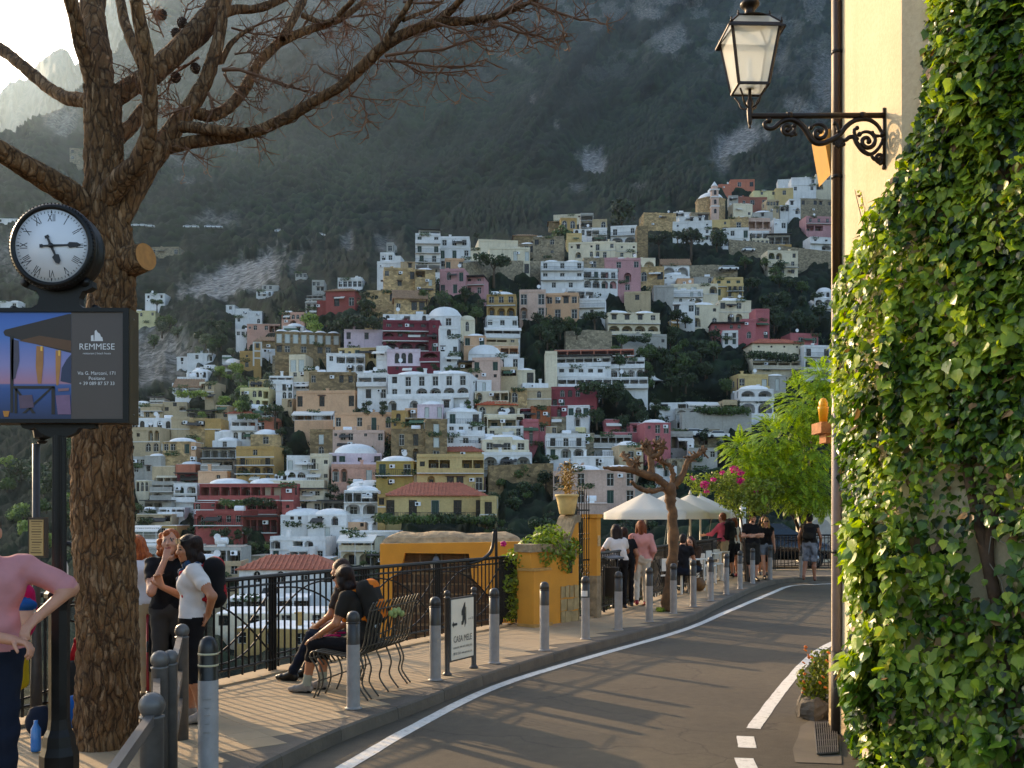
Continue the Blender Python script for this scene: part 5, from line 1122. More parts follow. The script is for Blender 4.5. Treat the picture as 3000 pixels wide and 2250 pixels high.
def flat_rail(a, b, z0, z1, label):
    m = MB(); o = Vector((a.x, a.y, SZ+z0)); d = Vector((b.x-a.x, b.y-a.y, 0)); L = d.length; d.normalize()
    t = thing('handrail', label, 'handrail', o, 0, 'grey handrail posts')
    s = Vector((d.y, -d.x, 0))*.022
    for zz in (0, -.28, -.5):
        vs = [s*k+Vector((0, 0, zz+dz)) for dz in (-.06, 0) for k in (-1, 1)]+[d*L+s*k+Vector((0, 0, zz+dz+z1-z0)) for dz in (-.06, 0) for k in (-1, 1)]
        m2 = MB(); m2.add(vs, [(0, 4, 5, 1), (2, 3, 7, 6), (0, 2, 6, 4), (1, 5, 7, 3)]); m2.build('rail', M_PGREY, t)
flat_rail(pos[0]+Vector((.01, -.06, 0)), Vector((-1.62, 3.9, 0)), .78, .72, 'flat grey rail from the nearest ball post')
flat_rail(pos[2]+Vector((0, .05, 0)), pos[3]-Vector((0, .05, 0)), .78, .84, 'flat grey rail between the far ball posts')
flat_rail(pos[0]+Vector((0, .06, 0)), pos[1]-Vector((0, .06, 0)), .70, .72, 'flat grey rail between the near ball posts')
# ---------------------------------------------------------------- bodies as one continuous surface (smooth union of tapered limbs)
def surface_nets(f, org, h):
    s = f < 0; nx, ny, nz = f.shape
    acc = np.zeros((nx-1, ny-1, nz-1, 3), np.float32); cnt = np.zeros((nx-1, ny-1, nz-1), np.float32)
    def sl(o): return tuple(slice(k, n-1+k) for k, n in zip(o, (nx, ny, nz)))
    for ax in range(3):
        o1, o2 = [i for i in range(3) if i != ax]
        for a in (0, 1):
            for b in (0, 1):
                A = [0, 0, 0]; A[o1] = a; A[o2] = b; Bc = A.copy(); Bc[ax] = 1
                fa, fb = f[sl(A)], f[sl(Bc)]; cr = (fa < 0) != (fb < 0)
                t = np.where(cr, fa/np.where(cr, fa-fb, 1), 0)
                for i in range(3):
                    acc[..., i] += np.where(cr, A[i]+(t if i == ax else 0), 0)
                cnt += cr
    m = cnt > 0; idx = -np.ones(m.shape, np.int64); idx[m] = np.arange(m.sum())
    cell = np.argwhere(m); V = (cell+acc[m]/cnt[m][:, None])*h+org
    Q = []
    for ax in range(3):
        o1, o2 = [(1, 2), (2, 0), (0, 1)][ax]
        d = [0, 0, 0]; d[ax] = 1
        sh = [nx, ny, nz]
        A = s[tuple(slice(0, n-(1 if i == ax else 0)) for i, n in enumerate(sh))]; Bs = s[tuple(slice(1 if i == ax else 0, n) for i, n in enumerate(sh))]
        e = np.argwhere(A != Bs)
        e = e[(e[:, o1] > 0) & (e[:, o2] > 0) & (e[:, o1] < sh[o1]-1) & (e[:, o2] < sh[o2]-1)]
        flip = A[tuple(e.T)]
        c = []
        for a, b in ((1, 1), (0, 1), (0, 0), (1, 0)):
            q = e.copy(); q[:, o1] -= a; q[:, o2] -= b; c.append(idx[tuple(q.T)])
        q = np.stack(c, 1); q[~flip] = q[~flip][:, ::-1]; Q.append(q)
    Q = np.concatenate(Q); return V, Q[(Q >= 0).all(1)]
def sdf_mesh(name, prims, mats, vox):
    """prims: ('c', a, b, ra, rb, mat, k) tapered limb, ('e', centre, radii, rot, mat, k) ellipsoid"""
    pts = []
    for p in prims:
        if p[0] == 'c': pts += [(np.array(p[1]), max(p[3], p[4])), (np.array(p[2]), max(p[3], p[4]))]
        else: pts.append((np.array(p[1]), max(p[2])))
    lo = np.min([p-r for p, r in pts], 0)-.06; hi = np.max([p+r for p, r in pts], 0)+.06
    n = np.ceil((hi-lo)/vox).astype(int)+1
    f = np.full(n, .3, np.float32); mt = np.zeros(n, np.int8); best = np.full(n, 9, np.float32)
    for p in prims:
        k = p[6] if p[0] == 'c' else p[5]
        if p[0] == 'c': a, b = np.array(p[1], float), np.array(p[2], float); R0 = max(p[3], p[4])+k+.03; l0, h0 = np.minimum(a, b)-R0, np.maximum(a, b)+R0
        else: a = np.array(p[1], float); R0 = max(p[2])+k+.03; l0, h0 = a-R0, a+R0
        i0 = np.clip(((l0-lo)/vox).astype(int), 0, n); i1 = np.clip(((h0-lo)/vox).astype(int)+2, 0, n)
        g = np.meshgrid(*[np.arange(i0[i], i1[i])*vox+lo[i] for i in range(3)], indexing='ij')
        if g[0].size == 0: continue
        if p[0] == 'c':
            ab = b-a; L = ab.dot(ab)+1e-9; t = np.clip(sum((g[i]-a[i])*ab[i] for i in range(3))/L, 0, 1)
            d = np.sqrt(sum((g[i]-a[i]-t*ab[i])**2 for i in range(3)))-(p[3]+(p[4]-p[3])*t); mm = p[5]
        else:
            rr = np.array(p[2]); q = [g[i]-a[i] for i in range(3)]
            if p[3] is not None:
                M = np.array(p[3]); q = [sum(M[j][i]*q[j] for j in range(3)) for i in range(3)]
            qn = np.sqrt(sum((q[i]/rr[i])**2 for i in range(3))); d = (qn-1)*rr.min()*1.0; mm = p[4]
        S = tuple(slice(i0[i], i1[i]) for i in range(3)); F_ = f[S]
        if k > 1e-4:
            hh = np.clip(.5+.5*(F_-d)/k, 0, 1); f[S] = F_*(1-hh)+d*hh-k*hh*(1-hh)
        else: f[S] = np.minimum(F_, d)
        bb = best[S]; w = d < bb; best[S] = np.where(w, d, bb); m_ = mt[S]; m_[w] = mm
    if len(mats) > 4:   # folds in the cloth
        g = np.meshgrid(*[np.arange(n[i])*vox+lo[i] for i in range(3)], indexing='ij', sparse=True); ph = len(prims)*.7+lo[0]*9
        fold = np.sin(24*g[0]+10*g[2]+2.5*np.sin(13*g[2]+ph))*np.sin(19*g[1]-16*g[2]+ph)+.6*np.sin(47*g[2]+12*g[0]-9*g[1]+3*np.sin(21*g[0]+ph))
        f += np.where((mt == 1) | (mt == 2), .0042*fold, 0).astype(np.float32)
    V, Q = surface_nets(f, lo, vox)
    c = V[Q].mean(1); ci = np.clip(np.round((c-lo)/vox).astype(int), 0, n-1)
    return mesh_np(name, V, Q, mats, True, mt[tuple(ci.T)])
def cloth(name, col, var=.1): return simple('cloth '+name, col, .85, var=var, scale=6, bump=.35, bdist=.02, bscale=9, spec=.2)
SKIN = simple('skin', '#a8704f', .5, var=.06, scale=20, sss=.05); SKIN2 = simple('tanned skin', '#8d5a3c', .5, var=.06, scale=20, sss=.05); SKIN3 = simple('fair skin', '#b98468', .5, var=.06, scale=20, sss=.05)
def hair_mat(name, a, b):
    if 'hair '+name in MATS: return MATS['hair '+name]
    t = NT('hair '+name); n = t.noise(t.coords('Object', (60, 60, 9)), 1, 4); t.l(t.ramp(n, [(.3, lin(a)), (.7, lin(b))]), t.b.inputs['Base Color']); t.b.inputs['Roughness'].default_value = .6; t.b.inputs['Specular IOR Level'].default_value = .25
    t.bump(n, .9, .012); MATS['hair '+name] = t.mat; return t.mat
HBLACK = hair_mat('black', '#0f0a08', '#2a1a14'); HBROWN = hair_mat('brown', '#1c0f08', '#3c2314'); HRED = hair_mat('red', '#6e2c0d', '#b5622a'); HBLOND = hair_mat('blond', '#8a6436', '#cfa868'); HAUB = hair_mat('auburn', '#4a1f10', '#8a4a22')
M_EYE = simple('eye', '#150e0b', .2); M_LIP = simple('lips', '#8a4238', .5); M_BLACKP = simple('black plastic', '#0c0c0d', .35)
A3 = lambda v: np.array(v, float)
def rotm(rz=0, rx=0, ry=0): return np.array((Matrix.Rotation(rz, 3, 'Z') @ Matrix.Rotation(rx, 3, 'X') @ Matrix.Rotation(ry, 3, 'Y')))
STAND = dict(pelvis=(0, 0, .93), waist=(0, .01, 1.08), chest=(0, 0, 1.27), neck=(0, -.01, 1.43), head=(0, .02, 1.575),
             shR=(.175, -.01, 1.375), elR=(.225, -.04, 1.09), wrR=(.235, .05, .86), shL=(-.175, -.01, 1.375), elL=(-.225, -.04, 1.09), wrL=(-.235, .05, .86),
             hipR=(.088, 0, .90), knR=(.10, .02, .49), anR=(.10, -.02, .085), hipL=(-.088, 0, .90), knL=(-.10, .02, .49), anL=(-.10, -.02, .085))
def person(label, loc, rz, J=None, top=None, bottom=None, shoes=None, skin=SKIN, sleeve=.55, leg=2.0, hair=('short', HBROWN), hrot=(0, 0, 0), h=1.7, fat=1.0, vox=.012, skirt=0, long_top=0, hand=('relaxed', 'relaxed'), sole=None, toe=None, socks=None, bust=0):
    j = {k: A3(v) for k, v in STAND.items()}
    for k, v in (J or {}).items(): j[k] = A3(v)
    S = h/1.7; t = thing('person', label, 'person', loc, rz, None)
    m_skin, m_top, m_bot, m_shoe, m_eye, m_lip, m_sole, m_sock = range(8)
    mats = [skin, top, bottom, shoes or M_BLACKP, M_EYE, M_LIP, sole or M_BLACKP, socks or top]
    pr = []; f = fat
    def c(a, b, ra, rb, m, k=.03): pr.append(('c', A3(a)*S, A3(b)*S, ra*S, rb*S, m, k*S))
    def e(ctr, rad, rot, m, k=.02): pr.append(('e', A3(ctr)*S, A3(rad)*S, rot, m, k*S))
    sx = j['shR']-j['shL']; sx = sx/np.linalg.norm(sx); hx = j['hipR']-j['hipL']; hx = hx/np.linalg.norm(hx)
    ch, wa, pe = j['chest'], j['waist'], j['pelvis']
    up = (j['neck']-ch)/np.linalg.norm(j['neck']-ch); fw = np.cross(up, sx)
    # trunk
    c(ch-sx*.085+up*.02, ch+sx*.085+up*.02, .112*f, .112*f, m_top, .05); c(ch-sx*.06, wa-hx*.055, .105*f, .095*f, m_top, .05); c(ch+sx*.06, wa+hx*.055, .105*f, .095*f, m_top, .05)
    c(j['shL']*.9+j['shR']*.1-up*.01, j['shR']*.9+j['shL']*.1-up*.01, .068, .068, m_top, .04)
    hem = pe-(pe-wa)*(-.0)+ (wa-pe)*(.35-long_top)
    c(wa-hx*.06, hem-hx*.075, .098*f, .112*f, m_top, .04); c(wa+hx*.06, hem+hx*.075, .098*f, .112*f, m_top, .04)
    c(pe-hx*.075, pe+hx*.075, .112*f, .112*f, m_bot, .04)
    if bust:
        for s in (-1, 1): e(ch+sx*s*.075+fw*.085*f-up*.02, (.06*bust, .055*bust, .06*bust), None, m_top, .05)
    # neck and head
    hd = j['head']; hr = rotm(*hrot); X, Yv, Z = hr[:, 0], hr[:, 1], hr[:, 2]
    c(j['neck']-up*.03, hd-Z*.07-Yv*.015, .056, .052, m_skin, .025)
    c(j['shL']*.45+j['shR']*.55+up*.02, j['neck']+up*.0, .05, .055, m_top, .04); c(j['shL']*.55+j['shR']*.45+up*.02, j['neck'], .05, .055, m_top, .04)
    e(hd+Z*.02, (.074, .093, .105), hr, m_skin, .01); e(hd+Yv*.028-Z*.055, (.055, .065, .062), hr, m_skin, .03); c(hd+Yv*.055-Z*.088, hd+Yv*.06-Z*.092, .025, .022, m_skin, .03)
    c(hd+Yv*.088+Z*.012, hd+Yv*.108-Z*.022, .010, .015, m_skin, .012)
    for s in (-1, 1):
        e(hd+X*s*.077-Yv*.008-Z*.005, (.012, .022, .032), hr, m_skin, .008); e(hd+X*s*.031+Yv*.084+Z*.012, (.012, .008, .007), hr, m_eye, .002); c(hd+X*s*.018+Yv*.09+Z*.032, hd+X*s*.046+Yv*.078+Z*.033, .005, .004, m_eye, .004)
        e(hd+X*s*.04+Yv*.065-Z*.02, (.026, .022, .024), hr, m_skin, .02)
    c(hd-X*.02+Yv*.088-Z*.055, hd+X*.02+Yv*.088-Z*.055, .007, .007, m_lip, .004)
    # arms and hands
    for side, hk in (('R', hand[0]), ('L', hand[1])):
        sh, el, wr = j['sh'+side], j['el'+side], j['wr'+side]; sg = 1 if side == 'R' else -1
        c(sh, el, .050*min(f, 1.15), .040, m_skin, .03); c(el, wr, .040, .027, m_skin, .02)
        if sleeve > 0:
            q = sh+(el-sh)*min(1, sleeve); c(sh-up*.005, q, .062*min(f, 1.15), .058*min(f, 1.1), m_top, .03)
            if sleeve > 1: c(el, el+(wr-el)*(sleeve-1), .052, .04, m_top, .02)
        d = (wr-el)/np.linalg.norm(wr-el)
        if hk == 'none': continue
        if isinstance(hk, tuple): kind, hd_, hn = hk[0], A3(hk[1]), A3(hk[2])
        else: kind, hd_, hn = hk, d, A3((-sg, 0, 0))
        hd_ = hd_/np.linalg.norm(hd_); hn = hn-hd_*hn.dot(hd_); hn = hn/(np.linalg.norm(hn)+1e-9); lat = np.cross(hd_, hn)
        curl = {'relaxed': .55, 'fist': 1.9, 'flat': .12, 'grip': 1.3}[kind]
        for q in range(4):
            off = lat*(-.026+.0175*q); b0 = wr+hd_*.085+off*.95; c(wr+hd_*.01+off*.5, b0, .018, .0125, m_skin, .012)
            L = (.036, .042, .040, .031)[q]; p0 = b0; an = 0
            for sgm in range(3):
                an += curl*(.32 if sgm == 0 else .38); p1 = p0+(hd_*math.cos(an)+hn*math.sin(an))*L*(1, .72, .55)[sgm]; c(p0, p1, .0098-.001*sgm, .0092-.001*sgm, m_skin, .004); p0 = p1
        tl = -lat*sg*1.0 if side == 'R' else lat*sg*-1.0
        tb = wr+hd_*.03+lat*(-.03)+hn*.005; t1 = tb+(hd_*.6-lat*.65+hn*.35)*.045; t2 = t1+(hd_*.85-lat*.15+hn*(.2+curl*.3))*.036
        c(tb, t1, .015, .011, m_skin, .01); c(t1, t2, .0105, .009, m_skin, .004)
    # legs and feet
    for side in 'RL':
        hp, kn, an = j['hip'+side], j['kn'+side], j['an'+side]
        c(hp, kn, .083*f, .054, m_skin if leg < 1 else m_bot, .03); c(kn, kn+(an-kn)*.35, .053, .057, m_skin if leg < 1.4 else m_bot, .02); c(kn+(an-kn)*.35, an, .056, .036, m_skin if leg < 1.8 else m_bot, .02)
        if leg <= 1: c(hp, hp+(kn-hp)*leg, .098*f, .088*f, m_bot, .03)
        elif leg < 1.9: c(hp, kn, .092*f, .066, m_bot, .03); c(kn, kn+(an-kn)*(leg-1), .066, .062, m_bot, .02)
        else: c(hp, kn, .092*f, .068, m_bot, .03); c(kn, an+(kn-an)*.06, .066, .052, m_bot, .02)
        if socks: c(an, an+(kn-an)*.22, .043, .045, m_sock, .01)
        tv = A3(toe[side]) if toe and side in toe else A3((.02 if side == 'R' else -.02, 1, 0)); tv = tv/np.linalg.norm(tv)
        fz = A3((0, 0, 1)); lat = np.cross(tv, fz); lat = lat/(np.linalg.norm(lat)+1e-9); dn = np.cross(lat, tv); dn = dn if dn[2] < 0 else -dn
        heel = an-tv*.035+dn*.045; ball = an+tv*.13+dn*.05
        c(an+dn*.005, an+tv*.07+dn*.035, .042, .036, m_shoe, .02); c(heel+lat*.008, ball, .037, .036, m_shoe, .02); c(ball, ball+tv*.05+dn*.004, .036, .026, m_shoe, .01)
        c(heel+dn*.028, ball+tv*.045+dn*.018, .022, .020, m_sole, .004); c(heel+dn*.026+lat*.014, ball+dn*.02+lat*.016, .02, .02, m_sole, .004)
    if skirt:
        for q in range(9):
            a = math.pi*2*q/9; o = A3((math.cos(a)*.13, math.sin(a)*.1, 0)); c(pe+o*.7, pe+o*(1+.3*skirt)-A3((0, 0, .12+skirt*.2)), .05, .045, m_bot, .04)
    me = sdf_mesh('body', pr, mats, vox); link('body', me, t)
    # hair
    st, hm = hair; hp = []
    def he(ctr, rad, k=.02): hp.append(('e', A3(ctr)*S, A3(rad)*S, hr, 0, k*S))
    def hc(a, b, ra, rb, k=.02): hp.append(('c', A3(a)*S, A3(b)*S, ra*S, rb*S, 0, k*S))
    he(hd+Z*.045-Yv*.018, (.083, .094, .092)); he(hd-Yv*.045-Z*.005, (.078, .066, .09))
    if st == 'bob':
        for s in (-1, 1): hc(hd+X*s*.07-Yv*.02+Z*.03, hd+X*s*.085-Yv*.02-Z*.11, .035, .035)
        hc(hd-Yv*.07, hd-Yv*.06-Z*.13, .06, .055); he(hd+Z*.075+Yv*.02, (.075, .07, .05))
    elif st == 'long':
        for q in (-1, -.4, .4, 1): hc(hd+X*q*.06-Yv*.06, hd+X*q*.085-Yv*.085-Z*.42, .055, .035)
        for s in (-1, 1): hc(hd+X*s*.075+Z*.02, hd+X*s*.09-Z*.2, .03, .03)
    elif st == 'wavy':
        rg = random.Random(9)
        for q in range(34):
            a = rg.uniform(0, 6.28); zz = rg.uniform(-.13, .08); b = hd+X*math.cos(a)*.078+Yv*(math.sin(a)*.075-.03)+Z*zz
            if (b-hd).dot(Yv) < .045 or zz > .06: he(b, (.03, .03, .034), .035)
    elif st == 'curly':
        rg = random.Random(4)
        for q in range(30):
            a = rg.uniform(0, 6.28); zz = rg.uniform(-.15, .1); b = hd+X*math.cos(a)*.1+Yv*(math.sin(a)*.085-.025)+Z*zz
            if (b-hd).dot(Yv) < .05 or zz > .07: he(b, (.036, .036, .036), .01)
    elif st == 'tail':
        hc(hd-Yv*.09+Z*.03, hd-Yv*.13-Z*.18, .035, .02)
    link('hair', sdf_mesh('hair', hp, [hm], vox*.8), t)
    return t, j, S, hr
def glasses(t, j, S, hr, dz=0.0, dy=0.0, dark=True):
    m = MB(); hd = Vector(j['head']*S); X, Y, Z = (Vector(hr[:, i]) for i in range(3))
    for s in (-1, 1):
        c_ = hd+(X*s*.034+Y*(.102+dy)+Z*(.012+dz))*S; rot = Matrix((X, Y, Z)).transposed(); mm = MB(); mm.lathe([(.0, -.004), (.026, -.004), (.028, 0), (.026, .004), (0, .004)], n=12, axis='Y'); m.add([rot @ Vector(v)+c_ for v in mm.v], mm.f)
        m.bar(hd+(X*s*.06+Y*(.098+dy)+Z*(.016+dz))*S, hd+(X*s*.082+Y*(-.01+dy)+Z*(.02+dz))*S, .006)
    m.bar(hd+(X*-.06+Y*(.1+dy)+Z*(.018+dz))*S, hd+(X*.06+Y*(.1+dy)+Z*(.018+dz))*S, .007)
    m.build('glasses', M_BLACKP, t)
def backpack(label, parent_t, j, S, col, col2=None, size=(.15, .11, .22), drop=.02, name='backpack', strap=True):
    ch, nk = j['chest']*S, j['neck']*S; sx = (j['shR']-j['shL']); sx /= np.linalg.norm(sx); up = (nk-ch)/np.linalg.norm(nk-ch); fw = np.cross(up, sx)
    c0 = ch-fw*(.10*S+size[1])-up*drop; rot = np.stack([sx, fw, up], 1); w, d, hh = size
    pr = []
    for a in (-1, 1):
        for b in (-1, 1): pr.append(('c', c0+sx*a*(w-.06)+up*b*(hh-.07)-fw*.0, c0-sx*a*(w-.06)+up*b*(hh-.07), .07, .07, 0, .05)); pr.append(('c', c0+sx*a*(w-.06)+up*(hh-.07), c0+sx*a*(w-.06)-up*(hh-.07), .07, .07, 0, .05))
    pr += [('e', c0-fw*.02, (w*.85, d*.9, hh*.85), rot, 0, .04), ('e', c0-fw*(d*.75)-up*hh*.3, (w*.62, d*.45, hh*.42), rot, 1, .01), ('e', c0+up*hh*.78-fw*.02, (w*.7, d*.75, hh*.25), rot, 1, .02)]
    if strap:
        for s in (-1, 1):
            a = ch+sx*s*.085*S+up*.14*S; pts = [c0+sx*s*.07+up*hh*.7+fw*.06, a-fw*.03, a+fw*.11*S-up*.05, ch+sx*s*.12*S+fw*.10*S-up*.12*S, c0+sx*s*.12+fw*.08-up*hh*.7]
            for p, q in zip(pts[:-1], pts[1:]): pr.append(('c', p, q, .017, .017, 1, .01))
    o = link(name, sdf_mesh(name, pr, [col, col2 or col], .011)); o.matrix_world = parent_t.matrix_basis.copy() if False else Matrix.Translation(parent_t.location) @ Matrix.Rotation(parent_t.rotation_euler.z, 4, 'Z')
    tag(o, label, 'backpack'); return o
C_WHITE = cloth('white', '#cfc9c4'); C_BLACK = cloth('black', '#141214'); C_PINK = cloth('pink knit', '#c98e86'); C_SHIRTP = cloth('pink shirt', '#b97f80'); C_HOTPINK = cloth('magenta', '#a81150'); C_ROSE = cloth('rose shirt', '#c4566c'); C_JEANS = cloth('dark jeans', '#141b2a'); C_GREYP = cloth('grey trousers', '#3b3836'); C_BEIGE = cloth('beige trousers', '#b09a78'); C_CREAMP = cloth('cream trousers', '#c3b8a8'); C_KHAKI = cloth('khaki shorts', '#b39b76'); C_DENIM = cloth('pale denim', '#6b7480'); C_FLORAL = cloth('floral shorts', '#6d7078', .7); C_RED = cloth('red', '#a3141c'); C_BLUE = cloth('blue', '#124f8f'); C_YEL = cloth('yellow', '#9a8410'); C_CREAM = cloth('cream canvas', '#b5ab98'); C_CHAR = cloth('charcoal', '#26231f'); C_BROWNT = cloth('brown top', '#3c2a1c'); C_SOCK = cloth('grey socks', '#9a9a88'); C_SHOE = simple('grey walking shoe', '#8d8379', .8, var=.2, scale=20); C_REDSH = simple('red shoe', '#8a1024', .6); C_ORANGE = cloth('orange', '#c76a12'); C_NAVYCAP = cloth('navy cap', '#11131f'); C_TAUPE = cloth('taupe', '#3a2f28')
def on(px, py): p = G(px, py); return Vector((p.x, p.y, SZ+.006))
def face_cam(p, off=0): return math.atan2(-p.x, p.y)+math.pi-0+off  # local +y turned towards the camera
# woman in the white T-shirt, hand on hip
p = on(568, 2080); p = Vector((-2.78, 8.95, SZ+.006))
T = person('woman in a white T-shirt with sunglasses on her hair, hand on hip', p, R(105), dict(head=(.0, .05, 1.565), neck=(0, .0, 1.42), chest=(0, -.01, 1.27), shR=(.16, -.02, 1.375), elL=(-.37, -.17, 1.16), wrL=(-.21, -.13, .985), elR=(.20, .10, 1.12), wrR=(.12, .29, 1.22), knR=(.1, .05, .49), anR=(.11, .03, .085), knL=(-.1, 0, .49), anL=(-.13, -.08, .085)), C_WHITE, C_BLACK, C_SHOE, SKIN, .5, 1.25, ('wavy', HBLACK), (R(25), R(-8), 0), 1.63, 1.1, .0085, hand=(('fist', (-.1, .3, .95), (-1, 0, 0)), ('flat', (.65, .35, -.6), (-.2, .9, .0))), bust=1.15, sole=M_BLACKP)
glasses(*T, dz=.07, dy=-.02)
sc = MB(); hd = T[1]['neck']*T[2]
for k in range(10):
    a = k*.63; sc.ball((hd[0]+.07*math.cos(a), hd[1]+.06*math.sin(a)+.01, hd[2]+.0+.015*math.sin(k*2.1)), .035, 8)
sc.ball((hd[0]-.03, hd[1]+.10, hd[2]-.06), .035, 8); sc.ball((hd[0]-.05, hd[1]+.12, hd[2]-.12), .028, 8); sc.ball((hd[0]-.04, hd[1]+.11, hd[2]-.16), .02, 8)
sc.build('scarf', cloth('blue scarf', '#27425f', .4), T[0])
backpack('red and black backpack on the woman in the white T-shirt', T[0], T[1], T[2], C_BLACK, C_RED, (.13, .07, .20))
# woman with red curls, hand at her mouth
p = Vector((-3.2, 9.6, SZ+.006))
T = person('red-haired woman in a black top with her hand at her mouth', p, R(195), dict(elR=(.16, .22, 1.12), wrR=(.04, .16, 1.42), elL=(-.26, .0, 1.1), wrL=(-.2, .15, .95), head=(0, .03, 1.575)), C_BLACK, C_GREYP, M_BLACKP, SKIN3, .5, 2, ('curly', HRED), (R(-10), R(5), 0), 1.66, 1.05, .0095, hand=(('fist', (-.2, -.35, .8), (0, -1, 0)), 'relaxed'), bust=1)
# person in white, mostly behind the pine
p = Vector((-3.5, 10.0, SZ+.006))
T = person('person in a white shirt and beige trousers leaning beyond the pine trunk', p, R(60), dict(chest=(0, .10, 1.22), neck=(0, .17, 1.36), head=(0, .25, 1.5), waist=(0, .03, 1.06), shR=(.17, .14, 1.32), shL=(-.17, .14, 1.32), elR=(.2, .3, 1.1), wrR=(.1, .45, 1.0), elL=(-.2, .3, 1.1), wrL=(-.1, .45, 1.0)), C_WHITE, C_BEIGE, M_BLACKP, SKIN, 1.2, 2, ('wavy', HRED), (0, R(-15), 0), 1.66, 1.12, .012, long_top=.1)
b = MB(); b.lathe([(.15, -.02), (.158, -.018), (.158, .018), (.15, .02)], (0, .01, 1.0), 20); b.build('belt', simple('brown leather', '#5a2f17', .5), T[0])
# man in the pink shirt bending at the picture's edge
p = Vector((-3.07, 5.95, SZ+.006))
T = person('man in a pink shirt and dark jeans with his hands clasped beside the clock post', p, R(-150), dict(shL=(-.19, 0, 1.39), elL=(-.43, .02, 1.26), wrL=(-.24, .20, 1.12), shR=(.19, 0, 1.38), elR=(.22, .12, 1.1), wrR=(-.12, .28, 1.02)), C_SHIRTP, C_JEANS, M_BLACKP, SKIN3, .85, 2, ('short', HBROWN), (0, 0, 0), 1.84, 1.12, .0085, hand=(('fist', (-.7, .55, -.2), (0, .3, -1)), ('grip', (.5, .55, -.4), (0, .2, -1))))
# the couple on the bench
BX, BY = -1.92, 10.75
SIT = dict(pelvis=(0, -.08, .53), waist=(0, -.05, .70), chest=(0, .02, .90), neck=(0, .07, 1.05), head=(0, .13, 1.19), shR=(.18, .04, 1.0), shL=(-.18, .04, 1.0), hipR=(.1, -.05, .50), hipL=(-.1, -.05, .50), knR=(.13, .40, .50), knL=(-.10, .42, .50), anR=(.13, .42, .085), anL=(-.1, .50, .085), elR=(.25, .10, .74), wrR=(.14, .34, .60), elL=(-.24, .12, .74), wrL=(-.12, .36, .60))
pb = on(985, 2010); pb = Vector((-1.58, 10.35, SZ+.006))
T = person('woman in a charcoal top seated on the bench, hands on her knees', pb, R(78), SIT, C_CHAR, C_BLACK, C_SHOE, SKIN, .55, 1.35, ('wavy', HBLACK), (0, R(-5), 0), 1.66, 1.12, .0085, hand=(('flat', (0, .8, -.5), (0, -.4, -.9)), ('flat', (0, .8, -.5), (0, -.4, -.9))), bust=1.1, socks=C_SOCK, sole=M_BLACKP)
glasses(*T)
s_ = MB()
for sx in (-.115, .115): s_.tube([(sx, .12, .585), (sx+.06, .25, .575), (sx+.065, .36, .545), (sx+.05, .43, .49)], .012, 6)
s_.build('pink_stripe', C_HOTPINK, T[0])
bpk = backpack('dark backpack with an orange edge worn by the seated woman', T[0], T[1], T[2], C_CHAR, C_ORANGE, (.14, .10, .21))
pb2 = Vector((-1.72, 10.98, SZ+.006))
T = person('person in dark clothes seated beyond the woman on the bench', pb2, R(72), dict(SIT, anR=(.13, .62, .085), anL=(-.1, .66, .085)), C_TAUPE, C_JEANS, M_BLACKP, SKIN, .6, 2, ('short', HBROWN), (0, R(-3), 0), 1.7, 1.05, .012)
# along the pavement, walking and standing
p = on(1878, 1775)
T = person('woman in a pink cardigan and white trousers walking away', p, R(-6), dict(knR=(.09, .07, .49), anR=(.09, .12, .085), knL=(-.09, 0, .49), anL=(-.09, -.18, .12), elR=(.25, -.06, 1.1), wrR=(.2, .08, .9)), C_PINK, C_CREAMP, C_REDSH, SKIN, 1.75, 2, ('bob', HAUB), (0, 0, 0), 1.66, 1.12, .012, long_top=.25)
st = MB(); st.tube([(-.14, -.13, 1.36), (-.17, -.13, 1.15), (-.2, -.12, .95)], .008, 6); st.build('bag_strap', simple('brown leather', '#5a2f17', .5), T[0])
p = Vector((2.02, 19.3, SZ+.006))
T = person('dark-haired woman in a white top leaning on the fence', p, R(20), dict(chest=(0, .08, 1.24), neck=(0, .13, 1.4), head=(0, .17, 1.54), shR=(.17, .1, 1.34), shL=(-.17, .1, 1.34), elL=(-.33, .12, 1.12), wrL=(-.25, .36, 1.14), elR=(.28, .2, 1.12), wrR=(.15, .38, 1.28)), C_WHITE, C_BLACK, M_BLACKP, SKIN2, .5, 2, ('long', HBLACK), (0, R(-5), 0), 1.62, 1.0, .012)
p = Vector((2.2, 19.75, SZ+.006))
T = person('woman with a black rucksack bent over behind the long-haired woman', p, R(10), dict(chest=(0, .08, 1.24), neck=(0, .13, 1.4), head=(0, .2, 1.52), shR=(.17, .1, 1.34), shL=(-.17, .1, 1.34)), C_BLACK, C_BLACK, M_BLACKP, SKIN, .5, 2, ('tail', HBROWN), (R(20), 0, 0), 1.58, 1.0, .013)
# the group by the far bend
def far_on(px, py): return on(px, py)
T = person('man in a rose shirt and khaki shorts with a black rucksack at the railing', on(2118, 1694), R(48), dict(elL=(-.22, .2, 1.15), wrL=(-.2, .42, 1.12)), C_ROSE, C_KHAKI, M_BLACKP, SKIN3, 1.6, .95, ('short', HAUB), (0, 0, 0), 1.80, 1.0, .014)
backpack('black rucksack on the man in the rose shirt', T[0], T[1], T[2], C_BLACK, C_CHAR, (.16, .11, .24))
T = person('woman in a white vest and black shorts with a dark shoulder bag', on(2152, 1690), R(40), dict(chest=(0, .05, 1.26)), C_WHITE, C_BLACK, C_REDSH, SKIN, .12, .5, ('bob', HAUB), (0, 0, 0), 1.66, 1.0, .014, skirt=.3)
T = person('woman in dark clothes between the railing and the rose shirt', on(2137, 1691), R(30), dict(), C_CHAR, C_BLACK, M_BLACKP, SKIN, .4, 1, ('short', HBROWN), (0, 0, 0), 1.64, 1.0, .014)
p = on(2204, 1703)
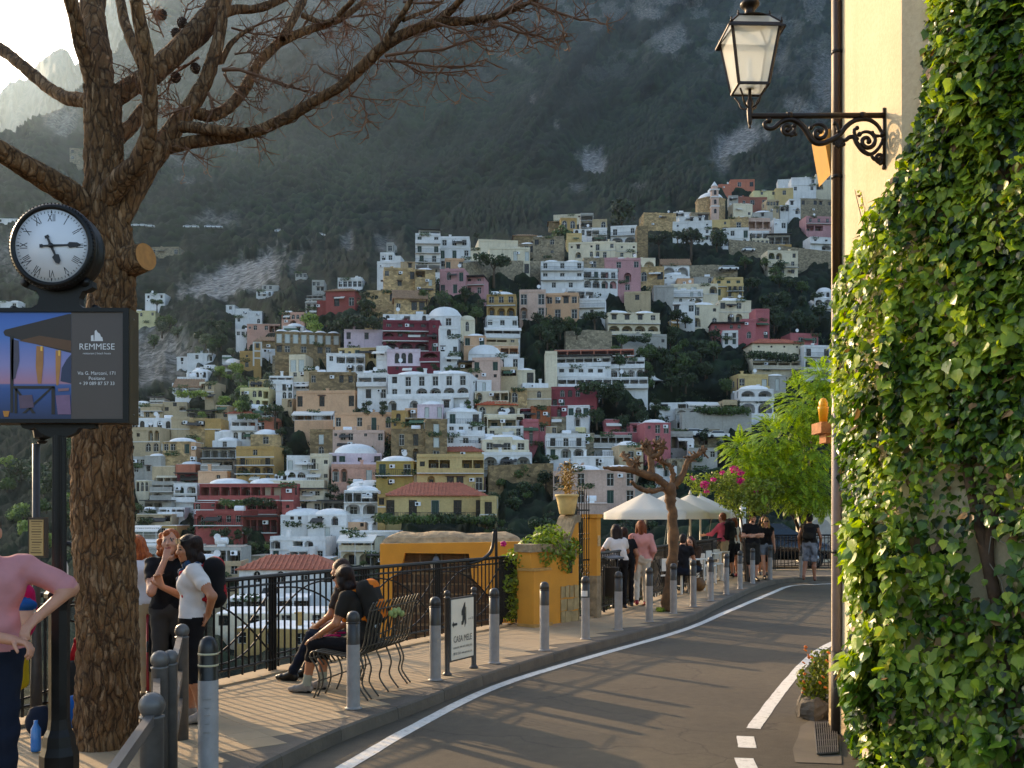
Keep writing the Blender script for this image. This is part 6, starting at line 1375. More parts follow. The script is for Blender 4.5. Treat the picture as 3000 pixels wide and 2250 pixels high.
T = person('bearded man in a black T-shirt and navy cap with folded arms', p, R(192), dict(elR=(.26, .02, 1.12), wrR=(-.04, .2, 1.16), elL=(-.26, .02, 1.12), wrL=(.05, .19, 1.12)), C_BLACK, C_CHAR, M_BLACKP, SKIN3, .55, 1.0, ('short', HBROWN), (R(8), 0, 0), 1.80, 1.05, .0125)
cp = MB(); hd = Vector(T[1]['head']*T[2]); dome(cp, 0, 0, 0, .095, .108, .10, 16); cp.prism([(-.07, .08), (.07, .08), (.06, .17), (0, .19), (-.06, .17)], .012); cp.v = [(v[0]+hd.x, v[1]+hd.y-.005, v[2]+hd.z+.055) for v in cp.v]; cp.build('cap', C_NAVYCAP, T[0])
bd = MB(); bd.ball((hd.x, hd.y+.05, hd.z-.085), .055, 10, sc=(1, .8, .7)); bd.build('beard', HBROWN, T[0])
T = person('blonde woman in a black vest top and denim shorts', on(2243, 1697), R(178), dict(knR=(.07, .06, .49), anR=(.05, .08, .085)), C_BLACK, C_DENIM, M_BLACKP, SKIN3, .08, .45, ('long', HBLOND), (R(-5), 0, 0), 1.68, .95, .0125, bust=.9)
glasses(*T)
T = person('woman with brown hair hidden behind the blonde woman', on(2236, 1686), R(170), dict(), C_BLACK, C_BLACK, M_BLACKP, SKIN, .3, 1.2, ('long', HBROWN), (0, 0, 0), 1.72, 1.0, .015)
T = person('man in a dark tank top and patterned shorts walking away in sandals', on(2372, 1702), R(-20), dict(knR=(.1, .05, .49), anR=(.12, .02, .085), knL=(-.1, .02, .5), anL=(-.13, -.22, .12), elR=(.27, -.04, 1.1), wrR=(.26, .1, .9), elL=(-.26, -.05, 1.1), wrL=(-.26, .05, .87)), C_CHAR, C_FLORAL, simple('sandal', '#7a4a30', .6), SKIN2, .05, .85, ('short', HBLACK), (0, 0, 0), 1.78, 1.0, .0125)
backpack('black rucksack on the man in the tank top', T[0], T[1], T[2], C_BLACK, C_CHAR, (.14, .10, .20))
# at the café tables
CS = dict(SIT)
pc = on(1998, 1742)
T = person('man in a black top with his back turned at the café table', pc+Vector((0, 0, .0)), R(-20), CS, C_BLACK, C_JEANS, M_BLACKP, SKIN, .4, 2, ('short', HBLACK), (0, R(-8), 0), 1.72, 1.0, .013)
T = person('long-haired woman reading at the café table', on(2030, 1728), R(150), dict(CS, head=(0, .17, 1.17), elR=(.2, .2, .78), wrR=(.06, .38, .80), elL=(-.2, .2, .78), wrL=(-.06, .38, .80)), C_BROWNT, C_JEANS, M_BLACKP, SKIN3, 1.7, 2, ('long', HBROWN), (0, R(-22), 0), 1.64, 1.0, .013)
bk = MB(); bk.box((-.07, 0, 0), (.14, .2, .012), 0, Matrix.Rotation(R(12), 3, 'Y')); bk.box((.07, 0, 0), (.14, .2, .012), 0, Matrix.Rotation(R(-12), 3, 'Y')); o = bk.build('book', C_WHITE); o.location = T[0].location+Vector((-.21, -.37, .80)); o.rotation_euler = (R(20), 0, R(150)); tag(o, 'open book in the hands of the woman at the café table', 'book')
print('people', round(time.time()-T0, 1))
# ---------------------------------------------------------------- the big pine beside the clock
def bark_mat():
    t = NT('pine bark'); co = t.coords('Object'); w = t.n('TexNoise'); w.inputs['Scale'].default_value = 5; w.inputs['Detail'].default_value = 4; t.l(co, w.inputs['Vector'])
    ad = t.n('VectorMath', operation='MULTIPLY_ADD'); ad.inputs[1].default_value = (.09, .09, .16); t.l(w.outputs['Color'], ad.inputs[0]); t.l(co, ad.inputs[2])
    mp = t.n('Mapping'); mp.inputs['Scale'].default_value = (1, 1, .26); t.l(ad.outputs[0], mp.inputs[0]); st = mp.outputs[0]
    e = t.n('TexVoronoi', feature='DISTANCE_TO_EDGE'); e.inputs['Scale'].default_value = 17; t.l(st, e.inputs['Vector']); e2 = t.n('TexVoronoi', feature='DISTANCE_TO_EDGE'); e2.inputs['Scale'].default_value = 46; t.l(st, e2.inputs['Vector'])
    v = t.n('TexVoronoi', feature='F1'); v.inputs['Scale'].default_value = 46; t.l(st, v.inputs['Vector']); g = t.n('SeparateColor'); t.l(v.outputs['Color'], g.inputs[0])
    n = t.noise(co, 2.2, 5, .6); f = t.noise(st, 40, 5, .7)
    c = t.ramp(n, [(.3, lin('#5a4129')), (.6, lin('#7d5c3b')), (.8, lin('#86694a'))]); c = t.mix(t.ramp(g.outputs[0], [(.7, 0.0), (1, .6)]), c, lin('#a98a68')); c = t.mix(t.ramp(g.outputs[1], [(.75, 0.0), (1, .45)]), c, lin('#3d2c1c'))
    c = t.mix(.5, c, t.ramp(f, [(.3, .2), (.7, .8)]), 'OVERLAY'); c = t.mix(t.ramp(e.outputs['Distance'], [(.0, .8), (.10, 0.0)]), c, lin('#2a1c12'))
    t.l(c, t.b.inputs['Base Color']); t.b.inputs['Roughness'].default_value = .9; t.b.inputs['Specular IOR Level'].default_value = .25
    h = t.math('ADD', t.math('MULTIPLY', t.ramp(e.outputs['Distance'], [(0, 0.0), (.16, 1.0)]), .8), t.math('ADD', t.math('MULTIPLY', f, .35), t.math('MULTIPLY', t.ramp(e2.outputs['Distance'], [(0, 0.0), (.1, 1.0)]), .35)))
    t.bump(h, .9, .022); return t.mat
M_BARK = bark_mat(); M_TWIG = simple('dead pine twig', '#6a4a33', .8, var=.25, scale=20); M_CUT = simple('sawn wood', '#a9773f', .85, var=.2, scale=20)
M_NEEDLE = simple('dead pine needles', '#8a5634', .7, var=.3, scale=30); M_CONE = simple('pine cone', '#3a281b', .8, var=.3, scale=30)
PD = 8.05
PINE = thing('pine_tree', 'tall bare pine with plated bark beside the station clock', 'tree', (G(310, 2182).x, PD, SZ))
def bark_tube(rows, n, m_, amp, seed, dens):
    """rows: (centre, radius); a closed tube with plates and cracks pushed out of its skin"""
    cs = [Vector(r[0]) for r in rows]; rs = [r[1] for r in rows]
    # resample along the length
    L = [0]
    for a, b in zip(cs[:-1], cs[1:]): L.append(L[-1]+(b-a).length)
    k = max(4, int(L[-1]/dens)); ss = np.linspace(0, L[-1], k)
    C = np.stack([np.interp(ss, L, [c[i] for c in cs]) for i in range(3)], 1)
    for _ in range(max(2, k//60)): C[1:-1] = (C[:-2]+2*C[1:-1]+C[2:])/4
    Rr = np.interp(ss, L, rs); T = np.gradient(C, axis=0); T /= np.linalg.norm(T, axis=1)[:, None]
    u = np.array(Vector(T[0]).orthogonal().normalized()); U = []
    for i in range(k): u = u-T[i]*u.dot(T[i]); u /= np.linalg.norm(u); U.append(u.copy())
    U = np.array(U); W = np.cross(T, U); a = np.linspace(0, 2*np.pi, n, endpoint=False)
    A, Sg = np.meshgrid(a, ss); per = 2*np.pi*Rr.mean(); cell = .05
    x1, y1 = np.cos(A)*Rr[:, None]/cell, np.sin(A)*Rr[:, None]/cell
    arc_ = A/(2*np.pi)*max(3, round(per/cell)); wob = (fbm(arc_*.6, Sg*5, 3, seed)-.5)*1.2
    w1, id1 = worley(np.mod(arc_+wob, max(3, round(per/cell))), Sg/(cell*3.6)+wob*.3, seed)
    pl = np.clip(1-w1*1.25, 0, 1)**.5*(.55+.45*id1)
    w2, id2 = worley(np.mod(arc_*2.2+wob, max(6, round(per/cell*2.2))), Sg/.06+wob, seed+8)
    rad = Rr[:, None]*(1+amp*.16*(fbm(arc_*.35, Sg*1.5, 3, seed+3)-.5))+amp*.030*(pl-.55)+amp*.013*(np.clip(1-w2*1.3, 0, 1)*(.3+id2)-.4)
    V = C[:, None, :]+rad[..., None]*(np.cos(A)[..., None]*U[:, None, :]+np.sin(A)[..., None]*W[:, None, :])
    o = len(m_['V']) and sum(len(v) for v in m_['V']); idx = np.arange(k*n).reshape(k, n)+o
    nx = np.roll(idx, -1, 1); F = np.stack([idx[:-1], nx[:-1], nx[1:], idx[1:]], -1).reshape(-1, 4)
    m_['V'].append(V.reshape(-1, 3)); m_['F'].append(F)
def zp(x, y, D=PD, z=1): return P(x/2.212, y/2.212, D) if z == 1 else P(1000+x/2.212, y/2.212, D)
def hw(h, D=PD): return h/2.212/3000*D
ORG = Vector(PINE.location)
def limb(rows, name, n, amp, seed, dens, parent=PINE, mat=None):
    m_ = {'V': [], 'F': []}; bark_tube([(r[0]-ORG, r[1]) for r in rows], n, m_, amp, seed, dens)
    me = mesh_np(name, np.concatenate(m_['V']), np.concatenate(m_['F']), mat or M_BARK, True); return link(name, me, parent)
trunk = [(P(308, 2205, PD), .262), (P(312, 2150, PD), .245), (P(314, 1950, PD), .236), (P(313, 1770, PD), .233), (P(302, 1500, PD), .232), (P(300, 1250, PD), .226), (P(312, 1050, PD), .2), (P(330, 860, PD), .18), (P(330, 740, PD), .165), (P(322, 680, PD), .165), (P(308, 600, PD), .16), (P(304, 500, PD), .145), (P(304, 400, PD), .142), (P(300, 310, PD), .14), (P(290, 250, PD), .12)]
limb(trunk, 'trunk', 150, .85, 2, .010)
def zl(pts, d0, d1):
    n = len(pts); return [(zp(x, y, PD+d0+(d1-d0)*i/(n-1)), hw(w, PD+d0+(d1-d0)*i/(n-1))) for i, (x, y, w) in enumerate(pts)]
Z2 = lambda pts, d0, d1: [(zp(x, y, PD+d0+(d1-d0)*i/(len(pts)-1), 2), hw(w)) for i, (x, y, w) in enumerate(pts)]
LIMBS = [
 zl([(640, 640, 70), (580, 420, 58), (520, 260, 50), (480, 100, 46), (440, -60, 44), (400, -400, 30)], 0, -.5),
 zl([(660, 640, 85), (650, 380, 78), (610, 200, 80), (600, 60, 80), (610, -60, 76), (640, -500, 50)], 0, .4),
 zl([(600, 655, 50), (430, 640, 42), (300, 560, 40), (150, 430, 42), (50, 350, 38), (-60, 270, 36), (-300, 100, 26)], .1, .9),
 zl([(620, 1400, 90), (440, 1240, 85), (250, 1130, 78), (100, 1040, 70), (-60, 940, 66), (-300, 760, 50)], 0, -.9),
 zl([(690, 1290, 70), (800, 1150, 75), (900, 1060, 65), (960, 900, 55), (975, 700, 50), (960, 500, 52), (940, 300, 48), (900, 100, 42), (870, -60, 38), (840, -400, 24)], -.1, -.8),
 zl([(915, 430, 24), (850, 260, 36), (800, 120, 34), (770, -60, 30), (740, -400, 18)], -.5, -.2),
 zl([(690, 660, 62), (850, 560, 62), (1000, 470, 68), (1150, 330, 72), (1280, 210, 75), (1400, 60, 72), (1450, -60, 66), (1560, -500, 40)], .1, .9),
 zl([(760, 1420, 85), (850, 1250, 80), (950, 1080, 72), (1060, 930, 66), (1150, 800, 60), (1240, 680, 52), (1330, 530, 46), (1400, 330, 42), (1440, 130, 34), (1470, -60, 25)], 0, .5),
 zl([(1080, 960, 44), (1200, 930, 42), (1350, 905, 40), (1500, 890, 38), (1700, 840, 36), (1900, 740, 36), (2050, 650, 34), (2212, 560, 33)], .2, -.3)+Z2([(130, 440, 35), (250, 320, 35), (400, 220, 32), (620, 140, 30), (800, 140, 24), (970, 115, 21), (1100, 70, 16), (1230, 10, 12), (1300, -40, 9)], -.3, -.9),
 zl([(1260, 730, 42), (1370, 760, 36), (1480, 700, 38), (1580, 590, 34), (1680, 400, 32), (1800, 280, 30), (1950, 210, 26), (2100, 160, 25), (2212, 120, 24)], .3, .9)+Z2([(100, 50, 21), (180, -30, 18)], .9, 1.0),
 zl([(1830, 250, 26), (1900, 120, 27), (1960, 20, 24), (1990, -60, 20)], .6, .9), zl([(1420, 95, 34), (1520, 60, 30), (1650, 60, 27), (1750, 30, 26), (1880, -30, 22)], .8, 1.1), zl([(1180, 820, 40), (1300, 830, 36), (1450, 850, 32), (1600, 850, 22)], .1, -.2),
 zl([(760, 900, 50), (850, 820, 45), (930, 700, 40)], .2, .4), zl([(1390, 340, 24), (1430, 420, 20), (1480, 300, 18), (1560, 220, 14), (1640, 180, 10)], .4, .6),
 Z2([(260, 310, 22), (330, 190, 20), (400, 90, 18), (460, -20, 15)], -.4, -.6), Z2([(640, 130, 22), (720, 60, 22), (800, -30, 18)], -.5, -.8), Z2([(400, 130, 14), (500, 90, 12), (600, 60, 10), (660, 0, 8)], -.5, -.2), Z2([(-20, 100, 20), (60, 20, 18), (110, -40, 14)], .8, .6), zl([(1960, 100, 18), (2080, 150, 17), (2160, 140, 14)], .8, .7)]
for i, rows in enumerate(LIMBS):
    big = rows[0][1] > .06; limb(rows, 'branch', 30 if big else 16, .5 if big else .2, i+5, .02 if big else .03)
# a sawn stump on the right of the trunk
st = MB(); a, b = P(365, 770, PD-.02)-ORG, P(428, 752, PD-.12)-ORG; st.tube([a, b], [.13, .105], 18, 0); st.m[-1] = 1; st.build('stump', [M_BARK, M_CUT], PINE)
# twigs
TW = [Z2(p, d, d) for p, d in [([(250, 390, 10), (420, 400, 8), (600, 430, 6), (800, 430, 5), (950, 380, 3)], -.5), ([(280, 360, 10), (500, 330, 8), (660, 320, 8), (800, 270, 7), (1000, 220, 4)], -.6), ([(980, 140, 10), (1150, 210, 8), (1280, 230, 6), (1400, 290, 3)], -.8), ([(1230, 20, 10), (1400, 80, 8), (1550, 130, 6), (1650, 120, 3)], -.9), ([(45, 550, 8), (60, 620, 6), (150, 640, 5), (300, 650, 3)], -.3), ([(100, 640, 5), (170, 740, 4), (130, 840, 3)], -.3), ([(340, 380, 7), (520, 470, 6), (700, 470, 5), (880, 450, 3)], -.4), ([(620, 150, 8), (800, 210, 6), (900, 300, 5), (960, 340, 3)], -.7), ([(720, 220, 6), (850, 200, 5), (1020, 170, 3)], -.6), ([(1000, 110, 8), (1120, 30, 7), (1200, -20, 6)], -.8), ([(1100, 150, 7), (1200, 220, 5), (1240, 290, 4)], -.8), ([(270, 300, 8), (240, 180, 7), (290, 60, 6), (280, -20, 5)], -.4), ([(60, 110, 7), (200, 90, 6), (290, 120, 5)], .6), ([(400, 10, 9), (500, 20, 8), (640, 10, 6)], -.4), ([(1380, 60, 6), (1440, 180, 5), (1430, 260, 3)], -.9)]]
TW += [zl(p, d, d) for p, d in [([(1440, 450, 14), (1550, 450, 11), (1700, 500, 9), (1850, 560, 6), (1990, 500, 3)], .3), ([(1700, 500, 8), (1850, 545, 6), (2000, 600, 5), (2090, 600, 3)], .3), ([(1450, 480, 8), (1520, 580, 7), (1620, 680, 4)], .4), ([(1350, 600, 12), (1380, 680, 10), (1370, 720, 8)], .3), ([(1290, 370, 9), (1200, 430, 8), (1120, 480, 7)], .6), ([(1480, 290, 10), (1600, 190, 8), (1750, 130, 6), (1900, 100, 4)], .6), ([(1500, 180, 7), (1650, 220, 6), (1770, 230, 4)], .6), ([(1060, 240, 6), (1000, 100, 6), (960, 20, 5)], .2), ([(1140, 240, 6), (1190, 120, 5), (1220, 20, 4)], .7), ([(1240, 690, 7), (1140, 720, 6), (1050, 760, 4)], .1), ([(1200, 720, 6), (1130, 650, 5), (1060, 640, 3)], .1), ([(1200, 950, 7), (1240, 990, 5), (1300, 1020, 3)], 0), ([(1230, 960, 6), (1180, 1040, 4)], 0), ([(1640, 520, 7), (1720, 560, 5), (1660, 620, 4)], .4), ([(1520, 350, 7), (1600, 340, 5), (1690, 350, 3)], .5), ([(870, 480, 6), (820, 440, 5), (780, 500, 3)], 0), ([(1110, 500, 6), (1090, 570, 5), (1030, 630, 3)], .6), ([(1960, 180, 6), (2050, 60, 6), (2100, -20, 4)], .8), ([(1380, 780, 5), (1440, 840, 4), (1500, 800, 3)], .3)]]
rg = random.Random(12); TM = MB(); NM = MB(); tips = []
def spray(p, d, L, r, depth):
    pts = [p]; q = p.copy(); dd = d.copy()
    for k in range(4):
        dd = (dd+Vector((rg.gauss(0, .22), rg.gauss(0, .22), rg.gauss(-.02, .22)+.09*k))).normalized(); q = q+dd*L/4; pts.append(q.copy())
    TM.tube([x-ORG for x in pts], [r*(1-.15*k) for k in range(5)], 4, cap=False)
    if depth > 0:
        for k in range(rg.choice((1, 2, 2, 3))):
            b = pts[rg.randrange(1, 5)]; spray(b, (dd+Vector((rg.gauss(0, .7), rg.gauss(0, .5), rg.gauss(0, .7)))).normalized(), L*rg.uniform(.45, .8), r*.75, depth-1)
    else: tips.append((q, dd))
for rows in TW:
    TM.tube([r[0]-ORG for r in rows], [max(.0035, r[1]) for r in rows], 6, cap=False)
    for (a, ra), (b, rb) in zip(rows[:-1], rows[1:]):
        n = max(3, int((b-a).length/.065)); dr = (b-a).normalized()
        for k in range(n):
            t_ = rg.random(); spray(a.lerp(b, t_), (dr*.7+Vector((rg.gauss(0, .5), rg.gauss(0, .5), rg.gauss(-.12, .55)))).normalized(), rg.uniform(.10, .24), .0056, 2 if rg.random() < .6 else 1)
for rows in LIMBS[8:13]+LIMBS[15:18]:
    for (a, ra), (b, rb) in list(zip(rows[:-1], rows[1:]))[3:]:
        for k in range(4):
            spray(a.lerp(b, rg.random()), Vector((rg.gauss(.3, .5), rg.gauss(0, .5), rg.gauss(-.1, .6))).normalized(), rg.uniform(.14, .32), .0065, 2)
tw = TM.build('twigs', M_TWIG, PINE); tag(tw, kind='stuff')
for (x, y, z, n, D) in [(1020, 90, 1, 60, .2), (1000, 60, 1, 50, .2), (2140, 200, 1, 60, .8), (30, 160, 2, 70, .9), (20, 230, 2, 40, .9), (460, 170, 2, 20, -.5), (1270, 180, 2, 30, -.8), (1060, 700, 1, 30, .1), (1100, 680, 1, 30, .1), (1050, 850, 1, 16, .1), (1150, 220, 1, 24, .6), (200, 20, 2, 30, .6), (790, 500, 1, 14, 0)]:
    c = zp(x, y, PD+D, z)-ORG
    for k in range(n):
        d = Vector((rg.gauss(0, 1), rg.gauss(0, 1), rg.gauss(-.5, 1))).normalized(); NM.tube([c+d*.01, c+d*rg.uniform(.05, .11)+Vector((0, 0, -.01))], [.0016, .001], 3, cap=False, smooth=False)
tag(NM.build('needles', M_NEEDLE, PINE), kind='stuff')
cn = MB()
for k in range(7):
    for q in range(9):
        a = q*.7+k*.35; r = .032*math.sin(math.pi*(k+.8)/8)+.004; cn.ball((r*math.cos(a), r*math.sin(a), -.04+k*.012), .0085, 5, sc=(1, 1, .6))
cn.ball((0, 0, 0), .026, 8, sc=(1, 1, 1.5)); cm = cn.mesh('cone', M_CONE)
for (x, y, D) in [(1180, 145, .5), (1140, 215, .5), (1265, 440, .6), (1140, 500, .6), (1050, 95, .3)]: link('cone', cm, PINE, zp(x, y, PD+D)-ORG, (rg.uniform(-.4, .4), rg.uniform(-.4, .4), 0), (1.05, 1.05, 1.05))
print('pine', round(time.time()-T0, 1))
# ---------------------------------------------------------------- the ivy house on the right
def cream_wall():
    t = NT('cream house plaster'); co = t.coords('Object'); n = t.noise(t.coords('Object', (1, 1, .18)), 2.2, 6, .6); m = t.noise(co, 1.1, 5); f = t.noise(co, 30, 4, .7)
    c = t.ramp(m, [(.3, lin('#bfae8e')), (.7, lin('#cdbd9e'))]); c = t.mix(t.ramp(n, [(.5, 0.0), (.78, .5)]), c, lin('#9a8766')); c = t.mix(.2, c, t.ramp(f, [(.3, .25), (.7, .8)]), 'OVERLAY')
    t.l(c, t.b.inputs['Base Color']); t.b.inputs['Roughness'].default_value = .9; t.b.inputs['Specular IOR Level'].default_value = .2; t.bump(f, .35, .006); return t.mat
M_CREAM = cream_wall()  # cream tone of its own, one plaster for every face of the house
WX, WY0, WY1 = 2.90, 7.62, 9.30
HOUSE = thing('ivy_house', 'cream plastered house corner half covered with ivy', 'house', (WX, WY0, 0))
m = MB(); m.prism([(0, WY1-WY0), (0, 0), (2.64, -3.0), (8, -3.0), (8, WY1-WY0)], 8.2, frame=Matrix.Translation((0, 0, -.1))); m.build('wall', M_CREAM, HOUSE)
m = MB(); m.box((-.012, .86, .32), (.03, 1.62, .68)); m.build('plinth', stone('rubble plinth', '#a08a66', 5), HOUSE)
q = P(2400, 540, 9.8); m = MB()
fr = Matrix.Translation((WX, WY1+.05, 0)) @ Matrix.Rotation(R(90), 4, 'X')
m.prism([(-.07, 5.42), (-.0, 5.44), (-.0, 5.02), (-.01, 5.08)], -.35, frame=Matrix.Translation((0, WY1-WY0+.02, 0)) @ Matrix.Rotation(R(90), 4, 'X')); m.build('eave', simple('ochre eave', '#b78a3f', .9), HOUSE)
# downpipe
PIPE = thing('downpipe', 'tall downpipe at the house corner, brown above, mauve below with a dark foot', 'pipe', (P(2452, 2130, 9.02).x, 9.02, 0))
def pipe(z0, z1, r, mt): k = MB(); k.lathe([(r, z0), (r, z1)], n=16); k.build('pipe', mt, PIPE)
pipe(0, .72, .052, simple('dark pipe foot', '#2c251f', .6, var=.3, bump=.4, bscale=40)); pipe(.72, 3.95, .042, simple('mauve pipe paint', '#8d7f80', .5)); pipe(3.95, 8.0, .040, simple('brown pipe paint', '#3a2415', .5))
for z in (1.6, 3.2, 4.9, 6.0):
    k = MB(); k.lathe([(.045, z-.015), (.05, z-.012), (.05, z+.012), (.045, z+.015)], n=14); k.bar((.0, 0, z), (.09, 0, z), .02); k.build('clip', M_IRON, PIPE)
# small wall fittings seen at the edge of the wall
s = MB(); s.bar(P(2440, 862, 8.9)-Vector((WX, WY0, 0)), P(2462, 790, 8.9)-Vector((WX, WY0, 0)), .03, .012); tag(s.build('slat', simple('weathered white wood', '#cdbfa6', .7), None, (WX, WY0, 0)), 'loose white wooden slat on the house corner', 'slat')
L0 = P(2412, 1255, 9.5); sh = thing('wall_shelf', 'terracotta ledge with a yellow flower pot on the house corner', 'shelf', L0); k = MB(); k.box((.02, 0, 0), (.17, .3, .10)); k.box((.05, .02, -.09), (.10, .2, .09)); k.build('ledge', simple('terracotta ledge', '#9a6a44', .9, var=.3, bump=.6, bscale=30), sh)
k = MB(); k.lathe([(.035, 0), (.05, .13), (.052, .15)], (.0, 0, .05), 12); k.ball((0, 0, .22), .05, 8, sc=(.9, .9, 1.3)); k.build('flower_pot', simple('yellow glaze', '#d79a10', .4), sh)
# ivy
def leaf_mesh(seed, mat, lob=5):
    rg = random.Random(seed); out = [(0, 0)]
    shp = [(.16, -.06), (.42, .06), (.34, .22), (.52, .42), (.36, .56), (.30, .74), (.12, .86), (0, 1.06)]
    pts = [(0, 0)]+[(x*rg.uniform(.9, 1.1), y) for x, y in shp]; mb = MB()
    cur = lambda x, y: -.34*x*x-.10*(y-.4)**2+.05*math.sin(x*9+seed)
    ctr = [(0, y) for y in (0, .2, .4, .6, .8, 1.06)]
    for s in (-1, 1):
        poly = [(s*x, y, cur(x, y)+.10*x) for x, y in pts]
        mid = [(0, y, cur(0, y)-.03) for x, y in ctr]
        # strips between the midrib and the outline
        ol = [poly[1], poly[2], poly[4], poly[5], poly[7], poly[8]]
        vs = mid+ol; fs = []
        for i in range(5):
            a, b, c_, d = i, i+1, 6+i+1, 6+i
            fs.append((a, d, c_, b) if s > 0 else (a, b, c_, d))
        mb.add(vs, fs, 0, True)
    return mb
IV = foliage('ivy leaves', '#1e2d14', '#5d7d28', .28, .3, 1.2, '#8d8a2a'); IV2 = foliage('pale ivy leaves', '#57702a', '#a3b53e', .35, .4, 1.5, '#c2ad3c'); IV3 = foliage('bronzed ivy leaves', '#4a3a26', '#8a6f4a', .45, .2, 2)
IVY = thing('ivy', 'dense green climbing ivy covering the cream house', 'ivy', (WX, WY0, 0)); IO = Vector((WX, WY0, 0))
edge_y = [-100, 0, 300, 420, 520, 600, 700, 780, 850, 1000, 1300, 1400, 1600, 1900, 2100, 2260]; edge_x = [2735, 2725, 2705, 2665, 2635, 2590, 2530, 2478, 2456, 2450, 2452, 2474, 2488, 2500, 2500, 2466]
lm = [leaf_mesh(i, None) for i in range(4)]
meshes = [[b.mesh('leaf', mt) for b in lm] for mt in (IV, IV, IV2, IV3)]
rg = random.Random(21); leaves = []
def wall_hit(px, py):
    if px < 2641: D = WX*3000/(px-1500); n = Vector((-1, 0, 0))
    else: k_ = (px-1500)/3000; t_ = (WY0*k_-WX)/(.66+.75*k_); D = WY0-.75*t_; n = Vector((-.75, -.66, 0))
    return P(px, py, D), n
def in_hole(px, py): return ((px-2975)/50)**2+((py-500)/75)**2 < 1 or ((px-2930)/70)**2+((py-1640)/120)**2 < 1
nl = 0
tries = 0
while nl < 16500:
    tries += 1; sel = tries % 5
    py = rg.uniform(-90, 2290); ex = float(np.interp(py, edge_y, edge_x)); px = ex+(3170-ex)*rg.random()
    if sel < 2: px = ex+(2660-ex)*rg.random() if ex < 2600 else px
    if sel == 4: px, py = rg.uniform(max(2641, ex), 3040), rg.uniform(-90, 1350); ex = float(np.interp(py, edge_y, edge_x))
    if px < ex: continue
    if in_hole(px, py) and rg.random() < .93: continue
    near = px-ex
    if near < 45 and rg.random() < .45: continue
    w, n = wall_hit(px, py)
    if w.z < -.02: continue
    thick = .10+.34*fbm(np.array([px/180.]), np.array([py/180.]), 3, 6)[0]
    thick *= min(1, .12+near/120)*(1.25 if px < 2641 else 1)
    corner = max(0, 1-abs(px-2641)/40)
    out = thick*rg.random()**.6; p_ = w+n*out+Vector((-corner*.06, -corner*.06, 0))
    big = .6+.8*fbm(np.array([px/150.]), np.array([py/150.]), 2, 9)[0]
    s = rg.uniform(.042, .105)*big*(1.15 if py > 1500 else .95)
    tone = fbm(np.array([px/120.]), np.array([py/120.]), 3, 15)[0]
    k = 2 if (tone > .5 and rg.random() < .75) or rg.random() < (.5 if py < 1150 else .08) else (3 if rg.random() < .05 else rg.choice((0, 1)))  # more pale leaves high up: sunlit brightness put into the leaf colour
    # leaf axis hangs down, blade faces out and up
    nor = (n*rg.uniform(.5, 1)+Vector((rg.gauss(0, .45), rg.gauss(0, .45), rg.uniform(-.1, .9)))).normalized(); ax = Vector((rg.gauss(0, .5), rg.gauss(0, .3), -1)); ax = (ax-nor*ax.dot(nor)).normalized()
    M = Matrix((ax.cross(nor), ax, nor)).transposed().to_4x4(); M.translation = p_-IO
    leaves.append((out*1.0+s*2, s, M, k, rg.randrange(4))); nl += 1
leaves.sort(key=lambda l: -l[0])
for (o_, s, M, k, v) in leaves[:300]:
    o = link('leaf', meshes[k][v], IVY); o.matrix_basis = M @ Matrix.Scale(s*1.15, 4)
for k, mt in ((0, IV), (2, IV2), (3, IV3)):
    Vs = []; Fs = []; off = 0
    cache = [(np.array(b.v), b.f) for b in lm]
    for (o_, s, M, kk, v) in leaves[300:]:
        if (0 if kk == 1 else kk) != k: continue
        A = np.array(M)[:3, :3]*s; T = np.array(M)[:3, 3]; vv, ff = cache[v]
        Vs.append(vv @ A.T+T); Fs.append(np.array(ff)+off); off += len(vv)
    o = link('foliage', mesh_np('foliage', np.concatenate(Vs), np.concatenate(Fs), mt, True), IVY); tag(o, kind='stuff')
# stems
sm = MB(); stemM = simple('ivy stem', '#5a4636', .9, var=.3, scale=12, bump=.6, bscale=40)
for pts in [[(2985, 2250), (2960, 2000), (2925, 1750), (2905, 1600), (2940, 1400), (2960, 1100), (2930, 800), (2965, 500), (2990, 300)], [(2925, 1750), (2870, 1500), (2800, 1200), (2700, 900), (2600, 760)], [(2960, 520), (2900, 420), (2850, 200), (2800, -50)], [(2560, 720), (2545, 650), (2530, 590), (2522, 555)]]:
    L = []; 
    for px, py in pts: w, n = wall_hit(px, py); L.append(w+n*.05-IO)
    r0 = .045 if pts[0][0] > 2900 and pts[0][1] > 1700 else .018
    if pts[0][0] == 2560: r0 = .005
    LL = smooth_line([tuple(v) for v in L], 6); sm.tube(LL, [r0*(1-.6*i/len(LL)) for i in range(len(LL))], 9)
sm.build('stem', stemM, IVY)
# a loose tendril with tiny leaves on the plaster
for i in range(26):
    py = 560+i*7; w, n = wall_hit(2522+(i*1.4), py); o = link('leaf', meshes[rg.choice((2, 3))][0], IVY); M = Matrix.Rotation(rg.uniform(-1, 1), 4, 'X') @ Matrix.Rotation(R(90), 4, 'Y') ; o.location = w+n*.01-IO; o.rotation_euler = (rg.uniform(-.8, .8), R(-70), rg.uniform(-1, 1)); o.scale = (.03,)*3
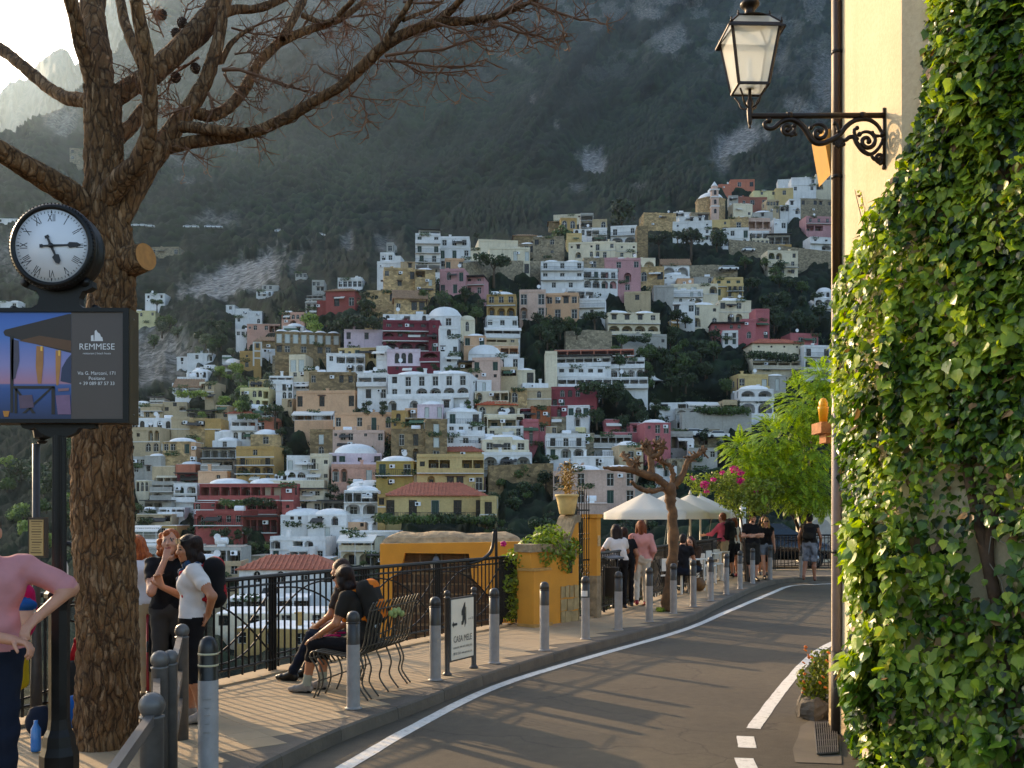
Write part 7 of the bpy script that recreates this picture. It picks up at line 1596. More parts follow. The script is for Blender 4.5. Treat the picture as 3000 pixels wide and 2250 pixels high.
# wire trellis in the gap
wr = MB(); wM = simple('galvanised wire', '#8a8780', .5, .6)
for px0, py0, px1, py1 in [(2880, 1570, 2940, 1600), (2940, 1600, 2960, 1650), (2960, 1650, 2910, 1700), (2910, 1700, 2870, 1640), (2960, 1650, 2990, 1700), (2990, 1700, 2975, 1760), (2910, 1700, 2920, 1760), (2880, 1570, 2870, 1640)]:
    wr.bar(wall_hit(px0, py0)[0]+Vector((0, -.12, 0))-IO, wall_hit(px1, py1)[0]+Vector((0, -.12, 0))-IO, .005)
o = wr.build('wire_trellis', wM, None, IO); tag(o, 'bent wire trellis in the gap of the ivy', 'trellis')
# ---- street lantern on its scroll bracket
M_LIRON = simple('dark brown cast iron', '#2a1d14', .45, .4, var=.3, scale=18, bump=.25, bscale=60, bdist=.003)
LD = 7.95
LAMP = thing('street_lantern', 'old iron street lantern on a scrolled wall bracket', 'street lamp', (WX, LD, P(2590, 335, LD).z))
LO = Vector(LAMP.location); lp = lambda x, y, d=0: P(x, y, LD+d)-LO
def zr(x, y, d=0): return lp(2000+x/2.212, y/2.212, d)      # coordinates of the enlarged upper right part
b = MB(); b.tube([zr(430, 752), zr(1310, 748)], .022, 12); b.tube([zr(1305, 700), zr(1305, 1080)], .012, 8); b.ball(zr(1305, 1085), .02, 8)
for x in (690, 1165): b.lathe([(.027, -.02), (.03, 0), (.027, .02)], zr(x, 750), 12, axis='X')
b.build('bracket_arm', M_LIRON, LAMP)
def scroll(pts, r): 
    r *= 1.35
    L = smooth_line([tuple(zr(x, y)) for x, y in pts], 6); q = MB(); q.tube(L, [r*(.75+.5*math.sin(math.pi*i/(len(L)-1))) for i in range(len(L))], 8); q.ball(L[-1], r*1.5, 8); q.ball(L[0], r*1.4, 8); q.build('scroll', M_LIRON, LAMP)
def spiral(cx, cy, r0, r1, a0, turns, n=18): return [(cx+(r0+(r1-r0)*i/n)*math.cos(a0+turns*6.283*i/n), cy+(r0+(r1-r0)*i/n)*math.sin(a0+turns*6.283*i/n)) for i in range(n+1)]
scroll([(560, 780), (530, 800), (545, 830), (590, 830), (640, 790), (700, 775), (760, 800), (800, 850), (840, 910), (890, 930), (960, 910), (1020, 870), (1060, 820), (1120, 780), (1200, 775), (1260, 810), (1295, 870)], .013)
scroll(spiral(885, 860, 62, 12, -2.6, 1.3), .010); scroll(spiral(680, 835, 46, 10, -.4, 1.3), .010); scroll(spiral(1195, 915, 66, 12, -2.4, 1.4), .011); scroll(spiral(1280, 1025, 34, 8, 1.5, 1.1), .009)
scroll([(1010, 850), (1000, 810), (985, 800)], .009); scroll([(960, 910), (1000, 900), (1050, 910), (1080, 890), (1110, 890), (1130, 930), (1170, 980), (1220, 1000), (1270, 960), (1300, 900)], .011); scroll([(1220, 1000), (1240, 1030), (1290, 1050)], .009); scroll([(1130, 900), (1110, 850), (1130, 830)], .009); scroll([(1230, 860), (1250, 880), (1290, 880)], .008); scroll([(730, 870), (700, 880), (720, 860)], .008)
for a in range(5): 
    aa = R(40+a*28); scroll([(1015, 905), (1015+38*math.cos(aa), 905+48*math.sin(aa))], .008)
# lantern: post, cage, glass
LX = zr(435, 752); l = MB()
u = LD/3000/2.212
l.lathe([(0, -85*u), (9*u, -75*u), (5*u, -66*u), (13*u, -50*u), (15*u, -30*u), (18*u, 5*u), (20*u, 40*u), (14*u, 55*u), (24*u, 75*u), (20*u, 95*u), (12*u, 110*u), (9*u, 180*u)], LX, 14); l.build('stem', M_LIRON, LAMP)
for s in (-1, 1):
    for s2 in (-1, 1):
        q = MB(); pts = [Vector((s*14*u, s2*14*u, 50*u)), Vector((s*45*u, s2*45*u, 70*u)), Vector((s*58*u, s2*58*u, 110*u)), Vector((s*80*u, s2*80*u, 150*u))]
        q.tube([LX+v for v in smooth_line([tuple(v) for v in pts], 5)], 6*u, 7); q.build('prong', M_LIRON, LAMP)
z0, z1 = 175*u, 515*u; w0, w1 = 96*u, 152*u; rot = Matrix.Rotation(R(2), 3, 'Z')
def cn_(w, z): return [LX+rot @ Vector((sx*w, sy*w, z)) for sx, sy in ((-1, -1), (1, -1), (1, 1), (-1, 1))]
q = MB()
lo_, hi_ = cn_(w0, z0), cn_(w1, z1)
for i in range(4): q.bar(lo_[i], hi_[i], 15*u); q.bar(lo_[i], lo_[(i+1) % 4], 15*u)
e0, e1, r1_ = cn_(w1*1.18, z1-8*u), cn_(w1*1.05, z1+22*u), cn_(w1*.66, z1+92*u)
for A, B_ in ((e0, e1),):
    for i in range(4): j2 = (i+1) % 4; q.quad(A[i], A[j2], B_[j2], B_[i])
for i in range(4): q.bar(e1[i], r1_[i], 12*u); q.bar(r1_[i], r1_[(i+1) % 4], 13*u); q.bar(e0[i], e0[(i+1) % 4], 10*u)
for c_ in e1+r1_: q.lathe([(7*u, 0), (9*u, 10*u), (3*u, 16*u), (6*u, 24*u), (0, 34*u)], c_, 8)
q.build('cage', M_LIRON, LAMP)
q = MB(); q.lathe([(w1*.9, z1+92*u), (w1*.8, z1+100*u), (40*u, z1+130*u), (30*u, z1+165*u), (46*u, z1+185*u), (62*u, z1+200*u), (62*u, z1+215*u), (40*u, z1+235*u), (30*u, z1+250*u), (16*u, z1+258*u), (22*u, z1+272*u), (0, z1+290*u)], LX, 16, ang0=R(2)); q.build('cap', M_LIRON, LAMP)
def glass_mat():
    t = NT('frosted lantern glass'); t.b.inputs['Base Color'].default_value = (.72, .76, .72, 1); t.b.inputs['Roughness'].default_value = .35; t.b.inputs['Transmission Weight'].default_value = .25
    tr = t.n('BsdfTranslucent'); tr.inputs[0].default_value = (.85, .88, .84, 1); tp = t.n('BsdfTransparent'); mx = t.n('MixShader'); mx2 = t.n('MixShader'); mx.inputs[0].default_value = .5; mx2.inputs[0].default_value = .42
    t.l(t.b.outputs[0], mx.inputs[1]); t.l(tr.outputs[0], mx.inputs[2]); t.l(mx.outputs[0], mx2.inputs[1]); t.l(tp.outputs[0], mx2.inputs[2]); t.l(mx2.outputs[0], t.out.inputs[0]); t.b.inputs['Transmission Weight'].default_value = 0; return t.mat
M_LGLASS = glass_mat()
for A, B_ in ((lo_, hi_), (e1, r1_)):
    for i in range(4):
        j2 = (i+1) % 4; g = MB(); g.quad(A[i], A[j2], B_[j2], B_[i]); g.build('glass_pane', M_LGLASS, LAMP)
g = MB(); g.quad(*[lo_[i] for i in range(4)]); g.build('glass_pane', M_LGLASS, LAMP)
q = MB(); q.lathe([(0, z0), (30*u, z0+4*u), (38*u, z0+40*u), (30*u, z0+70*u), (20*u, z0+82*u), (20*u, z0+190*u), (0, z0+196*u)], LX, 14); q.build('bulb', simple('white bulb', '#e9e6dc', .4), LAMP)
# ---- foot of the wall: rocks, marigolds, drain grate
M_ROCK = simple('rough grey rock', '#5f574c', .95, var=.4, scale=5, bump=.9, bdist=.03, bscale=14)
def rock(c, r, seed, label):
    rg = random.Random(seed); n, k = 14, 9; V = []; 
    for i in range(k+1):
        t_ = math.pi*i/k
        for j2 in range(n):
            a = 2*math.pi*j2/n; d = Vector((math.sin(t_)*math.cos(a), math.sin(t_)*math.sin(a), -math.cos(t_)))
            rr = 1+.55*(vnoise(np.array([d.x*1.7+d.z+seed*3.3]), np.array([d.y*1.7-d.z*.7]), seed)[0]-.5)+.25*(vnoise(np.array([d.x*4+seed]), np.array([d.y*4+d.z*4]), seed+2)[0]-.5); V.append((d.x*r[0]*rr, d.y*r[1]*rr, d.z*r[2]*rr+r[2]*.6))
    mb = MB(); mb.add(V, [(i*n+j2, i*n+(j2+1) % n, (i+1)*n+(j2+1) % n, (i+1)*n+j2) for i in range(k) for j2 in range(n)]); tag(mb.build('rock', M_ROCK, None, c), label, 'rock')
g0 = G(2395, 2105, 0); rock((g0.x-.04, g0.y, 0), (.15, .14, .13), 3, 'rough rock below the marigolds'); rock((g0.x+.13, g0.y+.03, 0), (.12, .12, .11), 5, 'smaller rock against the dark pipe foot'); rock((g0.x+.02, g0.y+.22, 0), (.14, .14, .16), 8, 'grey rock behind the marigold roots')
MG = thing('marigold_bush', 'round bush of orange marigolds on the rocks by the pipe', 'plant', (g0.x+.05, g0.y+.08, .16)); rg = random.Random(31)
V, F = leaf_cloud(rg, [(0, 0, .16, .17), (-.1, 0, .2, .13), (.08, .05, .28, .15), (.02, 0, .38, .12), (-.06, 0, .08, .13), (.1, 0, .1, .14)], 1500, .022, 1.0); link('foliage', mesh_np('foliage', np.array([tuple(v) for v in V]), np.array(F), foliage('marigold leaves', '#3d4a14', '#7d8a26', .5, .3, 3), False), MG)
fl = MB(); 
for k in range(7): fl.ball((.011*math.cos(k*.9), .011*math.sin(k*.9), 0), .008, 5)
flm = fl.mesh('flower', simple('marigold petal', '#c86a0c', .6, var=.25))
for k in range(34):
    a = rg.uniform(0, 6.28); z = rg.uniform(.05, .5); r = .2*(1-abs(z-.22)*1.2); link('flower', flm, MG, (r*math.cos(a), r*math.sin(a), z), (rg.random(), rg.random(), 0))
gp = [G(x, y, 0) for x, y in ((2386, 2124), (2450, 2122), (2455, 2212), (2394, 2216))]
DG = thing('drain_grate', 'rusty drain grate set in cement at the foot of the ivy', 'drain', ((gp[0]+gp[2])/2)); c0 = (gp[0]+gp[2])/2
k = MB(); k.add([Vector((v.x, v.y, .012))-c0+Vector((0, 0, 0)) for v in gp], [(3, 2, 1, 0)]); k.build('pit', simple('dark pit', '#0b0a09', .9), DG)
M_GRATE = simple('galvanised grate', '#6f6a62', .5, .5, var=.3, scale=20)
for i in range(11):
    t_ = i/10; k = MB(); a, b_ = gp[0].lerp(gp[1], t_)-c0, gp[3].lerp(gp[2], t_)-c0; k.bar(a+Vector((0, 0, .022)), b_+Vector((0, 0, .022)), .008, .014); k.build('bar', M_GRATE, DG)
for i in range(6):
    t_ = i/5; k = MB(); a, b_ = gp[0].lerp(gp[3], t_)-c0, gp[1].lerp(gp[2], t_)-c0; k.bar(a+Vector((0, 0, .020)), b_+Vector((0, 0, .020)), .007, .008); k.build('cross_bar', M_GRATE, DG)
cm_ = MB(); cm_.add([tuple(Vector((v.x, v.y, .006))) for v in [G(x, y, 0) for x, y in ((2345, 2130), (2372, 2112), (2462, 2108), (2466, 2240), (2330, 2235), (2322, 2195), (2338, 2160))]], [tuple(range(6, -1, -1))]); tag(cm_.build('gutter', M_CEMENT), 'cement gutter apron round the drain', 'gutter', kind='structure')
# low fresh creeper at the bottom of the ivy
CP = thing('ground_creeper', 'fresh green creeper sprawling at the foot of the ivy wall', 'plant', (WX-.05, 7.45, 0)); V, F = leaf_cloud(rg, [(-.06, .1, .15, .2), (.05, 0, .35, .22), (.12, -.05, .1, .25), (.3, -.1, .2, .22), (-.02, .1, .55, .14)], 700, .03, 1.0); link('foliage', mesh_np('foliage', np.array([tuple(v) for v in V]), np.array(F), IV2, False), CP)
print('right', round(time.time()-T0, 1))
# ---------------------------------------------------------------- bench, sign, gate, café, clock
def text_part(name, body, size, mat, parent, M, align='CENTER', ext=.0015, wide=1.0):
    me = TEXTS[body]
    if not me.materials: me.materials.append(mat)
    o = link(name, me, parent); o.matrix_basis = M @ Matrix.Diagonal((size*wide, size, size*.06, 1)); return o
FACE = Matrix.Rotation(R(90), 4, 'X')          # letters stand upright and face -y
M_BENCH = simple('grey-green bench rod', '#4b463b', .45, .4, var=.25, scale=16)
BN = thing('bench', 'curved wire bench of bent steel rods under the seated couple', 'bench', (-1.42, 10.62, SZ+.004), R(74))
# bench faces local +y; rods run front to back in profile along local x
prof = [(.36, .0), (.30, .16), (.33, .30), (.40, .40), (.36, .455), (.22, .44), (.05, .42), (-.10, .43), (-.17, .52), (-.20, .68), (-.24, .86), (-.28, .95)]
for i in range(15):
    x = -.15-.0+(-.0)+(-.52+i*.085); q = MB(); leg = i % 3 == 0 or i in (1, 13)
    pr = prof if leg else prof[2:]; L = smooth_line([(x, y, z) for y, z in pr], 4); q.tube(L, .009, 6); q.build('rod', M_BENCH, BN)
    if leg: q = MB(); q.tube(smooth_line([(x, -.08, .43), (x, -.14, .28), (x, -.12, .14), (x, -.22, 0)], 4), .009, 6); q.build('leg', M_BENCH, BN)
for (y, z) in ((.38, .40), (.0, .425), (-.16, .52), (-.25, .88), (.30, .18)):
    q = MB(); q.tube([(-.70, y, z-.012), (.56, y, z-.012)], .008, 6); q.build('cross_rod', M_BENCH, BN)
gs = MB(); [gs.ball((-.16+.05*k, -.24-.02*(k % 2), .80+.025*math.sin(k*2.2)), .042, 8, sc=(1.1, .7, .8)) for k in range(6)]; o = gs.build('cloth_bundle', simple('pale green scarf', '#8a9a5c', .8)); o.matrix_world = Matrix.Translation((-1.42, 10.62, SZ)) @ Matrix.Rotation(R(74), 4, 'Z'); tag(o, 'pale green scarf bundle over the bench back', 'scarf')
# ---- restaurant sign
M_SPOST = simple('grey sign post', '#3f3c3a', .45, .3, var=.2, scale=14); M_SWHITE = simple('sign board white', '#d9d4c4', .5, var=.04); M_INK = simple('black print', '#141414', .5)
a, b = G(1310, 1978), G(1388, 1957); SG = thing('restaurant_sign', 'white restaurant sign board between two grey posts on the kerb', 'sign', (a.x, a.y, SZ-.002), math.atan2(b.y-a.y, b.x-a.x)); W = (b-a).xy.length
for x in (0, W):
    q = MB(); q.lathe([(.055, 0), (.055, .018), (.038, .03), (.030, .05), (.030, .86), (.036, .865), (.036, .875), (.022, .885), (.030, .90), (.036, .92), (.030, .945), (0, .955)], (x, 0, 0), 16); q.build('post', M_SPOST, SG)
q = MB(); q.box((W/2, -.005, .50), (W-.07, .025, .72)); q.build('frame', M_SPOST, SG)
q = MB(); q.box((W/2, -.02, .50), (W-.10, .012, .68)); q.build('board', M_SWHITE, SG)
def on_sign(x, z): return Matrix.Translation((x, -.0285, z)) @ FACE
bw = W-.10; q = MB()
q.prism([(-.05, .10), (-.02, .14), (.0, .17), (.012, .19), (.014, .0), (.0, -.03), (-.02, -.06), (-.05, -.06), (-.05, -.02), (-.03, -.01), (-.03, .05), (-.05, .05)], .002, frame=on_sign(W/2+.02, .60)); q.prism([(.02, .19), (.03, .2), (.034, -.06), (.02, -.09)], .002, frame=on_sign(W/2+.02, .60)); q.prism([(.042, .14), (.052, .14), (.054, -.05), (.042, -.06)], .002, frame=on_sign(W/2+.02, .60)); q.build('emblem', M_INK, SG)
q = MB(); q.prism([(-.06, 0), (-.025, .035), (-.025, .014), (.05, .014), (.05, -.014), (-.025, -.014), (-.025, -.035)], .002, frame=on_sign(W/2-bw/2+.07, .56)); q.build('arrow', M_INK, SG)
text_part('lettering', 'CASA MELE', bw*.21, M_INK, SG, on_sign(W/2, .385), wide=.78); text_part('lettering', 'restaurant, wine and cooking class', bw*.085, M_INK, SG, on_sign(W/2, .295), wide=.72); text_part('lettering', '089 81 13 64 - www.casamele.com', bw*.085, M_INK, SG, on_sign(W/2, .225), wide=.7); text_part('lettering', 'a mt 20', bw*.075, M_INK, SG, on_sign(W/2+bw*.36, .60))
# ---- ochre portal down the steps, seen over the fence
M_OCHRE = simple('ochre portal plaster', '#c58a2c', .85, var=.10, scale=2.5, bump=.3, bdist=.006, bscale=30); M_LAVA = simple('dark lava stone', '#4e3d2b', .95, var=.4, scale=6, bump=.8, bdist=.02, bscale=18); M_MORT = simple('pale mortar', '#8b7a60', .95, var=.25, scale=8, bump=.5, bscale=30)
PT = thing('portal_wall', 'ochre plaster portal with dark lava stones below the pavement', 'wall', P(1120, 1850, 19.5)); PO = Vector(PT.location); u = 19.5/3000
def pp(x, y): return ((x-1120)*u, (1850-y)*u)
def slab(poly, dep, mat, name, y0=0): q = MB(); q.prism([pp(x, y) for x, y in poly], dep, frame=Matrix.Translation((0, y0, 0)) @ Matrix.Rotation(R(90), 4, 'X')); return q.build(name, mat, PT)
slab([(1120, 1592), (1530, 1585), (1530, 1960), (1470, 1960), (1470, 1740), (1425, 1735), (1385, 1690), (1376, 1620), (1192, 1618), (1180, 1665), (1155, 1690), (1155, 1960), (1120, 1960)], .35, M_OCHRE, 'plaster')
slab([(1150, 1610), (1475, 1605), (1475, 1990), (1150, 1990)], .1, M_MORT, 'mortar', .02)
rg = random.Random(8); y = 1624; row = 0
while y < 1900:
    h = rg.uniform(26, 34); x = 1156-(rg.random()*30)
    while x < 1470:
        w = rg.uniform(44, 68); x0, x1 = max(1157, x), min(1470, x+w-6)
        if x1-x0 > 14:
            j = lambda: rg.uniform(-2, 2); poly = [(x0+j(), y+j()), (x1+j(), y+j()), (x1+j(), y+h-6+j()), (x0+j(), y+h-6+j())]; slab(poly, .03+rg.random()*.03, M_LAVA, 'stone', -.075)
        x += w
    y += h
# thatch-like stone top of the portal
def rubble_top(c, L, W_, hgt, label, mat, yaw=0):
    xs = np.linspace(-L/2, L/2, 60); ys = np.linspace(-W_/2, W_/2, 14); X, Y = np.meshgrid(xs, ys); e = np.minimum(1, np.minimum((L/2-np.abs(X))/.35, (W_/2-np.abs(Y))/.3)); Z = hgt*np.clip(e, 0, 1)**.5*(.75+.5*fbm(X*3, Y*3, 4, 3)); V = np.stack([X, Y, Z], -1).reshape(-1, 3); idx = np.arange(14*60).reshape(14, 60); F = np.stack([idx[:-1, :-1], idx[:-1, 1:], idx[1:, 1:], idx[1:, :-1]], -1).reshape(-1, 4)
    return mesh_np('coping', V, F, mat, False)
link('coping', rubble_top(None, 410*u, .9, .20, '', simple('rough stone coping', '#a58b68', .95, var=.35, scale=7, bump=.9, bdist=.03, bscale=16)), PT, (205*u, .3, (1850-1590)*u))
WL = thing('wall_lamp', 'small grey wall lamp on the lava stones of the portal', 'lamp', P(1278, 1645, 19.3)); q = MB(); q.lathe([(.05, .10), (.09, .03), (.17, -.04)], n=4, ang0=R(45), smooth=False); q.lathe([(.012, .1), (.02, .13), (.0, .17)], n=8); q.build('shade', simple('grey lamp metal', '#6a7076', .4, .5), WL); q = MB(); q.lathe([(.11, -.16), (.15, -.045)], n=4, ang0=R(45), smooth=False); q.build('glass', M_LGLASS, WL)
# ---- gate pillar, swept wall, iron gate
PL = thing('gate_wall', 'bright ochre gate wall with swept top beside the iron gate', 'wall', (.22, 16.3, SZ-.03), math.atan2(1.6, 1.29)); PL.scale = (.84, .84, .84)
q = MB(); q.box((.27, .0, .55), (.52, .36, 1.1)); q.build('plaster', M_OCHRE, PL); q = MB(); q.box((.27, 0, 1.12), (.56, .40, .05)); q.box((.27, -.01, .04), (.58, .42, .1)); q.build('pier_cap', simple('pier edge', '#a98448', .9, var=.2, bump=.4, bscale=20), PL)
sw = [(.05, 0), (1.62, 0), (1.62, 2.05), (1.48, 2.02), (1.32, 1.75), (1.15, 1.5), (.95, 1.38), (.80, 1.42), (.55, 1.46), (.05, 1.46)]
q = MB(); q.prism(sw, .32, frame=Matrix.Translation((0, .24, 0)) @ Matrix.Rotation(R(90), 4, 'X')); q.build('plaster', M_OCHRE, PL)
q = MB(); M_CAPST = simple('grey cap stone', '#8a7b62', .95, var=.35, scale=6, bump=.9, bdist=.02, bscale=18)
top = smooth_line([(.0, 1.50), (.55, 1.50), (.80, 1.46), (.95, 1.43), (1.15, 1.55), (1.32, 1.80), (1.46, 2.03), (1.62, 2.06)], 4)
vs = []; fs = []
for i, v in enumerate(top):
    for yy in (-.13, .29):
        for dz in (-.05, .10): vs.append((v.x, yy, v.y+dz))
for i in range(len(top)-1):
    a = i*4; fs += [(a, a+4, a+5, a+1), (a+2, a+3, a+7, a+6), (a+1, a+5, a+7, a+3)]
q.add(vs, fs); q.add([vs[k] for k in (0, 1, 3, 2)], [(0, 1, 2, 3)]); q.build('cap_stone', M_CAPST, PL)
rg = random.Random(14)
for row in range(3):     # irregular stone facing at the foot
    x = 1.0
    while x < 1.6:
        w = rg.uniform(.14, .26); q = MB(); j = lambda: rg.uniform(-.015, .015); x1 = min(1.61, x+w-.02); z0 = .02+row*.25
        q.prism([(x+j(), z0+j()), (x1+j(), z0+j()), (x1+j(), z0+.23+j()), (x+j(), z0+.23+j())], .02, frame=Matrix.Translation((0, -.08, 0)) @ Matrix.Rotation(R(90), 4, 'X')); q.build('facing_stone', simple('pale facing stone', '#9c8a62', .9, var=.3, scale=5, bump=.7, bscale=16), PL); x += w
q = MB(); q.box((1.32, -.085, 1.25), (.14, .02, .50)); q.build('letter_box', M_IRON, PL); q = MB(); q.box((1.50, -.085, 1.40), (.05, .02, .16)); q.build('intercom', simple('grey plastic plate', '#8a8378', .5), PL)
GT = thing('iron_gate', 'tall spear-topped wrought iron gate in the ochre wall', 'gate', (0, 0, 0)); GT.matrix_basis = Matrix.Translation(PL.location) @ Matrix.Rotation(PL.rotation_euler.z, 4, 'Z') @ Matrix.Diagonal((.84, .84, .9, 1)) @ Matrix.Translation((1.66, .05, 0))
for i in range(7):
    x = i*.085; q = MB(); h = 2.35+.14*math.sin(math.pi*i/6); q.lathe([(.009, .08), (.009, h-.1), (.016, h-.08), (.004, h+.12)], (x, 0, 0), 6)
    for z in (.9, 1.05, 1.55, 1.65, 1.95): q.ball((x, 0, z), .018, 6)
    q.build('bar', M_IRON, GT)
for z in (.1, .75, 1.15, 2.1):
    q = MB(); q.box((.255, 0, z), (.54, .02, .03)); q.build('rail', M_IRON, GT)
for k in range(3):
    q = MB(); L = [(.09+k*.17+(.07-.0024*i)*math.cos(i*.35), -.01, .92+(.09-.003*i)*math.sin(i*.35)) for i in range(22)]; q.tube(L, .006, 5); q.build('scroll', M_IRON, GT)
q = MB(); q.box((2.28, .05, 1.05), (.14, .34, 2.1)); q.box((2.28, .05, 2.13), (.2, .4, .08)); q.build('plaster', M_OCHRE, PL); q = MB(); q.box((2.28, .05, .45), (.17, .36, .9)); q.build('stone_base', M_CAPST, PL); q = MB(); q.box((2.27, -.13, 1.62), (.08, .02, .22)); q.build('tile', simple('tile plaque', '#b99a6a', .4, var=.4, scale=30), PL)
# tall finial of the fence by the portal
FN = thing('fence_finial', 'swept black iron finial at the end of the fence', 'finial', (-.25, 16.3, .14)); q = MB(); q.box((0, 0, .75), (.07, .05, 1.6), taper=.5); q.build('post', M_IRON, FN); q = MB(); q.tube(smooth_line([(-.42, -.72, 1.02), (-.2, -.36, 1.08), (-.07, -.12, 1.22), (-.03, -.04, 1.5)], 5), .028, 8); q.build('sweep', M_IRON, FN)
fence([(-.2, 16.45), (.1, 16.9)], 'short iron fence section beside the finial', panels=.9)
# bush on the swept wall, pot with aloe
BU = thing('wall_bush', 'leafy bush with one magenta flower spilling over the gate wall', 'bush', Vector((.42, 16.75, 1.08))); BU.scale = (.9, .9, .85); rg = random.Random(3)
V, F = leaf_cloud(rg, [(.0, 0, .25, .38), (.35, .3, .35, .36), (-.35, -.1, .05, .32), (.55, .5, .3, .28), (.2, .1, .55, .28), (-.45, -.2, -.35, .22), (-.42, -.2, -.7, .18), (-.48, -.15, -.95, .14), (.4, .4, .05, .3)], 3000, .045, .9); link('foliage', mesh_np('foliage', np.array([tuple(v) for v in V]), np.array(F), foliage('bush leaves', '#33461c', '#7f9436', .4, .3, 2), False), BU)
fl = MB(); [fl.ball((-.62+.03*math.cos(k*1.3), -.3, .42+.03*math.sin(k*1.3)), .03, 6) for k in range(6)]; fl.build('flower', simple('magenta petals', '#b3116a', .6), BU)
PT2 = thing('plant_pot', 'cream clay pot with a scraggly aloe on the gate pillar', 'plant pot', (.93, 17.29, SZ-.03+2.16*.84)); q = MB(); q.lathe([(.11, 0), (.13, .02), (.17, .22), (.185, .30), (.205, .31), (.205, .34), (.18, .345), (.17, .31), (0, .30)], n=20); q.build('pot', simple('cream clay', '#c8ad72', .8, var=.15, bump=.2), PT2)
q = MB(); rg = random.Random(6)
for s in range(4):
    x0, y0 = rg.uniform(-.07, .07), rg.uniform(-.07, .07); hh = rg.uniform(.3, .62); q.tube([(x0, y0, .3), (x0*1.5, y0*1.5, .3+hh)], [.012, .009], 5)
    for k in range(16):
        z = .36+hh*k/16; a = k*2.4; d = Vector((math.cos(a), math.sin(a), 0)); b0 = Vector((x0*1.3, y0*1.3, z)); q.tube([b0, b0+d*.07+Vector((0, 0, .05)), b0+d*.13+Vector((0, 0, .05)), b0+d*.17+Vector((0, 0, -.01))], [.012, .010, .006, .001], 4)
q.build('aloe', foliage('dry aloe', '#7a5a26', '#a8873a', .5, .1, 4), PT2)
# bin
LB = thing('litter_bin', 'black litter bin on a two-legged stand by the fence', 'litter bin', G(1788, 1795)+Vector((0, 0, -.002)), R(40))
for x in (-.16, .16): q = MB(); q.lathe([(.06, 0), (.06, .015), (.022, .03), (.022, 1.0)], (x, 0, 0), 12); q.build('post', M_IRON, LB)
q = MB(); q.lathe([(.13, .30), (.15, .32), (.16, .82), (.165, .83), (.14, .83)], n=20); q.build('bin', simple('perforated bin', '#2a2622', .6, .3, var=.4, scale=60), LB); q = MB(); q.box((0, 0, 1.02), (.42, .30, .03), rot=Matrix.Rotation(R(10), 3, 'X')); q.build('lid', simple('grey bin lid', '#5c6066', .4, .4), LB)
# pollarded tree
M_POL = simple('pollard bark', '#64492f', .9, var=.45, scale=7, bump=.7, bdist=.015, bscale=22); TD = 18.9
TR = thing('pollarded_tree', 'pollarded plane tree with knobbly cut branches on the kerb', 'tree', (G(1950, 1790).x, TD, SZ)); TO = Vector(TR.location)
zg = lambda x, y, d=0: P(1450+x/3.687, 1200+y/3.687, TD+d)-TO
rg = random.Random(77); wob = lambda: Vector((rg.gauss(0, .012), rg.gauss(0, .012), rg.gauss(0, .012)))
def plimb(pts, d0, d1, name='branch'):
    rows = [(zg(x, y, d0+(d1-d0)*i/(len(pts)-1)), w/3.687/3000*TD) for i, (x, y, w) in enumerate(pts)]; L = smooth_line([tuple(r[0]) for r in rows], 5); rr = np.interp(np.linspace(0, len(rows)-1, len(L)), range(len(rows)), [r[1] for r in rows]); q = MB(); q.tube([v+wob()*.6 for v in L], [r*rg.uniform(.88, 1.15) for r in rr], 12)
    if name == 'branch' and pts[-1][2] > 14:
        for k in range(14):
            v = L[rg.randrange(len(L)//2, len(L))]; d = Vector((rg.gauss(0, 1), rg.gauss(0, 1), rg.gauss(.5, 1))).normalized(); q.tube([v, v+d*rg.uniform(.07, .17)], [.022, .014], 7)
    q.build(name, M_POL, TR)
plimb([(1860, 2180, 78), (1880, 1900, 62), (1925, 1500, 56), (1920, 1150, 52), (1895, 950, 62), (1880, 830, 66)], 0, 0, 'trunk')
plimb([(1880, 870, 46), (1790, 770, 42), (1700, 720, 44), (1560, 680, 40), (1400, 640, 32), (1270, 640, 22), (1170, 628, 14)], 0, -.3); plimb([(1690, 730, 40), (1690, 600, 36), (1685, 480, 40), (1660, 350, 22)], -.1, .1); plimb([(1690, 500, 30), (1620, 440, 26), (1600, 380, 18)], 0, .1); plimb([(1690, 520, 30), (1790, 470, 24), (1820, 380, 16)], 0, -.1); plimb([(1560, 690, 32), (1450, 570, 30), (1370, 480, 20)], -.2, .1); plimb([(1540, 680, 24), (1530, 600, 20), (1530, 555, 16)], -.2, -.2)
plimb([(1850, 850, 26), (1700, 875, 28), (1570, 855, 26), (1470, 780, 14)], 0, -.4); plimb([(1910, 830, 36), (1925, 700, 26), (1880, 600, 24), (1770, 560, 15)], .1, .2); plimb([(1930, 840, 44), (2040, 680, 34), (2090, 550, 30), (2200, 480, 26), (2290, 420, 16)], .1, .2); plimb([(1700, 500, 20), (1740, 430, 18), (1760, 370, 15)], .1, .1)
tg = MB(); V, F = leaf_cloud(rg, [(0, 0, .03, .09)], 90, .03, .5); tg.add(V, F); o = tg.build('weeds', IV2, None, (TR.location.x-.12, TD-.12, SZ)); tag(o, 'tuft of weeds at the foot of the pollarded tree', 'weeds', kind='stuff')
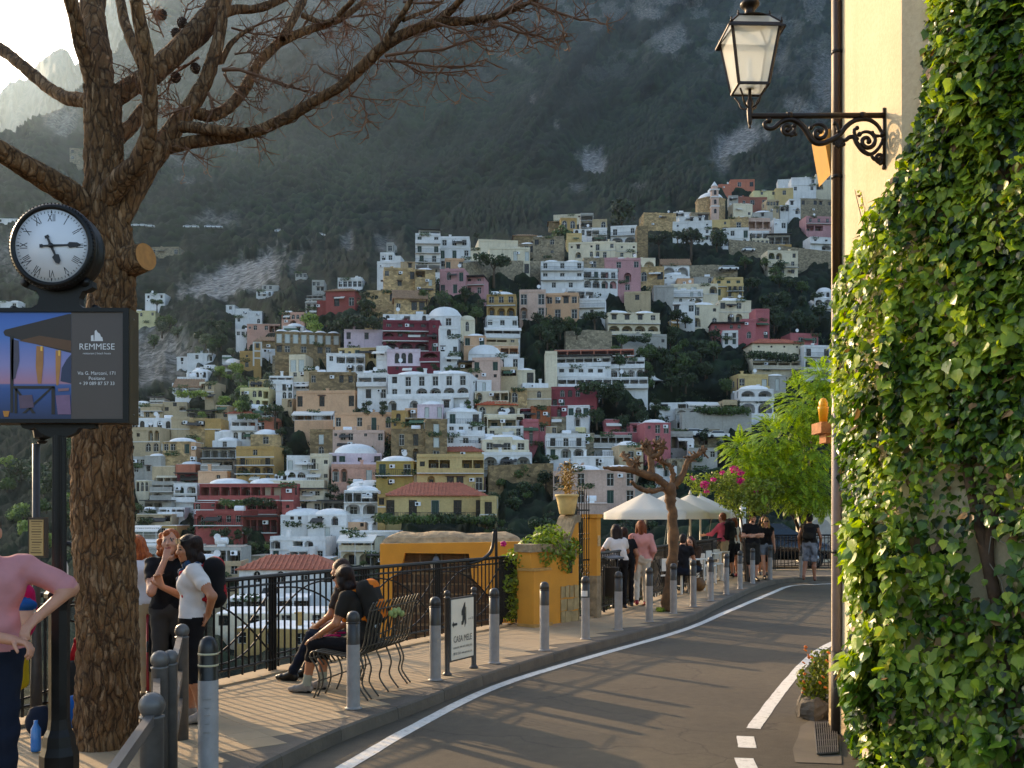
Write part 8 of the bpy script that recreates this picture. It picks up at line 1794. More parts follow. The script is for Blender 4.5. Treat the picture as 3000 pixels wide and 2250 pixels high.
# umbrellas
M_UMB = NT('white umbrella cloth'); M_UMB.b.inputs['Base Color'].default_value = (.78, .73, .62, 1); M_UMB.b.inputs['Roughness'].default_value = .9
tr = M_UMB.n('BsdfTranslucent'); tr.inputs[0].default_value = (.8, .73, .58, 1); mx = M_UMB.n('MixShader'); mx.inputs[0].default_value = .35; M_UMB.l(M_UMB.b.outputs[0], mx.inputs[1]); M_UMB.l(tr.outputs[0], mx.inputs[2]); M_UMB.l(mx.outputs[0], M_UMB.out.inputs[0]); M_UMB = M_UMB.mat
M_POLE = simple('cream umbrella pole', '#cfc6b2', .5)
def umbrella(px, D, r, label, n=8, rim=1.93, top=.52):
    t = thing('umbrella', label, 'umbrella', ((px-1500)/3000*D, D, 0), R(10), 'café umbrellas'); q = MB(); N = n*6
    ring = lambda rr, z, sc: [(rr*(1-sc*(math.cos(n*a)*.5-.5)*-1*.0-sc*.5*(1-math.cos(n*a)))*math.cos(a), rr*(1-sc*.5*(1-math.cos(n*a)))*math.sin(a), z-.03*sc*(1-math.cos(n*a))*2) for a in (2*math.pi*k/N for k in range(N))]
    rows = [ring(.05, rim+top, 0)]+[ring(r*f, rim+top*(1-f**1.35)-.05*math.sin(math.pi*f), .06*f) for f in (.2, .4, .6, .8, 1.0)]+[[(x*1.005, y*1.005, z-.17) for x, y, z in ring(r, rim, .06)]]
    V = [v for rw in rows for v in rw]; q.add(V, [(i*N+k, i*N+(k+1) % N, (i+1)*N+(k+1) % N, (i+1)*N+k) for i in range(len(rows)-1) for k in range(N)], 0, True); q.build('canopy', M_UMB, t)
    q = MB(); q.lathe([(.03, rim+top-.02), (.05, rim+top+.02), (.045, rim+top+.06), (.02, rim+top+.08), (.03, rim+top+.11), (0, rim+top+.14)], n=10); q.build('finial', M_POLE, t)
    q = MB(); q.lathe([(.032, -1.5), (.032, rim+top)], n=10); q.build('pole', M_POLE, t)
    for k in range(n): a = 2*math.pi*k/n; q = MB(); q.bar((.03*math.cos(a), .03*math.sin(a), rim+top-.05), (r*.97*math.cos(a), r*.97*math.sin(a), rim-.01), .018); q.build('rib', M_POLE, t)
    q = MB(); q.bar((.25, -.2, -.3), (.5, -.45, rim), .008); q.build('guy_rope', M_POLE, t)
umbrella(1890, 27.2, 1.12, 'white umbrella standing nearest the pollarded tree'); umbrella(1958, 28.6, 1.2, 'white umbrella second from the pollarded tree'); umbrella(2022, 29.8, 1.2, 'white umbrella third along the terrace'); umbrella(2052, 31.6, 1.2, 'last white umbrella near the bougainvillea')
# lower terrace with dark hedge under the umbrellas
q = MB(); q.prism([(1.6, 19.2), (4.0, 24.4), (6.8, 30.6), (8.0, 33.5), (3.0, 36), (.5, 30), (-.2, 22)], .1, frame=Matrix.Translation((0, 0, -1.5))); tag(q.build('lower_terrace', M_CEMENT), 'lower café terrace behind the fence', 'terrace', kind='structure')
HG = thing('terrace_hedge', 'dark clipped hedge at the back of the café terrace', 'hedge', (1.2, 29, -1.5)); V, F = leaf_cloud(rg, [(k*.55, 1.2+k*.35, .9+.2*math.sin(k*2.3), .75) for k in range(12)]+[(k*.55, 1.2+k*.35, .2, .7) for k in range(12)], 7000, .07, .9); link('foliage', mesh_np('foliage', np.array([tuple(v) for v in V]), np.array(F), F_DARK, False), HG)
# chairs and tables
M_CH = simple('white painted chair', '#d8d2c6', .5, var=.06, scale=10)
def chair(loc, rz, label):
    t = thing('chair', label, 'chair', loc, rz, 'white café chairs'); w = .21
    for sx in (-1, 1):
        q = MB(); q.box((sx*w, .2, .225), (.035, .035, .45)); q.build('leg', M_CH, t); q = MB(); q.box((sx*w, -.2, .41), (.035, .035, .82)); q.build('leg', M_CH, t); q = MB(); q.box((sx*w, 0, .16), (.025, .37, .025)); q.build('stretcher', M_CH, t)
    q = MB(); q.box((0, 0, .46), (.46, .44, .03)); q.build('seat', M_CH, t); q = MB(); q.box((0, -.2, .69), (.385, .022, .27)); q.build('backrest', M_CH, t); return t
def table(loc, label):
    t = thing('table', label, 'table', loc, R(50), 'white café tables'); q = MB(); q.box((0, 0, .735), (.62, .62, .03)); q.build('tabletop', M_CH, t)
    for sx in (-1, 1):
        for sy in (-1, 1): q = MB(); q.box((sx*.28, sy*.28, .36), (.04, .04, .72)); q.build('leg', M_CH, t)
CHS = [(1925, 1748, 30, 'white chair with its back to the pink cardigan'), (1960, 1738, 200, 'white chair half hidden behind the pollarded trunk'), (1995, 1735, -20, 'white chair of the man in black'), (2008, 1728, 60, 'white chair beside the man in black'), (2052, 1706, 50, 'white chair opposite the reading woman'), (2064, 1711, -130, 'white chair pushed in near the reading woman'), (2076, 1699, 50, 'white chair in the middle of the far row'), (2086, 1703, -130, 'white chair facing the middle of the far row'), (2100, 1693, 50, 'white chair at the end of the far row'), (2030, 1722, 150, 'white chair under the reading woman')]
for x, y, a, lb in CHS: chair(G(x, y)+Vector((0, 0, .006)), R(a), lb)
for x, y, lb in ((1945, 1742, 'white café table by the pollarded tree'), (2014, 1731, 'white café table shared by the reading woman'), (2068, 1702, 'white café table in the far row'), (2092, 1695, 'last white café table by the tourists')): table(G(x, y)+Vector((0, 0, .006)), lb)
bg_ = MB(); bg_.ball((0, 0, .16), .16, 10, sc=(1, .7, 1)); bg_.tube([(-.1, 0, .28), (0, 0, .4), (.1, 0, .28)], .012, 6); o = bg_.build('handbag', simple('brown handbag', '#6b4a22', .6, var=.3, scale=8), None, G(2048, 1733)+Vector((0, 0, .006))); tag(o, 'brown handbag on the ground by the reading woman', 'handbag')
vs_ = MB(); vs_.lathe([(.03, 0), (.04, .1), (.035, .12)], n=10); o = vs_.build('table_vase', simple('yellow vase', '#b99a50', .4), None, G(1945, 1742)+Vector((0, 0, .756))); tag(o, 'small yellow vase on the table by the pollarded tree', 'vase')
# feathery tree, bougainvillea
def frond_cloud(rg, starts, leafs=13):
    V = []; F = []
    for (p, d, L) in starts:
        side = d.cross(Vector((0, 0, 1))).normalized(); q = p.copy(); dd = d.copy()
        for k in range(leafs):
            dd = (dd+Vector((0, 0, -.09))).normalized(); q = q+dd*L/leafs; ln = L*.22*math.sin(math.pi*(k+1.2)/(leafs+1.4))
            for s in (-1, 1):
                e = (side*s+dd*.35+Vector((0, 0, -.12))).normalized()*ln; w = dd*L*.036; o = len(V); V += [q-w, q+e*.5-w*1.3, q+e, q+e*.5+w*1.3]; F.append((o, o+1, o+2, o+3))
    return V, F
FT = thing('feathery_tree', 'bright green feathery-leaved tree beside the ivy house', 'tree', (9.2, 27.5+5.6, -.3)); rg = random.Random(91); FO = Vector(FT.location); starts = []
for (cx, cy, r, n) in [(2270, 1290, 85, 300), (2350, 1200, 90, 320), (2410, 1120, 70, 240), (2205, 1370, 60, 200), (2300, 1390, 80, 280), (2380, 1340, 90, 320), (2390, 1440, 70, 240), (2240, 1430, 60, 180), (2330, 1460, 45, 120), (2170, 1320, 44, 140), (2420, 1240, 60, 200), (2420, 1480, 30, 60)]:
    for k in range(n):
        d = Vector((rg.gauss(0, 1), rg.gauss(0, 1), rg.gauss(.15, .9))).normalized(); c_ = P(cx, cy, 27.5+rg.uniform(-.5, .9)); R_m = r/3000*27.5; p_ = c_+Vector((d.x, d.y, d.z*.8))*R_m*rg.random()**.45; starts.append((p_-FO, Vector((d.x+.0, d.y-.2, d.z*.4+.15)).normalized(), rg.uniform(.28, .52)))
V, F = frond_cloud(rg, starts); link('crown', mesh_np('crown', np.array([tuple(v) for v in V]), np.array(F), foliage('feathery leaves', '#4d6a1c', '#9db43c', .45, .4, .8), False), FT)
q = MB(); base = Vector((0, 0, -1.5))
for tgt in [(2270, 1290), (2350, 1200), (2390, 1130), (2380, 1340), (2210, 1370), (2300, 1400)]:
    e = P(*tgt, 27.6)-FO; q.tube(smooth_line([tuple(base), tuple(Vector((e.x*.12, e.y*.3, e.z*.45))), tuple(e)], 5), [.09-.007*i for i in range(11)], 8)
q.build('trunk', M_TRUNK, FT)
BG = thing('bougainvillea', 'bougainvillea with magenta blossom trained on bare stems by the terrace', 'bush', (P(2190, 1640, 27).x, 27, 0)); BO = Vector(BG.location); lob = []
for (x, y, r) in [(2060, 1420, 42), (2110, 1410, 40), (2150, 1430, 52), (2200, 1440, 56), (2250, 1430, 46), (2180, 1480, 50), (2130, 1460, 36), (2230, 1480, 40), (2020, 1405, 24)]: c_ = P(x, y, 27+rg.uniform(-.2, .2))-BO; lob.append((c_.x, c_.y, c_.z, r/3000*27))
V, F = leaf_cloud(rg, lob, 4600, .042, .8); link('foliage', mesh_np('foliage', np.array([tuple(v) for v in V]), np.array(F), foliage('bougainvillea leaves', '#3d4c1c', '#83923c', .5, .3, 1.5), False), BG)
lob2 = []
for (x, y, r) in [(2065, 1420, 14), (2030, 1400, 8), (2150, 1375, 14), (2170, 1385, 12), (2168, 1408, 12), (2115, 1385, 8), (2090, 1405, 8), (2215, 1440, 6), (2070, 1440, 8)]: c_ = P(x, y, 26.45)-BO; lob2.append((c_.x, c_.y, c_.z, r/3000*27))
V, F = leaf_cloud(rg, lob2, 420, .035, .8); o = link('blossom', mesh_np('blossom', np.array([tuple(v) for v in V]), np.array(F), foliage('magenta bracts', '#7d0f4e', '#c2277f', .6, .3, 3), False), BG)
for k in range(7):
    a = rg.uniform(-.35, .35); q = MB(); q.tube(smooth_line([(a*.3, rg.uniform(-.1, .1), 0), (a*.6, 0, .9), (a*1.6, 0, 1.7), (a*3, 0, 2.2)], 4), [.022]*6+[.014]*7, 6); q.build('stem', M_TRUNK, BG)
# white lamp mast, car behind the fence, pale wall with arch
q = MB(); c_ = P(2176, 1560, 33); q.lathe([(.11, -1), (.10, 2.6), (0, 2.62)], n=14); o = q.build('white_mast', M_CH, None, (c_.x, 33, 0)); tag(o, 'white mast behind the fence by the bougainvillea stems', 'mast')
CAR = thing('car', 'dark parked car behind the iron fence at the bend', 'car', (9.15, 36.2, .0), R(-8)); M_CARP = simple('dark car paint', '#11151a', .25, .3, var=.1, coat=.6); M_CGL = simple('car glass', '#18242a', .08, spec=.8)
L = 4.3
sec = [(-2.15, .35, .75, .78), (-2.0, .3, .98, .84), (-1.5, .28, 1.08, .86), (-.9, .26, 1.12, .88), (.9, .26, 1.05, .88), (1.6, .28, .95, .86), (2.05, .32, .8, .8), (2.15, .4, .65, .7)]
q = MB(); n = 12; vs = []
for x, z0, z1, w in sec:
    for k in range(n): a = 2*math.pi*k/n; c2, s2 = math.cos(a), math.sin(a); vs.append((x, w*math.copysign(abs(c2)**.4, c2), (z0+z1)/2+(z1-z0)/2*math.copysign(abs(s2)**.5, s2)))
q.add(vs, [(i*n+k, i*n+(k+1) % n, (i+1)*n+(k+1) % n, (i+1)*n+k) for i in range(len(sec)-1) for k in range(n)]+[tuple(range(n))[::-1], tuple(range((len(sec)-1)*n, len(sec)*n))], 0, True); q.build('body', M_CARP, CAR)
for nm, mt, k in (('cabin', M_CARP, 1.0), ('window', M_CGL, 1.015)):
    q = MB(); lo_s, hi_s = [(-1.7, .80), (1.15, .80)], [(-1.25, .62), (.35, .62)]; z0, z1 = (1.0, 1.55) if nm == 'cabin' else (1.1, 1.47)
    vs = [(x*k, sy*w*k, z) for (pts, z) in ((lo_s, z0), (hi_s, z1)) for x, w in pts for sy in (-1, 1)]; q.add(vs, [(0, 2, 6, 4), (3, 1, 5, 7), (2, 3, 7, 6), (1, 0, 4, 5), (4, 6, 7, 5)]); q.build(nm, mt, CAR)
for x in (-1.35, 1.35):
    for sy in (-1, 1):
        q = MB(); q.lathe([(.0, -.1), (.2, -.1), (.32, -.09), (.33, 0), (.32, .09), (.2, .1), (0, .1)], (x, sy*.78, .33), 18, axis='Y'); w_ = q.build('wheel', simple('tyre', '#151515', .8), CAR); q = MB(); q.lathe([(0, -.115), (.18, -.112), (.2, -.09)], (x, sy*.78, .33), 10, axis='Y'); q.build('rim', simple('alloy rim', '#8a8c8f', .3, .8), w_)
for sy in (-.6, .6): q = MB(); q.ball((2.08, sy, .72), .12, 10, sc=(.4, 1.2, .6)); q.build('headlight', M_LGLASS, CAR)
CPK = MB(); CPK.prism([(7, 33.2), (30, 33.2), (30, 44), (7, 44)], .3, frame=Matrix.Translation((0, 0, -.3))); tag(CPK.build('parking_lot', M_ROAD), 'asphalt lay-by behind the fence at the bend', 'road', kind='structure')
AW = thing('garden_wall', 'pale plaster wall with an arched niche beyond the parked car', 'wall', (P(2400, 1670, 40).x, 40, 0)); q = MB(); q.box((1.4, .2, 1.0), (4.4, .4, 2.3)); q.build('plaster', MATS['plaster cream'], AW); q = MB(); q.prism([(-.4, .2), (.4, .2), (.4, 1.3)]+[(.4*math.cos(math.pi*k/10), 1.3+.4*math.sin(math.pi*k/10)) for k in range(1, 10)]+[(-.4, 1.3)], .02, frame=Matrix.Translation((.05, -.005, 0)) @ Matrix.Rotation(R(90), 4, 'X')); q.build('niche', MATS['plaster grey'], AW)
print('mid', round(time.time()-T0, 1))
# ---------------------------------------------------------------- clock post with its advertising panel
M_CIRON = simple('black cast iron', '#151413', .42, .45, var=.3, scale=16, bump=.3, bdist=.003, bscale=70); CD = 6.3; cu = CD/3000
CK = thing('street_clock', 'round street clock with roman numerals on a black iron post', 'clock', (P(163, 725, CD).x, CD, SZ)); CO = Vector(CK.location); cp_ = lambda x, y, d=0: P(x, y, CD+d)-CO
cc = cp_(160, 725); Rf = 106*cu
q = MB(); q.lathe([(Rf*1.0, -.035), (Rf*1.02, -.05), (Rf*1.10, -.055), (Rf*1.14, -.04), (Rf*1.19, -.03), (Rf*1.20, .0), (Rf*1.14, .02), (Rf*1.13, .06), (Rf*1.16, .09), (Rf*1.16, .13), (Rf*1.05, .17), (0, .18)], cc, 56, axis='Y'); hs = q.build('housing', M_CIRON, CK)
q = MB()
for k in range(72): a = 2*math.pi*k/72; q.ball((cc.x+Rf*1.165*math.cos(a), cc.y-.043, cc.z+Rf*1.165*math.sin(a)), .006, 6)
q.build('beading', M_CIRON, hs)
M_DIAL = simple('white enamel dial', '#dcdcde', .35, var=.03); q = MB(); q.lathe([(0, -.0405), (Rf*1.0, -.0405), (Rf*1.0, -.034)], cc, 56, axis='Y'); dial = q.build('dial', M_DIAL, CK)
M_NUM = simple('black numerals', '#16161a', .5)
dm = lambda x, z, rot=0, y=-.0415: Matrix.Translation((cc.x+x, cc.y+y, cc.z+z)) @ FACE @ Matrix.Rotation(rot, 4, 'Z')
for k, s in enumerate(['XII', 'I', 'II', 'III', 'IIII', 'V', 'VI', 'VII', 'VIII', 'IX', 'X', 'XI']):
    a = R(90-30*k); o = text_part('numeral', s, Rf*.30, M_NUM, dial, dm(.76*Rf*math.cos(a), .76*Rf*math.sin(a), a-R(90)), ext=.0006, wide=.62)
for k in range(60):
    a = R(6*k); q = MB(); r0, r1, w = (.90, .96, .010) if k % 5 else (.89, .975, .022); f = dm(0, 0)
    q.prism([(r0*Rf*math.cos(a)-w*Rf*math.sin(a), r0*Rf*math.sin(a)+w*Rf*math.cos(a)), (r0*Rf*math.cos(a)+w*Rf*math.sin(a), r0*Rf*math.sin(a)-w*Rf*math.cos(a)), (r1*Rf*math.cos(a)+w*.4*Rf*math.sin(a), r1*Rf*math.sin(a)-w*.4*Rf*math.cos(a)), (r1*Rf*math.cos(a)-w*.4*Rf*math.sin(a), r1*Rf*math.sin(a)+w*.4*Rf*math.cos(a))], .0008, frame=f); q.build('minute_mark', M_NUM, dial)
def hand(name, ang, L, w, back, spade, y):
    q = MB(); f = dm(0, 0, R(ang), y); pts = [(-back, -w*1.5), (-back, w*1.5), (-back*.75, w*1.6), (-back*.7, w*.7), (0, w), (L*spade, w*.7), (L*(spade+.06), w*2.6), (L*.88, w*2.0), (L, 0), (L*.88, -w*2.0), (L*(spade+.06), -w*2.6), (L*spade, -w*.7), (0, -w), (-back*.7, -w*.7), (-back*.75, -w*1.6)]; q.prism([(x*Rf, z*Rf) for x, z in pts], .003, frame=f); q.build(name, M_NUM, dial)
hand('minute_hand', 2, .82, .03, .32, .55, -.046); hand('hour_hand', -66, .56, .038, .30, .5, -.051)
q = MB(); q.lathe([(Rf*.07, -.05), (Rf*.07, -.056), (0, -.058)], cc, 16, axis='Y'); q.build('pivot', M_NUM, dial)
# neck with curled shoulders
fr = lambda y: Matrix.Translation((0, y, 0)) @ Matrix.Rotation(R(90), 4, 'X')
def xy(pts): return [((x-163)*cu, (1500-y)*cu+CAM_Z-SZ) for x, y in pts]
q = MB(); q.prism(xy([(72, 838), (70, 825), (80, 818), (95, 828), (120, 845), (160, 850), (200, 845), (232, 828), (250, 812), (265, 820), (266, 838), (250, 848), (236, 850), (226, 870), (228, 890), (245, 905), (270, 908), (290, 905), (292, 918), (60, 918), (40, 912), (60, 905), (85, 900), (104, 888), (110, 868), (100, 848), (86, 846)]), .07, frame=fr(.095)); q.build('neck', M_CIRON, CK)
for x, y, r in ((82, 832, 13), (255, 830, 14), (285, 905, 9), (48, 908, 9)): q = MB(); q.lathe([(0, -.05), (r*cu, -.045), (r*cu, .045), (0, .05)], cp_(x, y, .06), 14, axis='Y'); q.build('curl', M_CIRON, CK)
# panel
q = MB(); a_, b_ = xy([(-75, 1240), (382, 905)]); w_, h_ = b_[0]-a_[0], b_[1]-a_[1]; pc = ((a_[0]+b_[0])/2, (a_[1]+b_[1])/2)
q.box((pc[0], .06, pc[1]), (w_, .16, h_)); pn = q.build('panel_case', simple('bronze panel case', '#4a3c22', .5, .3, var=.2, scale=20), CK)
q = MB(); fw_ = .012
for (c_, d_) in (((pc[0], -.026, pc[1]+h_/2-fw_), (w_, .02, fw_*2)), ((pc[0], -.026, pc[1]-h_/2+fw_), (w_, .02, fw_*2)), ((pc[0]+w_/2-fw_*1.4, -.026, pc[1]), (fw_*2.8, .02, h_-fw_*4)), ((pc[0]-w_/2+fw_, -.026, pc[1]), (fw_*2, .02, h_-fw_*4))): q.box(c_, d_)
q.build('panel_frame', M_CIRON, pn)
for z in (.42, -.42): q = MB(); q.lathe([(.006, 0), (.004, .006)], (pc[0]+w_/2+.0, .05, pc[1]+z*h_), 8, axis='X'); q.build('screw', simple('steel screw', '#8a857a', .4, .7), pn)
def poster_mat():
    t = NT('evening poster print'); co = t.coords('Object'); sx = t.n('SeparateXYZ'); t.l(co, sx.inputs[0]); mr = t.n('MapRange'); mr.inputs[1].default_value = pc[1]-h_/2; mr.inputs[2].default_value = pc[1]+h_/2; t.l(sx.outputs[2], mr.inputs[0])
    t.l(t.ramp(mr.outputs[0], [(0, lin('#101a3c')), (.30, lin('#2c4f8c')), (.335, lin('#4a5f96')), (.345, lin('#b07a8c')), (.5, lin('#8f86b4')), (.75, lin('#4d74b8')), (1, lin('#2f5cae'))]), t.b.inputs['Base Color']); t.b.inputs['Roughness'].default_value = .35; return t.mat
split = xy([(213, 1000)])[0][0]; x0 = pc[0]-w_/2; x1 = pc[0]+w_/2-fw_*2.8
q = MB(); q.add([(x0, -.0215, pc[1]-h_/2+.02), (split, -.0215, pc[1]-h_/2+.02), (split, -.0215, pc[1]+h_/2-.02), (x0, -.0215, pc[1]+h_/2-.02)], [(0, 1, 2, 3)]); pz = q.build('poster', poster_mat(), pn)
q = MB(); q.add([(split, -.0215, pc[1]-h_/2+.02), (x1, -.0215, pc[1]-h_/2+.02), (x1, -.0215, pc[1]+h_/2-.02), (split, -.0215, pc[1]+h_/2-.02)], [(0, 1, 2, 3)]); q.build('text_field', simple('brown print', '#4d403a', .35, var=.1, scale=2), pn)
def ink(name, pts, col, lay): q = MB(); q.prism(xy(pts), .0006, frame=fr(-.0215-.0007*lay)); q.build(name, simple('print '+col, col, .4, var=.12, scale=14), pn)
ink('print', [(15, 975), (20, 968), (205, 922), (213, 922), (213, 1036), (150, 1020), (90, 1005), (20, 985)], '#2d2018', 1); ink('print', [(60, 1000), (120, 1012), (213, 1030), (213, 1000), (120, 985)], '#5c3a1c', 2); ink('print', [(35, 985), (46, 985), (44, 1210), (36, 1210)], '#1d1512', 3)
for pts, c_ in (([(40, 995), (60, 1000), (62, 1060), (50, 1110), (40, 1115), (38, 1060)], '#4a4350'), ([(112, 1015), (133, 1018), (132, 1070), (126, 1125), (116, 1125), (110, 1075)], '#a8703a'), ([(168, 1028), (184, 1030), (182, 1080), (176, 1130), (170, 1130), (168, 1080)], '#b3793c'), ([(186, 1080), (200, 1055), (213, 1040), (213, 1125), (182, 1118)], '#2a3350')): ink('print', pts, c_, 3)
for pts in ([(42, 1132), (165, 1132), (165, 1140), (42, 1140)], [(48, 1140), (56, 1140), (110, 1212), (100, 1212)], [(160, 1138), (152, 1138), (70, 1212), (80, 1212)], [(48, 1140), (56, 1140), (56, 1212), (48, 1212)], [(156, 1135), (166, 1135), (166, 1215), (156, 1215)]): ink('print', pts, '#20150f', 4)
for pts, c_ in (([(168, 1160), (210, 1158), (213, 1215), (175, 1215)], '#7a5a78'), ([(175, 1140), (208, 1138), (206, 1146), (176, 1148)], '#8c6468'), ([(60, 1160), (100, 1158), (105, 1195), (64, 1198)], '#5a4456'), ([(14, 1205), (34, 1205), (30, 1222), (18, 1222)], '#c07a20'), ([(124, 1016), (130, 1016), (130, 1030), (124, 1030)], '#f0b850'), ([(176, 1028), (182, 1028), (182, 1044), (176, 1044)], '#f0b850')): ink('print', pts, c_, 5)
M_PW = simple('white print', '#d8d4d2', .4, var=.02)
q = MB(); q.prism(xy([(271, 1001), (271, 985), (278, 983), (279, 999), (281, 999), (282, 972), (286, 968), (290, 975), (297, 980), (300, 988), (304, 990), (306, 1001)]), .0006, frame=fr(-.0222)); q.build('logo', M_PW, pn)
def ptext(s, x, y, size): X_, Z_ = xy([(x, y)])[0]; return text_part('lettering', s, size*cu, M_PW, pn, Matrix.Translation((X_, -.0222, Z_)) @ FACE, ext=.0004)
ptext('REMMESE', 288, 1018, 25.5); ptext('restaurant | beach house', 288, 1037, 8.2); ptext('Via G. Marconi, 171', 288, 1095, 14); ptext('Positano', 288, 1110, 14); ptext('+ 39 089 87 57 33', 288, 1125, 14)
# lower bracket and post
q = MB(); q.prism(xy([(52, 1240), (270, 1240), (272, 1252), (250, 1256), (226, 1252), (212, 1268), (190, 1278), (163, 1282), (136, 1278), (112, 1268), (96, 1250), (76, 1258), (58, 1252)]), .06, frame=fr(.09)); q.build('bracket', M_CIRON, CK)
zz = lambda y: (1500-y)*cu+CAM_Z-SZ
q = MB(); n = 40; rows = []
for z, r in ((zz(1730), .044), (zz(1500), .042), (zz(1275), .041)):
    for k in range(n): a = 2*math.pi*k/n; rr = r*(1-.10*(k % 2)); rows.append((rr*math.cos(a), .05+rr*math.sin(a), z))
q.add(rows, [(i*n+k, i*n+(k+1) % n, (i+1)*n+(k+1) % n, (i+1)*n+k) for i in range(2) for k in range(n)], 0, False); q.build('fluted_post', M_CIRON, CK)
q = MB(); q.lathe([(.062, zz(1790)), (.066, zz(1772)), (.088, zz(1752)), (.088, zz(1740)), (.070, zz(1730)), (.066, zz(1716)), (.046, zz(1712))], (0, .05, 0), 8, ang0=R(22.5), smooth=False); q.build('collar', M_CIRON, CK)
q = MB(); q.lathe([(.115, 0), (.115, zz(2215)), (.098, zz(2190)), (.09, zz(2160)), (.07, zz(2140)), (.062, zz(2110)), (.062, zz(1785))], (0, .05, 0), 8, ang0=R(22.5), smooth=False); q.build('base', M_CIRON, CK)
# ---- second lamp post with a timetable board
LD2 = 8.7; L2 = thing('lamp_post', 'slim grey lamp post with a lantern behind the clock panel', 'street lamp', (P(106, 1500, LD2).x, LD2, SZ)); q = MB(); q.lathe([(.05, 0), (.045, .5), (.032, 1.2), (.030, (1500-1300)*LD2/3000+CAM_Z-SZ)], n=14); q.build('post', M_SPOST, L2)
zt = (1500-1300)*LD2/3000+CAM_Z-SZ; q = MB(); q.lathe([(.03, zt), (.05, zt+.02), (.02, zt+.03), (.07, zt+.05), (.11, zt+.26), (.13, zt+.27)], (.05, 0, 0), 6, smooth=False); q.build('lantern_frame', M_CIRON, L2); q = MB(); q.lathe([(.07, zt+.06), (.108, zt+.25)], (.05, 0, 0), 6, smooth=False); q.build('lantern_glass', simple('warm lantern glass', '#c9b48a', .4), L2)
TB = thing('timetable_board', 'framed bus timetable hung on the slim lamp post', 'notice board', P(112, 1575, LD2-.06), R(-12)); w2, h2 = 58/3000*LD2, 118/3000*LD2
q = MB(); q.box((0, 0, 0), (w2, .04, h2)); q.build('frame', simple('dark wooden frame', '#3a2c1c', .6), TB); q = MB(); q.box((0, -.022, 0), (w2-.035, .006, h2-.04)); pz2 = q.build('sheet', simple('yellowed paper', '#b79a62', .7, var=.08, scale=10), TB)
q = MB(); rg = random.Random(2)
for k in range(13): q.box((rg.uniform(-.006, .006), -.0258, h2*.40-k*h2*.064), ((w2-.06)*rg.uniform(.7, 1), .001, .006 if k % 4 else .011))
q.build('printed_lines', simple('faded print', '#6a5432', .7), pz2)
# ---- luggage by the posts
q = MB(); pr = [('e', (0, 0, .36), (.20, .15, .30), None, 0, .04), ('e', (.0, -.02, .58), (.17, .13, .12), None, 0, .05), ('e', (.13, -.12, .34), (.12, .09, .16), None, 2, .01), ('e', (.13, -.125, .46), (.125, .095, .07), None, 1, .01), ('c', (-.1, .13, .2), (-.1, .15, .6), .02, .02, 1, .02)]
o = link('backpack', sdf_mesh('backpack', pr, [C_HOTPINK, C_BLUE, C_CREAM], .011)); o.scale = (.62, .62, .62); o.location = (P(52, 1700, 6.6).x, 6.6, P(52, 1900, 6.6).z); tag(o, 'magenta rucksack with blue flap and cream pocket hung on the fence side', 'backpack')
YJ = sdf_mesh('yellow_jacket', [('c', (-.1, 0, .62), (-.12, 0, .05), .07, .09, 0, .05), ('c', (.08, .02, .62), (.1, .0, .08), .07, .085, 0, .05), ('c', (0, -.04, .6), (0, -.03, .02), .06, .08, 0, .05)], [C_YEL], .013); o = link('yellow_jacket', YJ); o.location = (P(50, 1900, 6.75).x, 6.75, P(50, 2015, 6.75).z); o.scale = (.42, .5, .6); tag(o, 'yellow jacket hanging below the magenta rucksack', 'jacket')
def bag(px, py, D, r, mat, label, name='bag'):
    p_ = P(px, py, D); o = link(name, sdf_mesh(name, [('e', (0, 0, r[2]), r, None, 0, .02), ('e', (r[0]*.3, -r[1]*.6, r[2]*.8), (r[0]*.5, r[1]*.5, r[2]*.6), None, 0, .02), ('c', (-r[0]*.5, 0, r[2]*1.8), (r[0]*.4, 0, r[2]*1.95), .02, .02, 0, .03)], [mat], .013)); o.location = (p_.x, p_.y, SZ+.008); tag(o, label, name); return o
bag(205, 2000, 9.2, (.16, .13, .24), C_CHAR, 'dark rucksack standing against the fence behind the pine'); bag(115, 2100, 8.3, (.11, .09, .12), C_JEANS, 'navy bag on the ground by the slim lamp post'); bag(225, 2100, 8.6, (.12, .1, .14), C_BLUE, 'blue bag on the ground beside the pine trunk')
rs = MB(); rs.tube([(0, 0, 0), (.05, 0, .18)], [.05, .045], 10); rs.ball((.05, 0, .2), .05, 8); o = rs.build('rolled_mat', C_RED, None, (P(215, 1960, 9.3).x, 9.3, SZ+.46)); tag(o, 'red rolled jacket strapped on the dark rucksack', 'jacket')
bt = MB(); bt.lathe([(.035, 0), (.037, .02), (.037, .17), (.015, .21), (.015, .235), (0, .236)], n=14); o = bt.build('water_bottle', simple('blue plastic bottle', '#2f6fb0', .15, spec=.6), None, (P(105, 2200, 7.8).x, 7.8, SZ+.008)); tag(o, 'blue water bottle standing by the clock base', 'bottle')
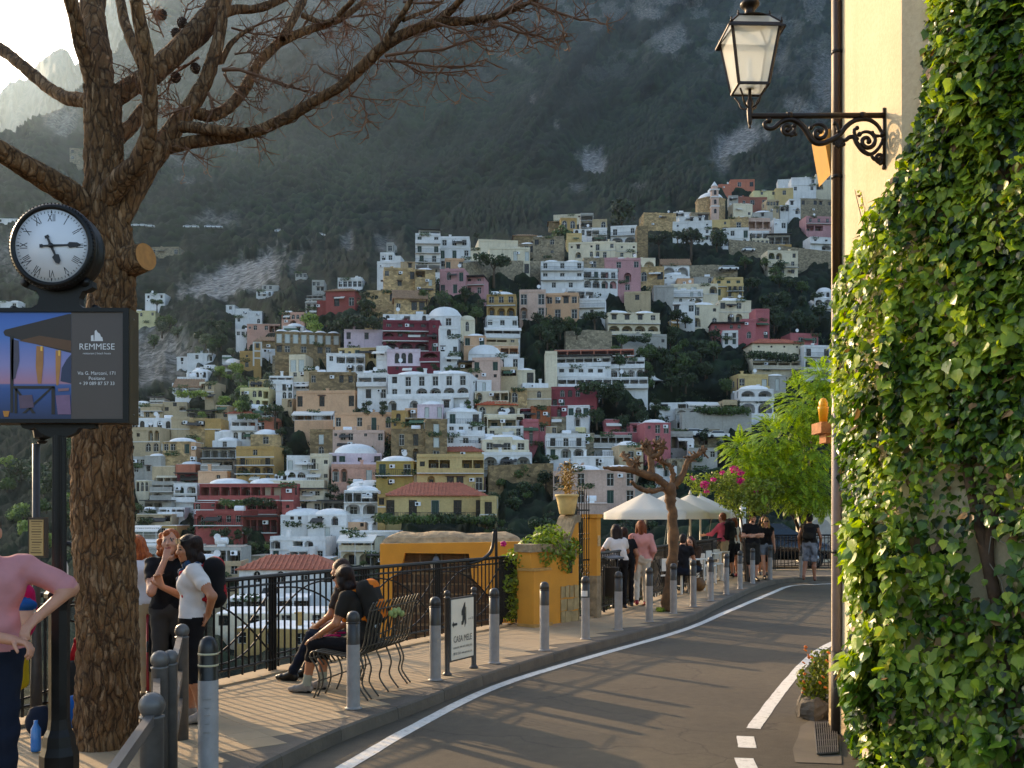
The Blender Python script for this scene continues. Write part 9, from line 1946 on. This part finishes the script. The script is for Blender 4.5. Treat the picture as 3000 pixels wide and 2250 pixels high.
# folded push-chair behind the group
SC = thing('stroller', 'folded black and red push-chair behind the women', 'stroller', (P(482, 1950, 9.75).x+.02, 9.75, SZ+.006), R(20)); M_REDP = simple('red tube', '#8f1418', .4, .2)
for sx in (-.17, .17):
    q = MB(); q.tube([(sx, -.25, .1), (sx, .05, .55), (sx, .2, .95)], .014, 8); q.build('frame', M_REDP, SC); q = MB(); q.tube([(sx, .25, .1), (sx, -.05, .6)], .013, 8); q.build('strut', M_BLACKP, SC)
    for y in (-.25, .25): q = MB(); q.lathe([(.0, -.02), (.06, -.02), (.085, -.015), (.085, .015), (.06, .02), (0, .02)], (sx, y, .085), 14, axis='X'); q.build('wheel', M_BLACKP, SC)
q = MB(); q.prism([(-.2, .35), (.05, .3), (.15, .75), (-.02, .85)], .32, frame=Matrix.Translation((-.16, 0, 0)) @ Matrix.Rotation(R(90), 4, 'Z') @ Matrix.Rotation(R(90), 4, 'X')); q.build('seat', C_BLACK, SC)
# iron scroll and white pole tied behind the clock post
q = MB(); sp = [(190, 1590), (212, 1600), (222, 1640), (222, 1700), (212, 1735), (196, 1745)]; q.tube(smooth_line([tuple(P(x, y, 9.4)-P(200, 1700, 9.4)) for x, y in sp], 5), .022, 8); o = q.build('iron_scroll', M_IRON, None, P(200, 1700, 9.4)); tag(o, 'thick black iron scroll beside the pine trunk', 'ironwork')
q = MB(); pb_ = P(200, 1930, 9.3); q.tube([(0, 0, -.3), (-.02, 0, P(192, 1660, 9.3).z-pb_.z), (-.03, 0, P(192, 1645, 9.3).z-pb_.z), (-.06, 0, P(190, 1650, 9.3).z-pb_.z)], .02, 8); o = q.build('white_cane', M_CH, None, (pb_.x, 9.3, pb_.z)); tag(o, 'white crook-handled pole tied to the fence', 'pole')
print('clock', round(time.time()-T0, 1))
# ---------------------------------------------------------------- which house is which
LAND = [b for b in BUILT if b['name']]
ROOFW = {'t': 'red tiled roof', 'T': 'brown tiled roof', 'n': 'orange tiled roof', 'g': 'gabled tiled roof', 'd': 'white dome', 'v': 'low white vaults', 'V': 'small roof vaults', 'b': 'barrel roof', 'w': 'white awning', 'k': 'dark flat canopy'}
def short(n):
    for w in (' with ', ' under ', ' over ', ' below ', ' above ', ' among ', ' on ', ' beside '):
        if w in n: n = n.split(w)[0]
    return n
def feat(b):
    r = ''.join(b['rows']); f = []
    if b['roof'] in ROOFW: f.append(ROOFW[b['roof']])
    if 'A' in r or 'L' in r: f.append('arched loggias')
    elif 'g' in r: f.append('open terraces')
    elif 'a' in r: f.append('arched windows')
    elif '=' in r: f.append('a balcony')
    elif set(r) <= set('-s'): f.append('nearly blank walls')
    elif 'W' in r or 'd' in r or 'P' in r or 'G' in r: f.append('tall shuttered windows' if ('P' in r or 'G' in r) else 'tall windows')
    else: f.append('small windows')
    return ' and '.join(f[:2])
SNAME = {}
for b in LAND: SNAME.setdefault(short(b['name']), []).append(b)
def lname(b): s = short(b['name']); return s if len(SNAME[s]) == 1 else b['name']
def rel(b, l):
    dx, dy = b['x']-l['x'], b['y']-l['y']; w = (l['X1']-l['X0'])/2; h = (l['Y1']-l['Y0'])/2
    far = math.hypot(max(0, abs(dx)-w), max(0, abs(dy)-h))
    v = 'uphill of' if dy < -h*.7 else ('downhill of' if dy > h*.7 else 'level with')
    return ('just ' if far < 35 and v != 'level with' else ('next to and ' if far < 35 else 'well ' if v != 'level with' else ''))+v
used = {}; CATS = {'hotel': 'hotel', 'villa': 'villa', 'chapel': 'chapel', 'restaurant': 'restaurant', 'palazzo': 'palazzo'}
for b in BUILT:
    o = b['o']; cn = (WALLC.get(b['col']) or STONEC.get(b['col']))[1]
    if b['name']:
        lab = b['name']; cat = next((c for w, c in CATS.items() if w in lab.split(' with ')[0]), 'house')
        b['word'] = cat
    else:
        ls = sorted(LAND, key=lambda l: math.hypot(l['x']-b['x'], l['y']-b['y']))[:3]; n = len(b['rows']); size = 'small ' if b['W'] < 7 else ('wide ' if b['W'] > 18 else ''); st = {1: 'one-storey', 2: 'two-storey', 3: 'three-storey'}.get(n, 'tall')
        cands = [f"{size}{cn} house with {feat(b)} {rel(b, ls[0])} the {lname(ls[0])}", f"{size}{cn} {st} house with {feat(b)} {rel(b, ls[0])} the {lname(ls[0])}", f"{size}{cn} house {rel(b, ls[0])} the {lname(ls[0])} towards the {lname(ls[1])}", f"{size}{cn} {st} house between the {lname(ls[0])} and the {lname(ls[2])}", f"{size}{cn} {st} house with {feat(b)} near the {lname(ls[1])}", f"{size}{cn} {st} house with {feat(b)} near the {lname(ls[2])}"]
        cands = [c for c in cands if len(c.split()) <= 16] or [' '.join(cands[3].split()[:16])]
        lab = next((c for c in cands if c not in used), cands[0]); cat = 'house'
    used[lab] = used.get(lab, 0)+1; o['label'] = lab; o['category'] = cat
    o.name = {'hotel': 'hotel', 'villa': 'villa', 'chapel': 'chapel', 'restaurant': 'restaurant', 'palazzo': 'palazzo'}.get(cat, 'terraced_house' if len(b['rows']) > 1 else 'house')
TONE = {'dark': 'dark green', 'mid': 'green', 'light': 'fresh green', 'olive': 'grey-green'}
for (t, px, py, r, kind, tone) in TREES:
    l = min(BUILT, key=lambda l: math.hypot(max(0, abs(l['x']-px)-(l['X1']-l['X0'])/2), max(0, abs(l['y']-py)-(l['Y1']-l['Y0'])/2)))
    ll = min(LAND, key=lambda l: math.hypot(l['x']-px, l['y']-py)); nm = {'round': 'leafy tree', 'pine': 'umbrella pine', 'cypress': 'slim cypress', 'hedge': 'clipped hedge', 'shrub': 'spreading shrub'}[kind]
    b = dict(x=px, y=py); ln_ = lname(ll)
    if len(ln_.split()) > 5: ln_ = ' '.join(ln_.split()[:5])
    while ln_.split()[-1] in ('with', 'a', 'an', 'the', 'and', 'over', 'its', 'of', 'two', 'below', 'on', 'under'): ln_ = ' '.join(ln_.split()[:-1])
    t['label'] = f"{'big ' if r > 30 else ''}{TONE[tone]} {nm} {rel(b, ll)} the {ln_}"; t['group'] = 'trees and shrubs round the '+ln_
print('labels', len(BUILT), len(used), round(time.time()-T0, 1))
# ---------------------------------------------------------------- the evening haze: one closed box of pale air
def build_haze():
    m = bpy.data.materials.new('evening haze'); m.use_nodes = True; nt = m.node_tree
    nt.nodes.remove(nt.nodes['Principled BSDF'])
    v = nt.nodes.new('ShaderNodeVolumePrincipled'); v.inputs['Color'].default_value = (.54, .76, 1.0, 1)
    v.inputs['Density'].default_value = HAZE; v.inputs['Anisotropy'].default_value = .72
    nt.links.new(v.outputs[0], nt.nodes['Material Output'].inputs['Volume'])
    zs = [c for o in scene.objects if o.type == 'MESH' and o.name in ('hillside', 'far_peaks') for c in [o.data.vertices]]
    lo = min(min(q.co[k] for q in c) for c in zs for k in (2,)); hi = max(max(q.co[2] for q in c) for c in zs)
    x0 = min(min(q.co[0] for q in c) for c in zs); x1 = max(max(q.co[0] for q in c) for c in zs); y1 = max(max(q.co[1] for q in c) for c in zs)
    mb = MB(); mb.box(((x0+x1)/2, (y1-60)/2, (lo+hi)/2), (x1-x0+40, y1+100, hi-lo+6))
    o = mb.build('haze', m); tag(o, 'thin pale evening haze in the air over the valley', 'haze', kind='stuff'); o.display_type = 'WIRE'
HAZE = .00007
build_haze()
print('haze', round(time.time()-T0, 1))
